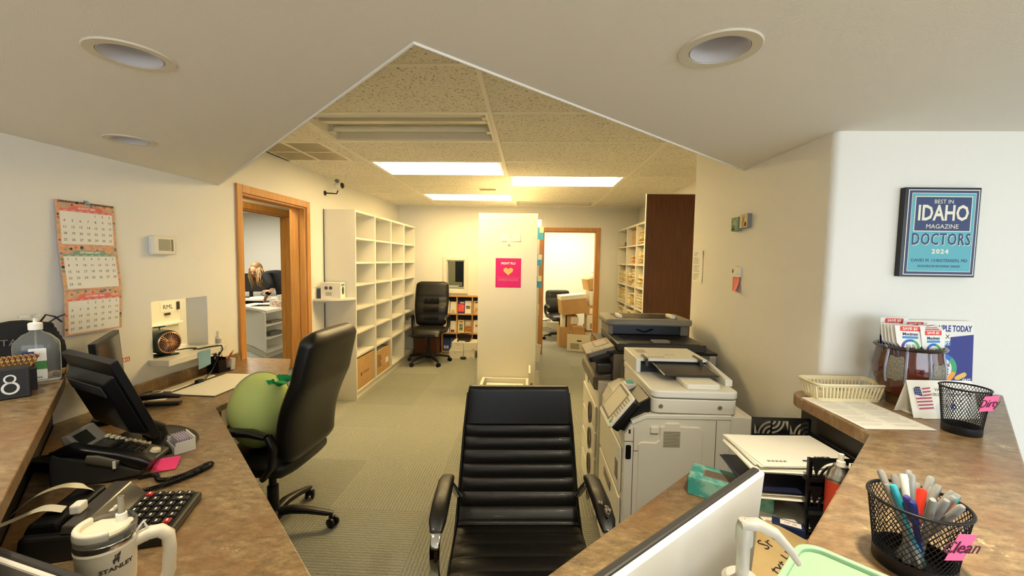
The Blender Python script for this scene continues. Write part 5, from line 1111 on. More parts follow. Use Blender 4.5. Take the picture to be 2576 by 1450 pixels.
canvas('small cream and tan canvas on the right wall, upper of the pair', 2.232, 1.771, mat('grey_edge', '#8c8a86', 0.7), mat('cream_face', '#e3d2a4', 0.8), art_b)
t = thing('printed_notice', 'long sheet of printed text taped at the far end of the right wall', 'paper', M=RW(2.852, 1.527))
MB().grid(lambda u, v: ((u-0.5)*0.165, (v-0.5)*0.208, 0.001+0.006*(u**6)*(v**4)+0.004*(u**6)*(1-v)**4), 10, 10).build('sheet', PAPER, t, thick=0.0004)
b = MB(); random.seed(2)
for i in range(24):
    if i % 7 != 3: b.box((-0.07,0.090-0.0078*i,0.0012),(-0.07+random.uniform(0.05,0.125),0.0925-0.0078*i,0.0015))
b.build('print', GINK, t)
t = thing('memo_pad', 'white memo pad with a dark floral print and a pink tear-off note below', 'notepad', M=RW(2.312, 1.466))
MB().box((-0.045,0.012,0),(0.042,0.066,0.012)).build('pad', PAPER, t)
b = MB(); 
for i in range(5): b.prism([(-0.030,0.030),(-0.026,0.030),(-0.040+0.007*i,0.058)], 0.012, 0.0124)
b.prism([(0.030,0.026),(0.036,0.024),(0.026,0.034)], 0.012, 0.0124); b.build('print', INK, t)
MB().box((-0.012,0.062,0),(0.014,0.074,0.013)).build('adhesive_tab', YEL, t)
MB().grid(lambda u, v: (-0.040+0.078*u, -0.066+0.078*v, 0.004+0.030*max(0, u-0.25)*(1-v)**1.6), 8, 8).build('pink_note', mat('salmon_note', '#f58b84', 0.8), t, thick=0.0005)
# plaque on the wall facing the viewer
t = thing('framed_plaque', 'black framed magazine award plaque in navy and teal', 'plaque', M=FW(1.497, 1.675, 1.6295))
MB().box((-0.133,-0.163,0),(0.133,0.163,0.022)).build('frame', mat('plaque_black', '#161312', 0.3), t, bevel=0.002)
NAVY = mat('navy_print', '#2f3e78', 0.6); TEAL = mat('teal_poster', '#63b1bd', 0.55); IV = mat('ivory_print', '#efe9cf', 0.55); NV2 = mat('deep_navy', '#39466f', 0.55)
MB().box((-0.121,-0.156,0.022),(0.127,0.155,0.0226)).build('white_border', PAPER, t)
MB().box((-0.118,-0.153,0.0226),(0.124,0.152,0.0230)).build('navy_border', NV2, t)
MB().box((-0.109,-0.144,0.0230),(0.115,0.143,0.0234)).build('ivory_border', IV, t)
MB().box((-0.107,-0.142,0.0234),(0.113,0.141,0.0238)).build('teal_ground', TEAL, t)
MB().box((-0.097,0.003,0.0238),(0.103,0.131,0.0241)).build('ivory_line', IV, t)
MB().box((-0.094,0.006,0.0241),(0.100,0.128,0.0244)).build('navy_ground', NV2, t)
X0 = 0.003
b = MB().text('BEST IN', 0.020, TR((X0,0.111,0.0245))).text('IDAHO', 0.078, TR((X0,0.068,0.0245)), sx=0.72, bold=0.0018).text('MAGAZINE', 0.0225, TR((X0,0.021,0.0245)), sx=1.02).text('2024', 0.0225, TR((X0,-0.070,0.0240)), sx=1.1, space=1.25, bold=0.0008); b.build('ivory_lettering', IV, t)
MB().text('DOCTORS', 0.060, TR((X0+0.0015,-0.0285,0.0239)), sx=0.66, space=1.16, bold=0.0016).build('lettering_outline', IV, t)
MB().text('DOCTORS', 0.060, TR((X0,-0.027,0.0242)), sx=0.66, space=1.16, bold=0.0008).text('DAVID M. CHRISTENSEN, MD', 0.0165, TR((X0,-0.103,0.0240)), sx=0.93).text('EXCELLENCE IN ORTHOPEDIC SURGERY', 0.0115, TR((X0,-0.124,0.0240)), sx=0.72).build('navy_lettering', NV2, t)

# ================================================================ RIGHT BAR TOP
t = thing('plastic_basket', 'cream slotted plastic basket at the end of the right bar top', 'basket', (1.132, 1.535, 1.0705), 0.02)
BC = mat('cream_basket', '#e6dab2', 0.45)
Hb = 0.062
def bx_(z): k = z/Hb; return 0.108+0.014*k, 0.045+0.010*k
b = MB(); MBb = b
for z0, z1 in ((0, 0.012), (Hb-0.010, Hb)):
    (xa, ya), (xb, yb) = bx_(z0), bx_(z1); r0, r1 = rrect(-xa,-ya,xa,ya,0.015), rrect(-xb,-yb,xb,yb,0.018)
    i0, i1 = rrect(-xa+0.002,-ya+0.002,xa-0.002,ya-0.002,0.013), rrect(-xb+0.002,-yb+0.002,xb-0.002,yb-0.002,0.016)
    b.loft([[(x,y,z0) for x,y in r0],[(x,y,z1) for x,y in r1],[(x,y,z1) for x,y in i1],[(x,y,z0) for x,y in i0]], False, closed=True)
b.prism(rrect(-0.108,-0.045,0.108,0.045,0.015), 0, 0.003)
def post(p0, p1): b.tube([p0, p1], 0.0032, 4)
for i in range(17):
    u = -1+2*i/16
    for s in (-1, 1):
        (xa, ya), (xb, yb) = bx_(0.010), bx_(Hb-0.008); post((u*(xa-0.014), s*(ya-0.001), 0.010), (u*(xb-0.016), s*(yb-0.001), Hb-0.008))
for i in range(6):
    u = -1+2*i/5
    for s in (-1, 1):
        (xa, ya), (xb, yb) = bx_(0.010), bx_(Hb-0.008); post((s*(xa-0.001), u*(ya-0.012), 0.010), (s*(xb-0.001), u*(yb-0.014), Hb-0.008))
b.build('body', BC, t)
(xb, yb) = bx_(Hb)
MB().tube([(x, y, Hb) for x, y in rrect(-xb-0.002,-yb-0.002,xb+0.002,yb+0.002,0.02)], 0.004, 8, closed=True).build('rim', BC, t, smooth=60)
t = thing('paper_sheets', 'printed white sheets on the right bar top in front of the basket', 'paper', (1.092, 1.384, 1.0705), 0.03)
MB().box((-0.104,-0.138,0),(0.104,0.140,0.0008)).box((-0.103,-0.139,0.0009),(0.105,0.139,0.0016), TR(rz=-0.03)).build('sheets', PAPER, t)
b = MB(); random.seed(8)
for c in (-0.09, 0.008):
    for i in range(26):
        if i % 6 == 5: continue
        b.box((c,0.115-0.0092*i,0.0017),(c+random.uniform(0.055,0.082),0.1178-0.0092*i,0.0019), TR(rz=-0.03))
b.build('print', mat('light_print', '#cfc8b6', 0.8), t)
# glazed pot full of coupons
def pot_mat():
    m = mat('red_brown_glaze', '#5a2416', 0.12, coat=0.6, noise=(9, '#3a1d12', 0.35, 0.7)); return m
PX, PY = 1.317, 1.49
t = thing('ceramic_pot', 'round red brown glazed pot with grey patches, holding coupons', 'pot', (PX, PY, 1.0705))
PS, PH = 0.84, 1.05
prof = [(r_*PS, z_*PH) for r_, z_ in [(0.001,0),(0.058,0),(0.062,0.006),(0.062,0.02),(0.075,0.035),(0.100,0.065),(0.113,0.10),(0.115,0.13),(0.110,0.155),(0.105,0.175),(0.104,0.19)]]
psc = lambda L_: [(r_*PS, z_*PH) for r_, z_ in L_]
MB().lathe(psc([(0.001,0),(0.060,0),(0.063,0.006),(0.064,0.035),(0.078,0.05)]), 48).build('foot', mat('olive_brown_glaze', '#5c4529', 0.25), t, smooth=50)
MB().lathe(prof[4:]+psc([(0.098,0.19),(0.10,0.165),(0.107,0.13),(0.09,0.06),(0.001,0.045)]), 56).build('body', pot_mat(), t, smooth=60)
MB().lathe(psc([(0.104,0.186),(0.114,0.190),(0.116,0.195),(0.110,0.199),(0.100,0.196),(0.099,0.188)]), 56).build('rim', mat('dark_rim_glaze', '#2e2118', 0.12, coat=0.5), t, smooth=60)
def pr(z):
    for i in range(len(prof)-1):
        if prof[i][1] <= z <= prof[i+1][1]: u = (z-prof[i][1])/(prof[i+1][1]-prof[i][1]); return prof[i][0]+(prof[i+1][0]-prof[i][0])*u
    return 0.1
for a0, z0, z1, hw in ((-1.38, 0.075, 0.160, 0.25), (-2.62, 0.095, 0.175, 0.24)):
    MB().grid(lambda u, v: ((pr(z0+(z1-z0)*v)+0.0012)*math.cos(a0+hw*(2*u-1)*(1-0.12*abs(2*v-1)**3)), (pr(z0+(z1-z0)*v)+0.0012)*math.sin(a0+hw*(2*u-1)*(1-0.12*abs(2*v-1)**3)), z0+(z1-z0)*v+0.003*math.sin(9*u)), 10, 8).build('unglazed_patch', mat('speckled_grey_glaze', '#8d8876', 0.3, noise=(220, '#6d6858', 0.4, 0.6)), t, smooth=60)
    bl = MB()
    for s in (-1, 1): bl.tube([((pr(z)+0.0006)*math.cos(a0+s*(hw+0.05)), (pr(z)+0.0006)*math.sin(a0+s*(hw+0.05)), z) for z in [z0-0.01+(z1-z0+0.045)*i/10 for i in range(11)]], 0.004, 6)
    bl.build('glaze_run', mat('grey_blue_glaze', '#8f93a8', 0.15, coat=0.5), t, smooth=60)
# coupons: first one with its print, then copies
CP = mat('coupon_white', '#efece2', 0.6); RD = mat('coupon_red', '#df4a3f', 0.6); NB = mat('coupon_navy', '#26275e', 0.5); SB = mat('coupon_sky', '#4d8fc4', 0.6)
def coupon(label, x, y, z, rz, rx, group='coupons standing in the glazed pot', ry=0.0):
    M_ = TR((x, y, z), rz, rx, ry); t = thing('coupon', label, 'coupon', group=group, M=M_)
    F = FR((0,0,0),(1,0,0),(0,0,1))
    MB().prism([(-0.034,-0.06),(0.034,-0.06),(0.046,0.062),(-0.046,0.062)], -0.0008, 0, F).build('card', CP, t)
    MB().prism([(-0.034,-0.06),(0.034,-0.06),(0.040,0.004),(0.030,-0.010),(0.0,-0.022),(-0.030,-0.010),(-0.040,0.004)], 0, 0.0004, F).build('navy_print', NB, t)
    MB().prism(rrect(-0.030,0.044,0.030,0.060,0.003), 0, 0.0005, F).build('red_tab', RD, t)
    MB().text('SAVE $5', 0.0125, F @ TR((0,0.052,0.0006)), ext=0.0002, bold=0.0003).build('red_tab_lettering', CP, t)
    MB().text('Mucinex', 0.0135, F @ TR((0,0.034,0.0003)), ext=0.0002, bold=0.0004).box((-0.015,0.010,0.0002),(0.015,0.012,0.0004), F).build('lettering', NB, t)
    MB().prism(rrect(-0.024,0.019,0.024,0.027,0.003), 0, 0.0005, F).build('blue_tab', SB, t)
    for c_, a0, a1 in (('#6f2f8a', 150, 200), ('#2f6fc0', 70, 150), ('#4faf5a', -20, 70), ('#f0b43c', -100, -20), ('#ef6a40', 200, 260)):
        pts = arc(0, -0.010, 0.027, a0, a1, 10); q = arc(0, -0.010, 0.019, a1, a0, 10); MB().prism(pts+q, 0.0006, 0.0010, F).build('color_ring', mat('ring'+c_, c_, 0.6), t)
    MB().prism(arc(0,-0.010,0.0192,0,350,30), 0.0005, 0.0009, F).build('ring_center', CP, t)
    MB().text('ALL IN', 0.010, F @ TR((0,-0.004,0.0010)), ext=0.0002).text('ONE', 0.014, F @ TR((0,-0.014,0.0010)), ext=0.0002, bold=0.0005).build('ring_lettering', INK, t)
    return t
zt = 1.0705+0.212
c1 = coupon('coupon at the front left of the pot, overlapping the rim', PX-0.040, PY-0.048, zt+0.006, -0.10, -0.12)
c2 = coupon('coupon at the front right of the pot, widest in view', PX+0.034, PY-0.050, zt-0.006, 0.12, -0.10)
def cdup(src, label, x, y, z, rz, rx):
    r = dup(src, label); r.matrix_world = TR((x, y, z), rz, rx); return r
cdup(c1, 'coupon at the back left of the pot, standing highest', PX-0.036, PY+0.03, zt+0.024, -0.05, 0.10)
cdup(c1, 'coupon at the back right of the pot', PX+0.03, PY+0.030, zt+0.014, 0.1, 0.18)
for i in range(4): cdup(c1, 'coupon fanned out behind the front left one in the pot', PX-0.044-0.003*i, PY-0.038+0.010*i, zt+0.004+0.001*i, -0.14-0.03*i, -0.14+0.03*i)
for i in range(4): cdup(c1, 'coupon fanned out behind the front right one in the pot', PX+0.037+0.003*i, PY-0.038+0.011*i, zt-0.002+0.003*i, 0.16+0.05*i, -0.08+0.05*i)
for i in range(3): cdup(c1, 'coupon leaning back flat across the middle of the pot', PX-0.02+0.03*i, PY-0.01+0.008*i, zt+0.008, 0.05*i, 0.30+0.08*i)
# promotional card leaning on the wall
t = thing('promotional_card', 'navy advertising card with a coloured ring leaning on the wall behind the pot', 'sign', M=TR((1.515, 1.60, 1.0715), rx=-0.05))
F = FR((0,0,0.14),(1,0,0),(0,0,1))
MB().box((-0.135,-0.14,-0.004),(0.135,0.138,0), F).build('board', PAPER, t)
MB().prism([(-0.135,-0.14),(0.135,-0.14),(0.135,0.088),(0.0,0.070),(-0.135,0.062)], 0, 0.0006, F).build('navy_field', mat('royal_navy', '#2c3384', 0.5), t)
MB().text('GET A FREE SAMPLE TODAY', 0.032, F @ TR((0.128,0.108,0.0002)), align='RIGHT', sx=0.62, bold=0.0010).build('headline', mat('royal_navy', '#2c3384', 0.5), t)
MB().prism(rrect(-0.03,0.062,0.052,0.090,0.003), 0.0006, 0.0010, F).build('logo_field', PAPER, t)
MB().text('MUCINEX', 0.021, F @ TR((0.049,0.078,0.0011)), align='RIGHT').build('logo_lettering', INK, t)
MB().prism(rrect(-0.04,0.045,0.053,0.062,0.003), 0.0006, 0.0010, F).build('blue_band', SB, t)
MB().text('NIGHTSHIFT', 0.016, F @ TR((0.050,0.053,0.0011)), align='RIGHT', bold=0.0004).text('COLD & FLU', 0.016, F @ TR((0.048,0.026,0.0008)), align='RIGHT', bold=0.0003).text('FAST', 0.013, F @ TR((0.127,-0.082,0.0008)), align='RIGHT', shear=0.3, bold=0.0004).text('RELEASE', 0.013, F @ TR((0.127,-0.094,0.0008)), align='RIGHT', shear=0.3, bold=0.0004).text('DAYTIME', 0.028, F @ TR((0.075,-0.118,0.0008)), align='RIGHT', bold=0.001).build('white_lettering', PAPER, t)
for c_, a0, a1 in (('#3f74c8', 45, 150), ('#49ad78', -15, 45), ('#f7a64c', -150, -15), ('#ef6a40', 150, 210)):
    MB().prism(arc(0.020, -0.040, 0.058, a0, a1, 14)+arc(0.020, -0.040, 0.040, a1, a0, 14), 0.0006, 0.0011, F).build('color_ring', mat('ring'+c_, c_, 0.6), t)
MB().prism(arc(0.020,-0.040,0.0402,0,351,36), 0.0006, 0.0010, F).build('ring_center', PAPER, t)
MB().text('ALL IN', 0.026, F @ TR((0.020,-0.026,0.0012)), sx=0.85).text('ONE', 0.032, F @ TR((0.020,-0.054,0.0012)), sx=0.85, bold=0.001).build('ring_lettering', INK, t)
MB().pad([(0.072,-0.078,0.0),(0.082,-0.074,0.0),(0.105,-0.062,0.0),(0.112,-0.058,0.0)], [0.004,0.009,0.009,0.005], [0.0005]*4, M=F @ TR((0,0,0.0012)), side=V((-0.45,0.9,0)).normalized(), n=16, e=2).build('tablet_print', mat('yellow_print', '#eac25a', 0.5), t)
# VA tent card
t = thing('tent_card', 'white folded tent card with a flag print in front of the pot', 'card', (1.322, 1.383, 1.0715), 0.04)
MB().add([(-0.105,-0.034,0),(0.105,-0.034,0),(0.105,0.0,0.112),(-0.105,0.0,0.112),(-0.105,0.034,0),(0.105,0.034,0)], [(0,1,2,3),(3,2,5,4)]).build('card', PAPER, t, thick=0.0008, off=0)
TF = FR((0,-0.0175,0.056),(1,0,0),(0,0.034,0.112))
MB().prism(rrect(-0.086,-0.030,0.09,0.038,0.006), 0.001, 0.0014, TF).build('print_field', PAPER, t)
MB().prism([(-0.088,0.014),(-0.064,0.008),(-0.068,0.038),(-0.082,0.038),(-0.088,0.032)], 0.0014, 0.0018, TF).build('flag_canton', mat('flag_blue', '#3a3f74', 0.6), t)
b = MB()
for i in range(3):
    for j in range(3): b.prism([( -0.0825+0.006*i+0.0018*(1 if k%2==0 else 0.4)*math.cos(PI/2+2*PI*k/10), 0.017+0.007*j+0.0018*(1 if k%2==0 else 0.4)*math.sin(PI/2+2*PI*k/10)) for k in range(10)], 0.0018, 0.002, TF)
b.build('flag_stars', PAPER, t)
b = MB()
for i in range(7):
    yy = 0.032-0.0102*i; x0 = -0.062 if i < 3 else -0.086+0.002*max(0, i-4); b.prism([(x0,yy-0.003),(-0.036,yy),(-0.036,yy+0.005),(x0,yy+0.002)], 0.0014, 0.0018, TF)
b.build('flag_stripes', mat('flag_red', '#b5566c', 0.6), t)
b = MB().text('VA AUTHORIZED', 0.0135, TF @ TR((0.030,0.029,0.0015))).text('URGENT CARE PROVIDER', 0.0135, TF @ TR((0.030,0.014,0.0015)), sx=0.82).text('VA', 0.016, TF @ TR((0.0,-0.022,0.0015))); b.build('lettering', mat('slate_print', '#4a4a58', 0.7), t)
b = MB()
for i in range(3): b.prism([(0.008+0.022*i+0.0045*(1 if k%2==0 else 0.4)*math.cos(PI/2+2*PI*k/10), -0.004+0.0045*(1 if k%2==0 else 0.4)*math.sin(PI/2+2*PI*k/10)) for k in range(10)], 0.0014, 0.0018, TF)
b.build('red_stars', mat('flag_red', '#b5566c', 0.6), t)
MB().prism(arc(0.028,-0.022,0.009,0,345,24), 0.0014, 0.0018, TF).build('seal', mat('seal_blue', '#5a60a8', 0.6), t)
b = MB().prism([(0.022,-0.020),(0.028,-0.023),(0.034,-0.020),(0.028,-0.027)], 0.0018, 0.002, TF); b.build('seal_bird', PAPER, t)
MB().box((-0.1,-0.045,0),(0.05,0.05,0.0006), TR((0.02,0.005,-0.0005))).build('base_fold', PAPER, t)
# mesh cups
def note(cup, word, w, h, z, ang, r, size, label_m=PINK, tiltx=0.0):
    F = FR((r*math.cos(ang), r*math.sin(ang), z), (-math.sin(ang), math.cos(ang), 0), (0.18*math.cos(ang), 0.18*math.sin(ang), 1)) @ TR(rz=tiltx)
    n_ = MB().grid(lambda u, v: ((u-0.5)*w, (v-0.5)*h, 0.001+0.002*v-0.0*(2*u-1)**2), 6, 4, F).build('sticky_note', label_m, cup, thick=0.0004)
    MB().text(word, size, F @ TR((0,0,0.0030)), shear=0.15).build('handwriting', mat('plum_marker', '#5c1f3e', 0.7), n_)
c = mesh_cup('mesh_cup', 'empty black mesh cup with a pink note reading Dirty on the right bar top', (1.262, 1.243, 1.0705), 0.042, 0.053, 0.132, n=46)
note(c, 'Dirty', 0.056, 0.048, 0.103, -1.32, 0.0535, 0.034)
c = mesh_cup('mesh_cup', 'black mesh cup packed with pens near the bottom right of the view', (0.622, 0.668, 1.0705), 0.050, 0.061, 0.108, n=46)
note(c, 'Clean', 0.034, 0.048, 0.072, -1.38, 0.0575, 0.030, tiltx=-0.12)
SMOKE = mat('smoky_pen', '#a5a49e', 0.25, trans=0.35)
random.seed(21)
pc = (0.622, 0.668, 1.0765)
def pen(label, ang, rtop, top, colr, cap=None, group=None, rr=0.0048, clip=True, flat=False):
    top = 0.108 + (top-0.112)*0.36
    p1 = V((rtop*math.cos(ang), rtop*math.sin(ang), top)); p0 = V((0.6*rtop*math.cos(ang+2.4)*0.6, 0.6*rtop*math.sin(ang+2.4)*0.6, 0.002))
    t = thing('pen', label, 'pen', pc, group=group); d = (p1-p0); L_ = d.length; d.normalize()
    MB().tube([p0, p0+d*(L_-0.035)], rr*0.92, 10).build('barrel', colr, t, smooth=50)
    MB().tube([p0+d*(L_-0.04), p0+d*(L_-0.004), p1], [rr*1.1, rr*1.1, rr*0.75], 12).build('cap', cap or colr, t, smooth=40)
    if clip:
        s = d.orthogonal().normalized(); MB().tube([p0+d*(L_-0.005)+s*rr*1.5, p0+d*(L_-0.032)+s*rr*1.6], 0.0014, 6).build('clip', cap or colr, t, smooth=40)
    return t
for i, a in enumerate((2.6, 2.1, 1.75, 1.3, 0.9, 0.55, 0.2, -0.05, -0.5, -2.0, -1.4, -0.25, 0.4, 1.1, -0.8, -1.1)):
    pen('grey smoky ballpoint pen in the packed mesh cup', a, 0.038+0.012*(i%2), 0.135+0.012*((i*7)%4), SMOKE, group='grey pens in the mesh cup')
pen('turquoise pen with a blue collar at the left of the packed mesh cup', 2.9, 0.034, 0.150, mat('turquoise_plastic', '#2f9fb0', 0.3), mat('turquoise_plastic', '#2f9fb0', 0.3))
pen('flat white pen rising from the middle of the packed mesh cup', 1.9, 0.020, 0.185, mat('white_pen', '#eae5d6', 0.4), rr=0.0055)
pen('grey pen standing tallest in the middle of the packed mesh cup', 1.6, 0.014, 0.195, SMOKE)
pen('pen with a bright red cap in the packed mesh cup', 0.6, 0.018, 0.135, mat('red_cap', '#d8361f', 0.3), rr=0.006)
pen('orange pen at the right of the packed mesh cup', -0.55, 0.038, 0.128, mat('orange_cap', '#e2622c', 0.3), rr=0.0052)
pen('white pen with a green end at the right rim of the packed mesh cup', -0.3, 0.046, 0.138, mat('white_pen', '#eae5d6', 0.4), mat('green_end', '#3f8f78', 0.3), rr=0.0055)
pen('dark blue pen low in the front of the packed mesh cup', -2.5, 0.030, 0.115, mat('blue_pen', '#2a3580', 0.3))
pen('violet and white pen low in the front of the packed mesh cup', -2.9, 0.024, 0.122, mat('white_pen', '#eae5d6', 0.4), mat('violet_cap', '#4a3f86', 0.3))
# pump bottle
t = thing('pump_bottle', 'white pump bottle on the bar top in front of the white monitor', 'bottle', (0.214, 0.402, 1.0705), 0.0); t.scale = (0.94, 0.94, 0.955)
CL = mat('frosted_plastic', '#dedacd', 0.3, trans=0.5, ior=1.3)
MB().lathe([(0.001,0),(0.034,0),(0.036,0.004),(0.036,0.12),(0.033,0.138),(0.018,0.152),(0.016,0.16)], 32).build('body', mat('soap_bottle', '#efeadc', 0.3), t, smooth=50)
MB().lathe([(0.0185,0.152),(0.0190,0.176),(0.015,0.180),(0.001,0.180)], 28).build('collar', CL, t, smooth=40)
MB().lathe([(0.0062,0.178),(0.0062,0.212),(0.0082,0.216),(0.0082,0.232),(0.006,0.240),(0.001,0.241)], 24).build('pump_stem', CL, t, smooth=50)
MB().pad([(-0.004,0,0.236),(0.012,-0.003,0.238),(0.028,-0.006,0.231),(0.042,-0.009,0.216),(0.050,-0.011,0.204)], [0.008,0.0085,0.007,0.0055,0.004], [0.004,0.005,0.005,0.004,0.003], side=V((0.2,1,0)).normalized(), n=16, e=2.4).build('spout', CL, t, smooth=60)
# mint container
t = thing('mint_container', 'pale mint green container with rounded corners at the bottom edge of the view', 'container', (0.407, 0.497, 1.0705), math.radians(-45))
MINT = mat('mint_plastic', '#8fb08c', 0.35)
MB().prism(rrect(-0.076,-0.07,0.076,0.07,0.028, 8), 0, 0.072).build('body', MINT, t, bevel=0.004, smooth=35)
b = MB(); o_, i_ = rrect(-0.080,-0.074,0.080,0.074,0.030, 8), rrect(-0.072,-0.066,0.072,0.066,0.024, 8)
b.loft([[(x,y,0.070) for x,y in o_],[(x,y,0.079) for x,y in o_],[(x,y,0.079) for x,y in i_],[(x,y,0.0725) for x,y in i_]], False); b.add([(x,y,0.0725) for x,y in i_], [tuple(range(len(i_)))])
b.build('lid', MINT, t, bevel=0.002, smooth=35)

# ================================================================ RIGHT DESK
t = thing('tissue_box', 'turquoise patterned tissue box on the right desk behind the white monitor', 'tissue box', (0.688, 1.392, 0.7605), math.radians(-31))
TQ = mat('turquoise_pattern', '#3f9f98', 0.6, noise=(26, '#8fc6b4', 0.42, 0.58))
MB().box((-0.125,-0.058,0),(0.125,0.058,0.062)).build('carton', TQ, t, bevel=0.002)
MB().prism(rrect(-0.085,-0.026,0.085,0.026,0.006), 0.062, 0.0625).build('opening', mat('opening_tan', '#8f7f6a', 0.8), t)
MB().prism(rrect(-0.080,-0.021,0.080,0.021,0.006), 0.0625, 0.063).build('opening_film', mat('film_brown', '#6f5f50', 0.3), t)
# letter tray
t = thing('letter_tray', 'black three-tier letter tray with curved cut-outs, full of papers', 'letter tray', (0.90, 1.345, 0.7605))
TX0, TX1, TY0, TY1 = -0.098, 0.105, -0.155, 0.155
def tray_panel(b, M_, w, h):         # metal panel with quarter-ring cut-outs: build as frame plus remaining bars
    b.box((0,0,0),(w,0.012,0.0015), M_); b.box((0,h-0.012,0),(w,h,0.0015), M_); b.box((0,0.012,0),(0.008,h-0.012,0.0015), M_); b.box((w-0.008,0.012,0),(w,h-0.012,0.0015), M_)
    n = 3; cw = (w-0.016)/n; hh = h-0.024
    for i in range(n):
        x0 = 0.008+cw*i; fl = (i % 2 == 1)
        R0 = min(cw, hh)*0.98; cx = x0+cw if not fl else x0; cy = 0.012 if not fl else 0.012+hh
        a0, a1 = (90, 180) if not fl else (270, 360)
        for ra, rb in ((0.0, 0.16), (0.34, 0.50), (0.68, 0.84)):
            if ra == 0: b.prism([(cx,cy)]+arc(cx,cy,rb*R0,a0,a1,6), 0, 0.0015, M_)
            else: b.prism(arc(cx,cy,rb*R0,a0,a1,10)+arc(cx,cy,ra*R0,a1,a0,10), 0, 0.0015, M_)
        b.prism(arc(cx,cy,R0,a0,a1,10)+([(x0,cy+hh)] if not fl else [(x0+cw,cy-hh)]), 0, 0.0015, M_)
        b.box((x0-0.003,0.012,0),(x0+0.003,h-0.012,0.0015), M_)
for k, zz in enumerate((0.0, 0.085, 0.17)):
    b = MB(); b.box((TX0,TY0,zz),(TX1,TY1,zz+0.002))
    tray_panel(b, FR((TX0,TY0,zz),(1,0,0),(0,0,1)), TX1-TX0, 0.072); tray_panel(b, FR((TX0,TY1,zz),(1,0,0),(0,0,1)), TX1-TX0, 0.072)
    b.box((TX1-0.002,TY0,zz),(TX1,TY1,zz+0.03))
    b.build('tier', mat('black_tray_metal', '#121213', 0.4), t)
for xx in (TX0+0.004, TX1-0.004):
    for yy in (TY0+0.004, TY1-0.004): MB().box((xx-0.004,yy-0.004,0),(xx+0.004,yy+0.004,0.24)).build('corner_post', MATS['black_tray_metal'], t)
def sheets(name, label, x, y, z, rz, w=0.21, l=0.28, n=4, m=PAPER, droop=0.0, extra=None):
    t = thing(name, label, 'paper', (x, y, z), rz); random.seed(int(z*1000))
    b = MB()
    for i in range(n):
        q = TR((random.uniform(-0.008,0.008), random.uniform(-0.008,0.008), 0.0022*i), random.uniform(-0.05,0.05))
        b.grid(lambda u, v: ((u-0.5)*l, (v-0.5)*w, -droop*max(0, 0.45-u)**1.5), 8, 2, q)
    b.build('sheets', m, t, thick=0.001, off=1.0)
    if extra: extra(t, 0.0022*n)
    return t
def ex1(t, z):
    b = MB().box((0.0,-0.085,z+0.001),(0.05,-0.078,z+0.0014)).text('DMDII', 0.017, TR((0.075,-0.06,z+0.001), 0.0), bold=0.0006); b.build('print', NV2, t)
    b = MB()
    for i in range(5): b.box((-0.11+0.012*i,-0.09,z+0.001),(-0.102+0.012*i,-0.084,z+0.0013))
    b.build('address_print', GINK, t)
sheets('envelope', 'white envelopes on the top tier of the black letter tray, sticking out to the left', 0.835, 1.350, 0.948, 0.03, w=0.22, l=0.30, n=3, extra=ex1)
sheets('envelope', 'lower white sheets on the top tier of the letter tray', 0.825, 1.335, 0.9335, -0.05, w=0.22, l=0.30, n=4)
t = sheets('folder', 'dark blue folder jutting from the middle tier of the letter tray', 0.83, 1.335, 0.873, -0.08, w=0.23, l=0.31, n=3, m=mat('ink_blue_folder', '#20243f', 0.4)); t['category'] = 'folder'
sheets('paper_stack', 'white papers jutting from the middle tier under the blue folder', 0.835, 1.33, 0.85, -0.08, w=0.215, l=0.29, n=9)
def ex2(t, z): 
    b = MB().box((-0.02,-0.10,z+0.001),(0.012,-0.075,z+0.0014)); b.build('logo_print', INK, t)
    b = MB()
    for i in range(4): b.box((0.03,-0.10+0.01*i,z+0.001),(0.09,-0.096+0.01*i,z+0.0013))
    b.build('print', GINK, t)
sheets('paper_stack', 'white letter on the lowest tier of the letter tray', 0.86, 1.32, 0.768, 0.05, w=0.215, l=0.28, n=4, extra=ex2)
t = thing('spray_can', 'red and blue spray can with a white nozzle beside the letter tray', 'spray can', (0.862, 1.152, 0.7605))
MB().lathe([(0.001,0),(0.031,0),(0.032,0.004),(0.032,0.10)], 32).build('lower_body', mat('can_blue', '#2f6f9f', 0.3), t, smooth=40)
MB().lathe([(0.032,0.10),(0.032,0.20)], 32).build('upper_body', mat('can_red', '#c2402a', 0.3), t, smooth=40)
MB().lathe([(0.032,0.198),(0.033,0.203),(0.031,0.208),(0.026,0.225),(0.018,0.234),(0.017,0.240),(0.001,0.240)], 32).build('dome', STEEL, t, smooth=40)
MB().lathe([(0.011,0.238),(0.010,0.252),(0.0065,0.254),(0.0065,0.272),(0.001,0.272)], 20).build('nozzle', CREAM2, t, smooth=40)
MB().grid(lambda u, v: (0.0325*math.cos(-2.4+1.6*u), 0.0325*math.sin(-2.4+1.6*u), 0.06+0.12*v), 12, 2).build('label', PAPER, t, smooth=60)
t = thing('kraft_envelope', 'tan kraft envelope with black handwriting beside the white monitor', 'envelope', (0.655, 1.075, 0.7605), math.radians(32))
MB().box((-0.14,-0.10,0),(0.14,0.10,0.03)).build('envelope', KRAFT, t, bevel=0.006)
b = MB().text('Sr U', 0.05, TR((0.04,0.035,0.0305), PI*0.0), shear=0.25).text('txt H', 0.05, TR((-0.02,-0.03,0.0305), 0.1), shear=0.25); b.build('handwriting', INK, t)
t = thing('ink_box', 'small navy box with a white label beside the letter tray', 'box', (0.765, 1.205, 0.7605), math.radians(-28))
MB().box((-0.04,-0.018,0),(0.04,0.018,0.035)).build('carton', mat('navy_carton', '#1d2a52', 0.5), t, bevel=0.002)
MB().box((-0.02,-0.012,0.035),(0.032,0.012,0.0354)).build('label', PAPER, t); MB().text('HP 26', 0.012, TR((0.006,0.0,0.0355)), ext=0.0002).build('label_lettering', RD, t)
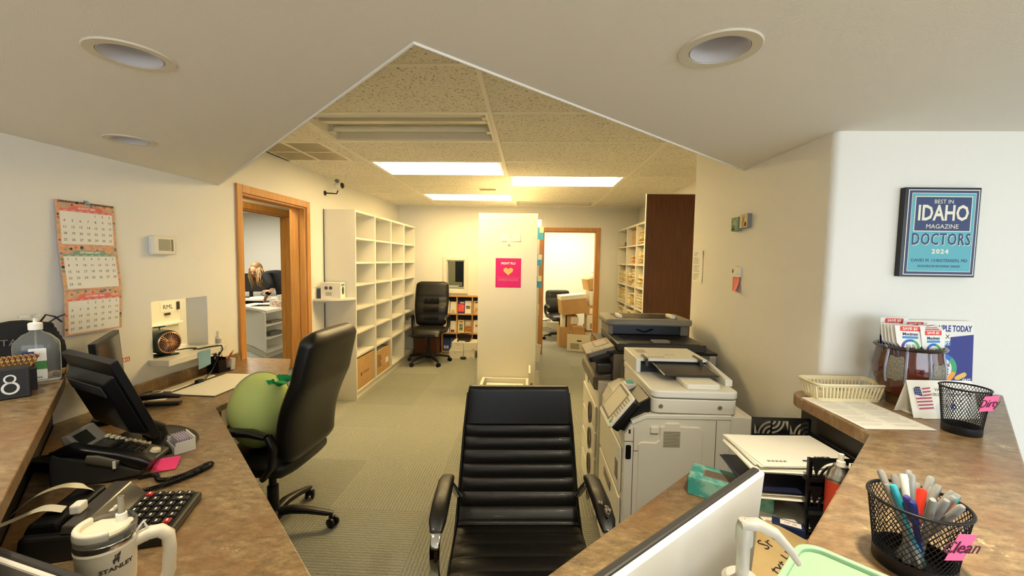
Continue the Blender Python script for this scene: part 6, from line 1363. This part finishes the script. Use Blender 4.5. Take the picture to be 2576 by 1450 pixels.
# ================================================================ BACK WALL: brochures and boxes
t = thing('brochure_rack', 'low oak brochure rack with black backs under the inner window', 'rack', (-1.44, 6.868, 0))
OKW = mat('light_oak', '#c4935a', 0.45, noise=(4, '#d3a76c', 0.3, 0.7, (12,1,12)))
MB().box((0,-0.012,0.0),(0.86,0,0.955)).build('back_panel', mat('rack_black', '#1b1917', 0.6), t)
cx_ = [0.0, 0.245, 0.50, 0.755, 0.86]
b = MB()
for x in cx_: MB().box((x-0.009,-0.10,0),(x+0.009,-0.012,0.955)).build('upright', OKW, t)
for z in (0.02, 0.33, 0.65, 0.945): MB().box((-0.009,-0.105,z-0.011),(0.87,-0.012,z+0.011)).build('rail', OKW, t)
def brochure(label, col_i, side, row, ground, art=None, h=0.21, w=0.105):
    zb = (0.661, 0.341, 0.031)[row]; x = -1.44+cx_[col_i]+0.066+0.115*side
    t = thing('brochure', label, 'brochure', (x, 6.80, zb), group='brochures in the oak rack', M=TR((x, 6.795, zb+0.001), rx=-0.14))
    F = FR((0,0,h/2),(1,0,0),(0,0,1))
    MB().box((-w/2,-h/2,-0.004),(w/2,h/2,0), F).build('cover', ground, t)
    if art: art(t, F)
BWH = mat('brochure_white', '#f2ead8', 0.6)
def patch(c, x0, y0, x1, y1, nm='picture_print', second=None):
    def f(t, F):
        MB().box((x0,y0,0),(x1,y1,0.0005), F).build(nm, mat('print'+c, c, 0.6, noise=(24, second, 0.4, 0.6) if second else None), t)
    return f
def two(*fs):
    def g(t, F):
        for f in fs: f(t, F)
    return g
brochure('white brochure with a grey flower print, top row of rack, left beside chair', 0, 0, 0, BWH, patch('#6b5f66', -0.03,-0.08,0.03,-0.01,second='#d9c9b0'))
brochure('white brochure with small low print, top row of rack, right beside chair', 0, 1, 0, BWH, patch('#a07f5a', -0.03,-0.09,0.03,-0.04,second='#e9dcc0'), h=0.19)
brochure('purple and red brochure in the top row of the rack', 1, 0, 0, mat('brochure_purple', '#4a2a78', 0.6), two(patch('#d9463c', -0.05,-0.075,0.05,0.045,second='#e8605a'), patch('#f0e8d8', -0.02,0.06,0.05,0.08,'title_print')))
brochure('white brochure with a mountain picture in the top row of the rack', 1, 1, 0, BWH, patch('#3a3744', -0.035,-0.03,0.035,0.02,second='#8d7f86'))
brochure('pale tan brochure with an animal drawing in the top row of the rack', 2, 0, 0, mat('brochure_tan', '#e0c9a4', 0.6), two(patch('#b9825a', -0.04,-0.09,0.045,0.0,second='#dcc09a'), patch('#4a3a2c', -0.02,0.07,0.02,0.09)))
brochure('plain white brochure in the top row of the rack by the white shelf end', 2, 1, 0, BWH)
brochure('white brochure in the middle row of the rack behind the armrest', 0, 0, 1, BWH)
brochure('white brochure in the middle row of the rack, right of the armrest', 0, 1, 1, BWH, patch('#7a2f3a', -0.04,-0.09,0.02,-0.05), h=0.19)
brochure('brochure with a dark green landscape in the middle row of the rack', 1, 0, 1, mat('brochure_cream', '#e9d3a0', 0.6), two(patch('#2f5a4c', -0.03,-0.07,0.03,0.04,second='#8fae8a'), patch('#b9603a', -0.03,0.06,0.03,0.08,'title_print')))
brochure('brochure with orange food pictures in the middle row of the rack', 1, 1, 1, mat('brochure_sand', '#caa878', 0.6), two(patch('#c87f34', -0.045,-0.09,0.045,0.0,second='#8a4f22'), patch('#9fb2b8', -0.045,0.03,0.045,0.08,second='#d8d6cc')))
brochure('white brochure with a small brown picture in the middle row of the rack', 2, 0, 1, BWH, patch('#8a5f3c', -0.02,-0.01,0.025,0.035,second='#cfb08a'))
brochure('blue and white brochure in the bottom row of the rack', 0, 0, 2, mat('brochure_blue', '#3c4f86', 0.6), patch('#9db0c0', -0.04,-0.07,0.04,-0.02,second='#e9e4d6'))
brochure('second blue brochure in the bottom row of the rack', 0, 1, 2, mat('brochure_slate', '#5c6c86', 0.6), patch('#d8d0bc', -0.04,-0.05,0.04,0.0,second='#7d8fa0'))
t = thing('wooden_cabinet', 'small brown wooden cabinet behind the tufted chair', 'cabinet', (-1.66, 6.70, 0))
MB().box((-0.19,-0.16,0),(0.19,0.16,0.42)).build('body', mat('brown_wood', '#6d4224', 0.45, noise=(4, '#7d4f2d', 0.3, 0.7, (10,10,1))), t, bevel=0.004)
d_ = MB().box((-0.17,-0.172,0.03),(0.17,-0.16,0.39)).build('door', mat('brown_wood2', '#7a4a28', 0.45), t, bevel=0.003); MB().box((0.0,-0.182,0.28),(0.035,-0.172,0.33)).build('handle', PAPER, d_, bevel=0.003)
def wb(t, x, y, z):
    b = MB().text('hp', 0.03, FR((-x/2+0.10,-y/2-0.0006,z*0.65),(1,0,0),(0,0,1))).box((x/2-0.08,-y/2-0.0006,0.015),(x/2-0.03,-y/2,0.022)).box((-x/2+0.05,-y/2-0.0006,z*0.82),(-x/2+0.2,-y/2,z*0.84)); b.build('print', GINK, t)
WB = mat('white_carton', '#e9e2cf', 0.6)
carton('white_box', 'lower of the two flat white boxes in front of the brochure rack', (-1.055, 6.55, 0), (0.40, 0.30, 0.13), 0.06, m=WB, mark=wb)
carton('white_box', 'upper of the two flat white boxes in front of the brochure rack', (-1.005, 6.555, 0.1305), (0.40, 0.30, 0.125), -0.04, m=WB, mark=wb)
t = thing('telephone', 'black telephone with a white label on top of the flat white boxes', 'telephone', (-1.03, 6.52, 0.256), -0.06)
yz([(-0.08,0),(-0.08,0.02),(0.07,0.075),(0.09,0.075),(0.09,0)], -0.10, 0.10).build('body', BLACK, t, bevel=0.01)
yz([(-0.0805,0.002),(-0.0805,0.018),(-0.082,0.018),(-0.082,0.002)], -0.07, 0.03).build('label', PAPER, t)
MB().pad([(-0.12,0.0,0.085),(-0.06,0.0,0.105),(0.06,0.0,0.105),(0.12,0.0,0.085)], [0.025,0.022,0.022,0.025], [0.016,0.012,0.012,0.016], side=V((0,1,0.2)).normalized(), n=16, e=3, M=TR((0,0.03,0))).build('handset', BLACK, t, smooth=60)
t = thing('computer_mouse', 'black mouse dangling by its cable in front of the lower white box', 'mouse', (-1.02, 6.36, 0.0), 0)
MB().ball((0,0,0.022), (0.05,0.034,0.022)).build('body', BLACK, t, smooth=60)
MB().tube([(0.0,0.03,0.03),(0.0,0.03,0.13),(0.0,0.036,0.20),(-0.02,0.06,0.262)], 0.0025, 6).build('cable', BLACK, t, smooth=50)
# side office behind the inner window
t = thing('side_table', 'low table seen through the inner window', 'table', (-1.25, 8.3, 0)); MB().box((-0.55,-0.3,0.98),(0.55,0.3,1.01)).build('top', CREAM, t); 
for sx in (-1, 1):
    for sy in (-1, 1): MB().box((sx*0.5-0.02,sy*0.26-0.02,0),(sx*0.5+0.02,sy*0.26+0.02,0.98)).build('leg', CREAM, t)
t = thing('computer_monitor', 'black monitor seen through the small inner window', 'monitor', (-1.25, 8.25, 1.0105))
MB().box((-0.24,-0.02,0.09),(0.08,0.02,0.50)).build('bezel', BLACK, t, bevel=0.005); MB().box((-0.225,-0.022,0.105),(0.065,-0.02,0.485)).build('screen', mat('screen_black', '#151719', 0.25), t); MB().box((-0.10,-0.01,0.01),(-0.05,0.02,0.10)).box((-0.16,-0.08,0),(0.01,0.08,0.012)).build('stand', BLACK, t)

# ================================================================ STOREROOM behind the back door
FBX = mat('file_box_white', '#efe6cc', 0.7)
def holes(t, x, y, z):
    b = MB().prism(rrect(-0.04,-0.012,0.04,0.012,0.011), 0, 0.0008, FR((0.02,-y/2-0.0002,z*0.62),(1,0,0),(0,0,1))); b.build('hand_hole', DGREY, t)
    b = MB()
    for i in range(4): b.box((-x*0.35,-y/2-0.0006,z*0.45-0.025*i),(x*0.05+0.02*(i%2)*x,-y/2,z*0.45-0.018-0.025*i))
    b.build('print', GINK, t)
carton('file_box', 'open white carton on the storeroom floor just inside the door', (0.88, 7.30, 0), (0.38, 0.32, 0.29), -0.25, m=FBX, flaps=True, mark=holes)
carton('cardboard_box', 'small brown carton sitting inside the open white carton', (0.86, 7.33, 0.0065), (0.22, 0.20, 0.40), -0.18)
carton('cardboard_box', 'open brown carton on the storeroom floor behind the white carton', (0.70, 7.66, 0), (0.34, 0.30, 0.36), 0.08, flaps=True)
def stripe(t, x, y, z):
    MB().box((-x/2-0.001,-y/2-0.001,0),(-x/2+0.06,y/2,z+0.002)).build('white_side', FBX, t); MB().box((-x/2+0.06,-y/2-0.001,0),(-x/2+0.09,y/2,z+0.002)).build('dark_strip', DGREY, t)
    MB().box((0.02,-y/2-0.0012,z*0.72),(0.16,-y/2,z*0.95)).build('shipping_label', PAPER, t)
carton('cardboard_box', 'brown carton with a white and black stripe standing inside the open brown carton', (0.72, 7.66, 0.0065), (0.28, 0.22, 0.56), 0.08, mark=stripe)
carton('cardboard_box', 'tilted brown file carton with a white lid on top of the striped carton', (0, 0, 0), (0.46, 0.36, 0.34), M=TR((0.79, 7.64, 0.602), 0.12, 0.0, -0.10), lidm=FBX)
def waves(t, x, y, z):
    b = MB()
    for i in range(3): b.tube([(-x/2+0.02+0.04*k, -y/2-0.001, z*(0.45-0.12*i)+0.03*math.sin(0.5*k+0.5*i)) for k in range(10)], 0.005, 4)
    b.build('wave_print', mat('wave_blue', '#3f6f9a', 0.7), t)
carton('paper_carton', 'white paper carton with blue wave lines against the storeroom wall', (0.42, 8.88, 0), (0.46, 0.28, 0.26), 0.05, m=FBX, mark=waves)
t = thing('loose_papers', 'loose white papers heaped on the wave printed carton', 'paper', (0.32, 8.88, 0.2605))
b = MB()
for i in range(6): b.box((-0.10,-0.10,0),(0.10,0.10,0.004), TR((0.03*math.sin(i),0.01,0.008*i), 0.5*i))
b.box((-0.02,-0.09,0.05),(-0.012,0.09,0.22), TR(ry=-0.5)).box((0.04,-0.09,0.05),(0.048,0.09,0.17), TR(ry=0.5)); b.build('sheets', PAPER, t)
carton('file_box', 'brown file box at the bottom of the leaning stack by the storeroom door', (1.20, 7.62, 0.0), (0.34, 0.34, 0.32), 0.0, m=mat('brown_box_card', '#a37a4a', 0.8))  # base of the stack, one even brown
carton('file_box', 'white file box with a dark hand hole, second in the leaning stack', (1.20, 7.61, 0.3215), (0.36, 0.33, 0.27), 0.02, m=FBX, mark=holes)
carton('cardboard_box', 'brown carton with a white label, third in the leaning stack', (1.18, 7.63, 0.5935), (0.36, 0.32, 0.17), -0.06, mark=lambda t, x, y, z: MB().box((-0.1,-y/2-0.001,0.02),(0.06,-y/2,0.12)).build('shipping_label', PAPER, t))
carton('file_box', 'white carton with a black handle, fourth in the leaning stack', (1.20, 7.64, 0.766), (0.30, 0.32, 0.26), 0.10, m=FBX)
carton('cardboard_box', 'tilted brown carton, fifth in the leaning stack', (0, 0, 0), (0.32, 0.32, 0.20), M=TR((1.17, 7.64, 1.062), 0.2, 0.0, -0.20))
carton('file_box', 'white carton tilted on the very top of the leaning stack', (0, 0, 0), (0.20, 0.32, 0.30), M=TR((1.21, 7.66, 1.325), 0.1, 0.0, 0.30), m=FBX)
t = thing('black_bag', 'black bag on the storeroom floor between the cartons', 'bag', (1.22, 8.30, 0)); MB().ball((0,0,0.21), (0.16,0.16,0.21)).build('body', mat('black_fabric', '#1a1a1a', 0.8), t, smooth=60)

# ================================================================ OFFICE ACROSS THE CORRIDOR
t = thing('corner_cabinet', 'white corner cabinet with open shelves in the far office', 'cabinet', (-3.93, 6.02, 0))
A_, B_, C_, D_ = (0, 0), (-0.015, 0.60), (-0.80, 0.68), (-0.80, 1.0)
foot = [(0,0), (-0.015,0.60), (-0.5,0.95), (-0.80,0.95), (-0.80,0.62)]
MB().prism([(-0.05,0.05),(-0.06,0.58),(-0.5,0.9),(-0.76,0.9),(-0.76,0.62)], 0, 0.09).build('plinth', WHITE, t)
MB().prism(foot, 0.09, 0.115).build('bottom_panel', WHITE, t)
nx = V((-0.80,0.62,0)).normalized(); px_ = V((nx.y, -nx.x, 0))
MB().add([(0,0,0.115),(-0.80,0.62,0.115),(-0.80,0.62,0.705),(0,0,0.705),(0.0+px_.x*-0.02,px_.y*-0.02+0.0,0.115),(-0.80,0.645,0.115),(-0.80,0.645,0.705),(px_.x*-0.02,px_.y*-0.02,0.705)], [(0,1,2,3),(4,7,6,5),(0,4,5,1),(3,2,6,7),(0,3,7,4),(1,5,6,2)]).build('side_panel', WHITE, t)
MB().box((-0.03,0.575,0.115),(-0.012,0.60,0.705)).build('side_panel', WHITE, t)
MB().prism([(-0.42,0.345),(-0.40,0.33),(-0.04,0.60),(-0.06,0.62)], 0.115, 0.705).build('back_panel', WHITE, t)
for zz in (0.30, 0.50): MB().prism([(-0.003,0.01),(-0.017,0.59),(-0.05,0.60),(-0.38,0.33)], zz, zz+0.02).build('shelf', WHITE, t)
MB().prism([(0.03,-0.03), (0.015,0.63), (-0.5,0.98), (-0.83,0.98), (-0.83,0.60)], 0.705, 0.745).build('top', WHITE, t, bevel=0.003)
t = thing('tissue_box', 'floral tissue box with a raised tissue on the far office cabinet', 'tissue box', (-4.02, 6.50, 0.7455), -0.3)
MB().box((-0.14,-0.06,0),(0.10,0.06,0.10)).build('carton', mat('floral_carton', '#e6dcc9', 0.6, noise=(22, '#c98f7f', 0.5, 0.62)), t, bevel=0.002)
MB().box((0.10,-0.06,0),(0.115,0.06,0.10)).build('end_panel', mat('grey_blue_carton', '#9aa6a3', 0.6), t)
b = MB(); b.grid(lambda u, v: (-0.09+0.13*u+0.02*v, 0.02*math.sin(6*u+2*v), 0.095+0.11*v*(0.75+0.25*u)), 12, 8); b.build('tissue', PAPER, t, smooth=60, thick=0.001)
t = thing('open_folder', 'open folder of papers on the far office cabinet', 'folder', (-4.32, 6.62, 0.7455), 0.3)
MB().box((-0.19,-0.12,0),(0.19,0.12,0.006)).build('cover', GREYP, t)
MB().grid(lambda u, v: (-0.16+0.33*u, -0.10+0.2*v, 0.007+0.035*abs(math.sin(2.5*u))), 12, 3).build('pages', PAPER, t, thick=0.002, off=1.0)
t = thing('paper_pile', 'flat dark papers on the upper shelf of the far office cabinet', 'papers', (-4.02, 6.36, 0.5205), 1.5); MB().box((-0.15,-0.06,0),(0.15,0.06,0.012)).box((-0.13,-0.05,0.012),(0.14,0.05,0.03)).build('papers', GREYP, t)
t = thing('binder', 'grey binder on the middle shelf of the far office cabinet', 'binder', (-4.03, 6.34, 0.3205), 1.5); MB().box((-0.13,-0.06,0),(0.13,0.06,0.06)).build('cover', mat('slate_binder', '#5d5a56', 0.5), t, bevel=0.004)
t = thing('office_desk', 'white desk along the wall of the far office', 'desk', (-5.45, 7.75, 0))
MB().box((-0.8,-0.35,0.73),(0.75,0.45,0.76)).build('top', WHITE, t, bevel=0.003); MB().box((0.70,-0.33,0),(0.73,0.42,0.73)).box((-0.78,-0.33,0),(-0.75,0.42,0.73)).build('side_panel', WHITE, t); MB().box((-0.75,-0.30,0.45),(0.70,0.40,0.66)).build('drawer_bank', mat('dark_brown_drawer', '#4a3420', 0.6), t)
t = thing('computer_monitor', 'black monitor on the far office desk behind the woman', 'monitor', (-5.36, 7.78, 0.7605), 0.35)
MB().box((-0.27,-0.02,0.11),(0.27,0.02,0.46)).build('bezel', BLACK, t, bevel=0.005); MB().box((-0.255,-0.022,0.125),(0.255,-0.02,0.445)).build('screen', mat('screen_charcoal', '#2c2b2a', 0.35), t); MB().box((-0.03,-0.01,0.01),(0.03,0.02,0.12)).box((-0.12,-0.1,0),(0.12,0.1,0.012)).build('stand', BLACK, t)
t = thing('desk_clutter', 'grey cables and papers below the far office monitor', 'papers', (-5.05, 7.60, 0.7605)); MB().box((-0.15,-0.10,0),(0.12,0.12,0.03)).build('papers', PAPER, t); MB().tube([(0.1,-0.05,0.05),(0.05,-0.08,0.09),(0.12,-0.1,0.13),(0.18,-0.02,0.16)], 0.006, 8).build('cable', DGREY, t, smooth=50)
# person bending over
t = thing('person', 'blonde woman in black bending over the far office cabinet', 'person', (-4.29, 7.22, 0))
SKIN = mat('skin', '#e0aa86', 0.55); CLO = mat('black_clothing', '#0f0f10', 0.85, bump=(150, 0.4)); HAIR = mat('dark_blonde_hair', '#a88350', 0.5, noise=(30, '#6f5230', 0.35, 0.65, (6,6,1)))
def skinned(name, verts, edges, radii, m, root=0, sub=2, parent=None):
    me = bpy.data.meshes.new(name); me.from_pydata(verts, edges, []); me.materials.append(m)
    o = bpy.data.objects.new(name, me); COL.objects.link(o); o.parent = parent
    sk = o.modifiers.new('skin', 'SKIN'); sk.use_smooth_shade = True
    for i, r in enumerate(radii): me.skin_vertices[0].data[i].radius = (r, r) if not isinstance(r, tuple) else r
    for i in range(len(verts)): me.skin_vertices[0].data[i].use_root = (i == root)
    s = o.modifiers.new('subdivision', 'SUBSURF'); s.levels = sub; s.render_levels = sub
    return o
hip = (-0.02,0,0.93)
bv = [hip, (-0.05,0,1.06), (-0.15,0,1.155), (-0.28,-0.01,1.20), (-0.37,-0.03,1.25), (-0.455,-0.05,1.27),            # 0-5 spine, neck
      (-0.27,-0.20,1.20), (-0.13,-0.29,1.06), (-0.10,-0.31,0.97), (-0.17,-0.315,0.955),                                # 6-9 near arm
      (-0.32,0.15,1.17), (-0.42,0.15,0.99), (-0.47,0.11,0.84), (-0.50,0.09,0.79),                                     # 10-13 far arm
      (-0.01,-0.10,0.88), (-0.02,-0.11,0.50), (0.02,-0.11,0.09), (-0.10,-0.11,0.03),                                       # 14-17 near leg
      (-0.01,0.10,0.88), (-0.03,0.11,0.50), (0.0,0.11,0.09), (-0.12,0.11,0.03)]
be = [(0,1),(1,2),(2,3),(3,4),(4,5),(3,6),(6,7),(7,8),(8,9),(3,10),(10,11),(11,12),(12,13),(0,14),(14,15),(15,16),(16,17),(0,18),(18,19),(19,20),(20,21)]
br = [0.20,0.20,0.195,0.175,0.06,0.05, 0.085,0.062,0.042,0.03, 0.085,0.06,0.042,0.03, 0.125,0.085,0.05,0.04, 0.125,0.085,0.05,0.04]
skinned('body', bv, be, [r*0.86 for r in br], SKIN, parent=t)
cv = [v for v in bv]; cv[8] = (-0.10,-0.31,0.98)
ce = [e for e in be if e not in ((8,9),(4,5),(12,13))]
keep = sorted({i for e in ce for i in e}); ix = {k: i for i, k in enumerate(keep)}
skinned('clothing', [bv[k] for k in keep], [(ix[a], ix[b_]) for a, b_ in ce], [br[k]*1.04 for k in keep], CLO, parent=t)
# head with face
HM = TR((-0.525,-0.085,1.30), math.radians(-2), 0, 0) @ TR(rx=math.radians(24)) @ TR(s=1.08)      # local -y is the face direction
h = MB(); h.ball((0,0,0), (0.072,0.090,0.108), HM, 28, 20); h.ball((0,-0.022,-0.055), (0.050,0.062,0.060), HM, 20, 14); h.ball((0,-0.096,-0.012), (0.012,0.016,0.020), HM); 
h.tube([HM @ V((0,0.03,-0.05)), V((-0.42,-0.045,1.255))], [0.05,0.055], 14)
for s in (-1, 1): h.ball((s*0.073,0.005,-0.005), (0.010,0.018,0.028), HM, 12, 8)
h.build('head', SKIN, t, smooth=80)
b = MB()
for s in (-1, 1): b.ball((s*0.028,-0.083,0.012), (0.013,0.008,0.006), HM, 12, 8)
b.build('eyes', mat('eye_dark', '#3a2a22', 0.4), t)
b = MB()
for s in (-1, 1): b.tube([HM @ V((s*0.014,-0.090,0.030)), HM @ V((s*0.03,-0.087,0.034)), HM @ V((s*0.044,-0.076,0.030))], 0.0035, 6)
b.build('eyebrows', HAIR, t)
MB().pad([HM @ V((-0.02,-0.083,-0.05)), HM @ V((0,-0.090,-0.048)), HM @ V((0.02,-0.083,-0.05))], [0.004,0.006,0.004], [0.005,0.007,0.005], side=V((0,0,1)), n=10, e=2).build('mouth', mat('lips', '#b5655a', 0.5), t, smooth=60)
b = MB(); random.seed(13)
b.ball((0,0.026,0.030), (0.084,0.092,0.106), HM, 28, 18)
for i in range(34):                                                            # hanging locks on both sides of the face
    s = -1 if i % 2 else 1; q = random.random()
    p0 = HM @ V((s*(0.058+0.022*q), -0.045+0.11*random.random(), 0.06-0.05*q)); ln = random.uniform(0.20, 0.34)
    p1 = p0 + V((random.uniform(-0.03,0.03), s*0.0+random.uniform(-0.03,0.015), -ln*0.5)); p2 = p1 + V((0.02+random.uniform(-0.02,0.05), random.uniform(-0.02,0.02), -ln*0.5))
    b.tube([p0, p1, p2], [0.020, 0.018, 0.004], 8)
for i in range(14):
    p0 = HM @ V((random.uniform(-0.05,0.05), 0.07, 0.05)); p1 = V((-0.40+random.uniform(-0.05,0.04), -0.16+random.uniform(-0.05,0.04), 1.30)); p2 = V((-0.37+random.uniform(-0.06,0.06), -0.24+random.uniform(-0.03,0.02), 1.10+random.uniform(-0.04,0.06)))
    b.tube([p0, p1, p2], [0.022, 0.020, 0.004], 8)
b.build('hair', HAIR, t, smooth=70)
# hands with fingers
for nm, base, dirv, up in (('hand', V((-0.125,-0.31,0.965)), V((-0.75,-0.1,0.05)), V((0.1,0,1))), ('hand', V((-0.475,0.108,0.835)), V((-0.4,-0.1,-1)), V((-1,0,0.3)))):
    d = dirv.normalized(); u = (up-d*up.dot(d)).normalized(); w = d.cross(u)
    b = MB(); b.pad([base-d*0.015, base+d*0.02, base+d*0.055, base+d*0.08], [0.022,0.034,0.038,0.034], [0.018,0.015,0.013,0.010], side=w, n=16, e=3)
    for i, (L_, off) in enumerate(((0.055,-0.028),(0.068,-0.010),(0.063,0.010),(0.048,0.028))):
        p = base+d*0.075+w*off; b.tube([p, p+d*L_*0.5-u*0.006, p+d*L_*0.85-u*0.024, p+d*L_-u*0.035], [0.009,0.0085,0.008,0.005], 8)
    p = base+d*0.02-w*0.034; b.tube([p, p+d*0.03-w*0.018-u*0.01, p+d*0.058-w*0.016-u*0.022], [0.011,0.009,0.006], 8)
    b.build(nm, SKIN, t, smooth=70)
